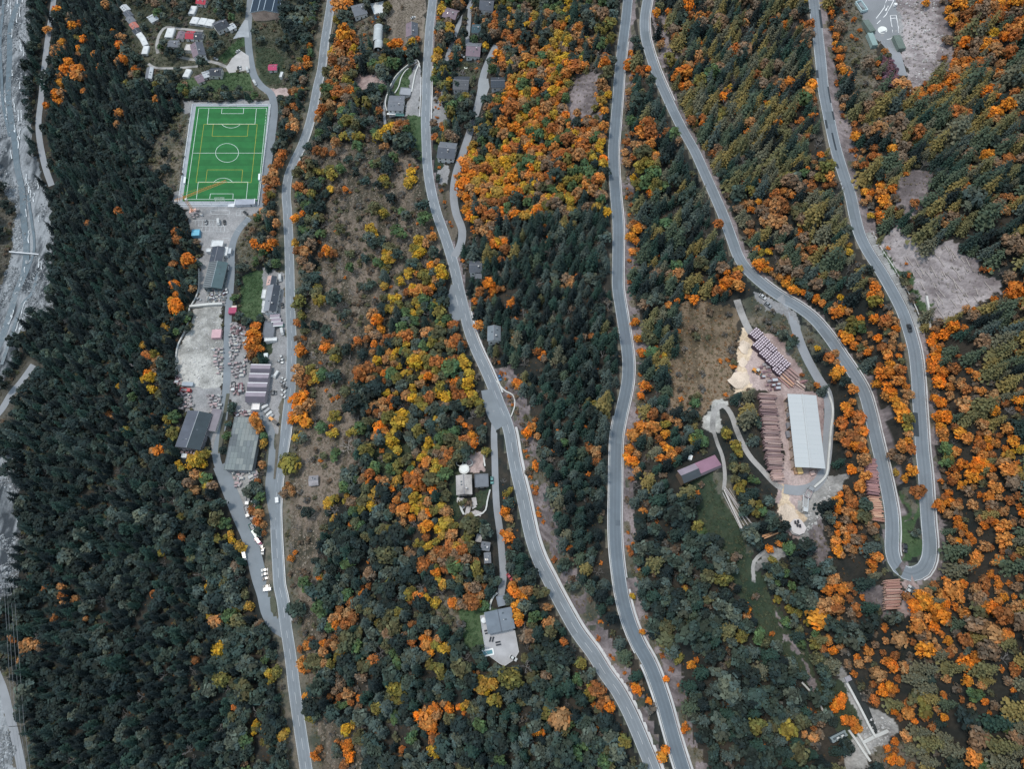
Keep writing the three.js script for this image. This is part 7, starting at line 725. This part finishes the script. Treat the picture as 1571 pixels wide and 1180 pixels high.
for (const [kind, s] of Object.entries(CROWNS)) for (const [x, y, r] of pairs(s)) { if (Number.isNaN(r)) continue; const guess = at(x, y), R = Math.max(1.5, r * project(guess.x, guess.y, guess.z)[2] * 1.14), v = at(x, y, R * 1.25); if (cell(PAVED, v.x, v.z) && near(ROADDIST, v.x, v.z) < 4.2) continue; plant(kind, v, R, { special: SPECIAL[x + ',' + y] });
  if (kind === 'Y' && TR() < 0.7) { const a = TR() * 6.28, d = R * 1.45, u = v.x + Math.cos(a) * d, w = v.z + Math.sin(a) * d; if (COVER[coverAt(u, w)][0] > 0.2 && !cell(PAVED, u, w) && near(ROADDIST, u, w) > 5.5 && !crowded(u, w, R * 0.7, 0.55)) { const g = TR(); plant(g < 0.45 ? 'Y' : 'G', V(u, ground(u, w), w), R * (0.7 + 0.3 * g), { shade: g < 0.45 ? 2 : g < 0.75 ? 2 : 0 }); } }
  if (kind === 'O' || kind === 'R') for (let n = 0; n < 2; n++) { const a = TR() * 6.28, d = R * (1.35 + 0.6 * TR()), u = v.x + Math.cos(a) * d, w = v.z + Math.sin(a) * d, go = TR(), cv = coverAt(u, w); if (go > 0.8 || (COVER[cv][0] < 0.2 && cv !== 'heath') || cell(PAVED, u, w) || near(ROADDIST, u, w) < 5.5 || crowded(u, w, R * 0.6, 0.5) || (zoneBase(x, y)[0] === 'L' && go > 0.3)) continue; plant(go < 0.62 ? 'R' : 'O', V(u, ground(u, w), w), R * (0.6 + 0.25 * TR()), { shade: go < 0.62 ? (go < 0.3 ? 2 : 0) : 1 }); } }
for (const [x, y] of pairs('1353,94 1359,95 1365,96 1354,101 1360,102 1367,104 1355,108 1362,109 1368,111 1357,115 1364,117 1371,119 1358,122 1365,124 1372,126 1360,129 1367,131')) plant('U', at(x, y, 1), 2.3, { shade: 4 });
const WARM = [[1515, 45, 75, 85], [1440, 130, 50, 25], [1480, 720, 62, 165], [1540, 870, 50, 60], [850, 200, 80, 130], [745, 300, 50, 70], [1298, 730, 32, 130], [1368, 630, 32, 110], [1425, 940, 55, 60], [690, 840, 55, 60], [665, 740, 60, 60], [1290, 925, 45, 40], [1100, 440, 40, 18], [985, 250, 25, 60], [1180, 325, 45, 35], [1355, 520, 30, 60], [1010, 660, 40, 20], [1340, 320, 30, 35], [650, 570, 60, 60], [625, 430, 50, 60], [510, 110, 40, 60], [1370, 1020, 60, 45]];
const TYPE_SHRUBS = { clearing: 0.55, garden: 0.7, meadow: 0.75, rough: 0.5, heath: 0.85, bank: 0.5, darkgrass: 0.2, scree: 0.12, field: 0.05 };
for (let pass = 0; pass < 3; pass++) {
  const st = pass === 2 ? 2.4 : pass ? 3.3 : 4.6;
  for (let z = Z0 + 4; z < Z1 - 30; z += st) for (let x = X0 + 4; x < X1 - 10; x += st) {
    const u = x + (TR() - 0.5) * st, w = z + (TR() - 0.5) * st, y = ground(u, w), q = project(u, y, w), roll = TR(), roll2 = TR(), roll3 = TR();
    if (q[0] < -70 || q[0] > PHOTO_W + 70 || q[1] < -70 || q[1] > PHOTO_H + 70) continue;
    let warmHere = false; const cover = coverAt(u, w), share = COVER[cover][0], wild = cover === 'forest';
    if (cell(PAVED, u, w)) continue;
    const zn = zoneOf(q[0], q[1])[0], mix = MIX[zn === 'N' && q[1] < 330 + 40 * (noise(u / 30, w / 30, 8) - 0.5) ? 'N0' : zn === 'L' && q[1] > 560 && q[0] > 225 + (q[1] - 560) * 0.25 ? 'L2' : zn === 'M' && q[1] > 820 ? 'M2' : zn === 'P' && q[1] > 760 ? 'P2' : zn === 'E' && q[1] > 860 ? 'E2' : zn];
    let kind = mix[Math.floor(roll * mix.length)]; if (!wild) { const s = (TYPE_SHRUBS[cover] || 0) * (cover === 'meadow' && q[1] > 600 ? 0.6 : 1); if (pass && roll2 < s * 0.36) kind = 'U'; else if (pass || roll2 > share * 0.5 * (cover === 'meadow' && q[1] > 600 ? 0.3 : 1)) continue; else if (cover === 'meadow' && roll3 < 0.35) kind = 'B'; else if (kind === 'S') kind = 'D'; }
    if (wild && noise(u / 14, w / 14, 66) < 0.1) continue;
    if (wild && pass && roll2 < (zn === 'E' || zn === 'Q' ? 0.18 : 0.25)) kind = 'U';
    if (pass === 2) { if (!wild || !(zn === 'E' || zn === 'Q' || zn === 'N' && q[1] < 340)) continue; kind = roll2 < 0.3 ? 'U' : roll2 < 0.42 ? 'R' : roll2 < 0.8 ? 'C' : 'D'; }
    if ('ROY'.includes(kind) && fbm(u / 32, w / 32, 131, 2) < 0.52) kind = zn === 'E' || zn === 'Q' ? 'C' : zn === 'N' && q[1] < 330 ? 'G' : 'D';
    for (const [a, b, e, f] of WARM) if (wild && (q[0] - a) ** 2 / e ** 2 + (q[1] - b) ** 2 / f ** 2 < 0.7 + 0.6 * noise(u / 16, w / 16, 141) && roll2 > 0.3) { const z = noise(u / 20, w / 20, 151); kind = zn === 'M' ? (roll < 0.13 ? 'O' : roll < 0.27 ? 'R' : roll < 0.5 ? 'Y' : 'G') : roll < 0.32 ? 'O' : roll < 0.6 ? 'R' : roll < 0.76 ? (a < 1000 ? 'Y' : 'R') : a < 1000 && z > 0.5 ? 'Y' : zn === 'E' ? 'C' : 'G'; warmHere = true; }
    const K = KINDS[kind]; let r = K[4][0] + (K[4][1] - K[4][0]) * roll3 * (0.6 + 0.4 * roll2); if (pass && kind !== 'U') r *= pass === 2 ? 0.6 : 0.78; r *= TR() < 0.22 ? 1.3 : 1; if (zn === 'L' || zn === 'W') r *= 0.96; if (zn === 'E') r *= 1.04; if (zn === 'V') r *= 0.85;
    if (crowded(u, w, r, kind === 'S' || kind === 'C' ? 0.5 : 0.56)) continue;
    const top = project(u, y + r * (kind === 'S' || kind === 'C' ? 3.2 : 1.5), w), back = at(top[0], top[1]); if (kind !== 'U' && ['yard', 'stone', 'palegravel', 'dirt', 'sawdust'].includes(coverAt(back.x, back.z)) && roll3 > 0.1) continue; if (kind !== 'U' && (near(ROADDIST, back.x, back.z) < 3 + r * 0.45 || (cell(PAVED, back.x, back.z) && near(ROADDIST, back.x, back.z) > 14))) continue;      // crowns that would hang over a road or a roof are lopped
    if (near(ROADDIST, u, w) < (kind === 'U' ? 5 : r + 3.4)) continue;
    let shade; if (kind === 'S') shade = zn === 'L' || zn === 'W' ? (roll2 < 0.5 ? 1 : roll2 < 0.8 ? 0 : roll2 < 0.94 ? 3 : 2) : undefined; else if (kind === 'R') shade = warmHere ? (roll3 < 0.6 ? 2 : roll3 < 0.88 ? 1 : 0) : roll2 < 0.66 ? 3 : undefined; else if (kind === 'O') shade = roll3 < 0.55 ? 3 : undefined; else if (kind === 'G') shade = roll2 < 0.4 ? 1 : roll2 < 0.75 ? 3 : roll2 < 0.95 ? 0 : 2; else if (kind === 'D') shade = zn === 'L' || zn === 'W' ? (roll2 < (q[0] > 215 && q[1] > 760 ? 0.3 : 0.8) ? 1 : roll2 < 0.7 || q[1] < 760 ? 0 : 2) : undefined;  // left wood gets darker leaf colours, for darker trees and the dimmer valley light
    if (kind === 'U') { const warm = zn === 'E' || zn === 'Q' ? 0.3 : zn === 'P' || zn === 'N' ? 0.22 : zn === 'M' ? 0.12 : 0; shade = roll3 < warm ? (roll2 < 0.2 ? 5 : 3) : Math.floor(roll2 * 97) % 3; if (wild && !warm) shade = 1; }
    plant(kind, V(u, y, w), r, { shade });
  }
}
// low orange and russet growth on the stony banks above the mountain roads
for (let z = Z0; z < Z1; z += 2.2) for (let x = X0; x < X1; x += 2.2) { const u = x + TR() * 2.2, w = z + TR() * 2.2, a = TR(), b = TR(), d = near(ROADDIST, u, w), k = near(ROADKEY, u, w); if (k < 1 || d < 5.2 || d > 11 || cell(PAVED, u, w) || coverAt(u, w) === 'lawn') continue; const up = (k === 4 ? 1 : -1) * near(ROADSIDE, u, w) > 0; if (!up || a > 0.27 * (fbm(u / 22, w / 22, 83, 2) > 0.46 ? 1 : 0.35)) continue; const q = project(u, ground(u, w), w); if (q[0] < -40 || q[0] > PHOTO_W + 40 || q[1] < -40 || q[1] > PHOTO_H + 40 || crowded(u, w, 0.9, 0.7)) continue; plant('U', V(u, ground(u, w), w), 0.8 + 1.1 * b, { shade: b < 0.4 ? 5 : b < 0.75 ? 3 : 0 }); }
// build: of each kind the 300 that show largest are trees of their own, the rest one mass
const WOOD = mat(0.09, 0.07, 0.055, 0.95, null), PALEWOOD = mat(0.26, 0.24, 0.22, 0.95, null), leafMats = {}, protoTree = {};
function leafMat(kind, shade) { const k = kind + shade; if (leafMats[k]) return leafMats[k]; const m = new THREE.MeshStandardMaterial({ roughness: 0.85, vertexColors: true, side: THREE.DoubleSide }); m.color.setRGB(...KINDS[kind][3][shade][1]); return leafMats[k] = m; }
const massMat = new THREE.MeshStandardMaterial({ roughness: 0.85, vertexColors: true, side: THREE.DoubleSide });
const MASSNAME = { S: 'spruce_wood', C: 'conifer_wood', O: 'autumn_wood', R: 'rust_wood', Y: 'yellow_wood', G: 'green_wood', D: 'broadleaf_wood', B: 'bare_wood', U: 'scrub' }, stats = {};
for (const kind of Object.keys(KINDS)) {
  const K = KINDS[kind], all = PLANTED.filter(p => p.kind === kind).sort((a, b) => b.size - a.size), inView = p => p.q[0] > 4 && p.q[0] < PHOTO_W - 4 && p.q[1] > 4 && p.q[1] < PHOTO_H - 4, single = all.filter(inView).slice(0, 295), set = new Set(single), rest = all.filter(p => !set.has(p)); stats[kind] = all.length;
  for (const p of single) {
    const zn = zoneOf(p.q[0], p.q[1]), word = K[3][p.shade][0], noun = { spruce: 'spruce', conifer: 'conifer', 'autumn tree': 'autumn tree', tree: 'broadleaf tree', 'bare tree': 'bare tree', shrub: 'shrub' }[K[1]], label = p.special || `${word} ${noun} ${zn[1]}`, key = p.sh + p.shape + kind + p.shade;
    let o; if (!protoTree[key]) { o = protoTree[key] = new THREE.Group(); o.name = numbered(K[0]); scene.add(o); const s = SHAPES[p.sh][p.shape]; mesh('trunk', s.trunk, kind === 'B' ? PALEWOOD : WOOD, o); mesh('crown', s.crown, leafMat(kind, p.shade), o); } else { o = protoTree[key].clone(); o.name = numbered(K[0]); scene.add(o); }
    tag(o, label, K[1], p.special ? null : `${word} ${noun}s ${zn[1]}`); o.position.set(p.v.x, p.v.y, p.v.z); o.rotation.y = p.turn; o.scale.set(p.r * p.sx, p.h, p.r * p.sz);
  }
  const by = {}; for (const p of rest) (by[p.sh + ',' + p.shape] ||= []).push(p);
  if (!rest.length) continue; const mass = new THREE.Group(); mass.name = MASSNAME[kind]; tag(mass, `the many smaller ${K[0].replace(/_/g, ' ')}s that fill the woods`, 'wood', null, 'stuff'); scene.add(mass);
  const M = new THREE.Matrix4(), Q = new THREE.Quaternion(), c = new THREE.Color();
  for (const [k, list] of Object.entries(by)) { const [sh, i] = k.split(','), s = SHAPES[sh][+i]; for (const part of ['crown', 'trunk']) { const im = new THREE.InstancedMesh(s[part], part === 'crown' ? massMat : kind === 'B' ? PALEWOOD : WOOD, list.length); im.name = part; list.forEach((p, n) => { Q.setFromAxisAngle(V(0, 1, 0), p.turn); im.setMatrixAt(n, M.compose(p.v, Q, V(p.r * p.sx, p.h, p.r * p.sz))); const e = K[3][p.shade][1]; if (part === 'crown') im.setColorAt(n, c.setRGB(e[0] * p.b, e[1] * p.b, e[2] * p.b)); }); im.userData.kind = 'stuff'; mass.add(im); } }
}
// the pale fallen giant on the dry meadow, and trunks felled on the cleared slope
{ const v = at(536, 690), o = thing('dead_tree', 'big pale dead tree spreading bare branches on the dry meadow', 'dead tree', [v.x, v.y, v.z], 0.4), s = bareTree(888, 1.5); o.scale.set(8, 5, 8); mesh('trunk', s.trunk, mat(0.42, 0.38, 0.36), o); mesh('branches', s.crown, new THREE.MeshStandardMaterial({ color: 0xa89f98, roughness: 0.95 }), o); }
{ const R = rngOf(55), pg = pairs('1380,385 1440,384 1468,372 1500,420 1520,440 1480,475 1440,498 1405,430'), g = new THREE.CylinderGeometry(0.16, 0.24, 1, 6); g.rotateZ(Math.PI / 2); let first = null, k = 0; while (k < 46) { const x = 1380 + R() * 140, y = 372 + R() * 126; if (!inside(pg, x, y)) continue; const v = at(x, y), w = at(x + 5, y + 8.5); let o; if (!first) { o = first = thing('felled_trunk', 'bare felled trunk lying on the pale clear-cut slope', 'felled trunk', [0, 0, 0], 0, 'felled trunks on the clear-cut slope'); mesh('trunk', g, mat(0.4, 0.36, 0.34), o); const st = new THREE.CylinderGeometry(0.05, 0.1, 0.12, 5); const q = mesh('branch_stub', st, mat(0.3, 0.27, 0.25), o); q.position.set(0.1, 0.2, 0); q.scale.set(0.2, 4, 1); } else { o = first.clone(); o.name = numbered('felled_trunk'); scene.add(o); } o.position.set(v.x, v.y + 0.35, v.z); o.rotation.set(0, -Math.atan2(w.z - v.z, w.x - v.x) + (R() - 0.5) * 0.5, 0); const L = 3 + 4 * R(); o.rotation.z = Math.asin(Math.max(-0.7, Math.min(0.7, (w.y - v.y) / v.distanceTo(w)))); o.scale.set(L, 1, 1); k++; } }
// dry grass tufts and low cover on the open ground
{
  const R = rngOf(321), pos = [], blades = 9; for (let i = 0; i < blades; i++) { const a = i / blades * 6.28 + R(), l = 0.5 + 0.5 * R(), x = Math.cos(a), z = Math.sin(a); pos.push(-z * 0.14, 0, x * 0.14, z * 0.14, 0, -x * 0.14, x * l * 0.8, l, z * l * 0.8); } const g = tri(pos), list = [], tints = { meadow: [[0.25, 0.2, 0.15], [0.15, 0.125, 0.085], [0.32, 0.28, 0.23]], heath: [[0.15, 0.13, 0.075], [0.2, 0.165, 0.11], [0.1, 0.1, 0.055]], rough: [[0.14, 0.12, 0.075], [0.1, 0.1, 0.06]], field: [[0.26, 0.22, 0.17]], forest: [[0.1, 0.075, 0.045], [0.06, 0.055, 0.035], [0.16, 0.08, 0.03]], clearing: [[0.22, 0.16, 0.1], [0.13, 0.11, 0.06], [0.28, 0.22, 0.15], [0.2, 0.11, 0.05]], garden: [[0.06, 0.075, 0.04], [0.1, 0.1, 0.06]], darkgrass: [[0.05, 0.075, 0.04], [0.08, 0.09, 0.05]], bank: [[0.12, 0.11, 0.08]], lawn: [[0.06, 0.11, 0.045]], scree: [[0.16, 0.13, 0.08], [0.2, 0.17, 0.13]], stone: [[0.3, 0.27, 0.24]] };
  for (let gd = 0; gd < 400000 && list.length < 60000; gd++) { const x = X0 + 40 + R() * (X1 - X0 - 60), z = Z0 + 20 + R() * (Z1 - Z0 - 60), q = project(x, ground(x, z), z); if (q[0] < -20 || q[0] > PHOTO_W + 20 || q[1] < -20 || q[1] > PHOTO_H + 20) continue; if (cell(PAVED, x, z)) continue; const c = coverAt(x, z), t = tints[c]; if (!t || (c === 'forest' && R() < 0.8) || ((c === 'scree' || c === 'stone') && R() < 0.75)) continue; list.push([x, z, t[Math.floor(R() * t.length)], 0.5 + 0.9 * R() * R(), R() * 6.28]); }
  const im = new THREE.InstancedMesh(g, new THREE.MeshStandardMaterial({ roughness: 1, side: THREE.DoubleSide }), list.length), M = new THREE.Matrix4(), Q = new THREE.Quaternion(), c = new THREE.Color(); list.forEach(([x, z, t, s, a], i) => { Q.setFromAxisAngle(V(0, 1, 0), a); im.setMatrixAt(i, M.compose(V(x, ground(x, z) - 0.02, z), Q, V(s * 1.5, s, s * 1.5))); const b = 0.75 + 0.5 * R(); im.setColorAt(i, c.setRGB(t[0] * b, t[1] * b, t[2] * b)); }); im.name = 'grass_tufts'; scene.add(im); tag(im, 'dry grass and low growth on meadows and forest floor', 'grass', null, 'stuff');
}
// power line over the trees at the lower left
{ const o = thing('power_line', 'thin power cables over the trees at the lower left', 'power line'), wire = mat(0.3, 0.32, 0.34, 0.5, null); for (const dx of [0, 5, 12, 18]) { const a = at(6 + dx * 0.8, 880, 14), b = at(20 + dx, 1115, 14), c = at(32 + dx, 1200, 14); for (const [p, q] of [[a, b], [b, c]]) mesh('cable', cyl(0.07, 0.07, V(p.x, p.y + 14, p.z), V(q.x, q.y + 14, q.z), 4), wire, o); } const t = at(31, 1114, 0), p = thing('power_pylon', 'wooden power pole with crossarm beside the lower left track', 'pole', [t.x, t.y, t.z]); mesh('pole', cyl(0.2, 0.14, V(0, 0, 0), V(0, 14, 0), 6), PALEWOOD, p); mesh('crossarm', box(5, 0.22, 0.22, 0, 13.8, 0), CONCRETE, p); for (const x of [-2.2, -0.8, 0.8, 2.2]) mesh('insulator', box(0.14, 0.4, 0.14, x, 14.1, 0), FRAME, p); }
console.log('trees', JSON.stringify(stats), 'objects', scene.children.length);

renderer.render(scene, camera);
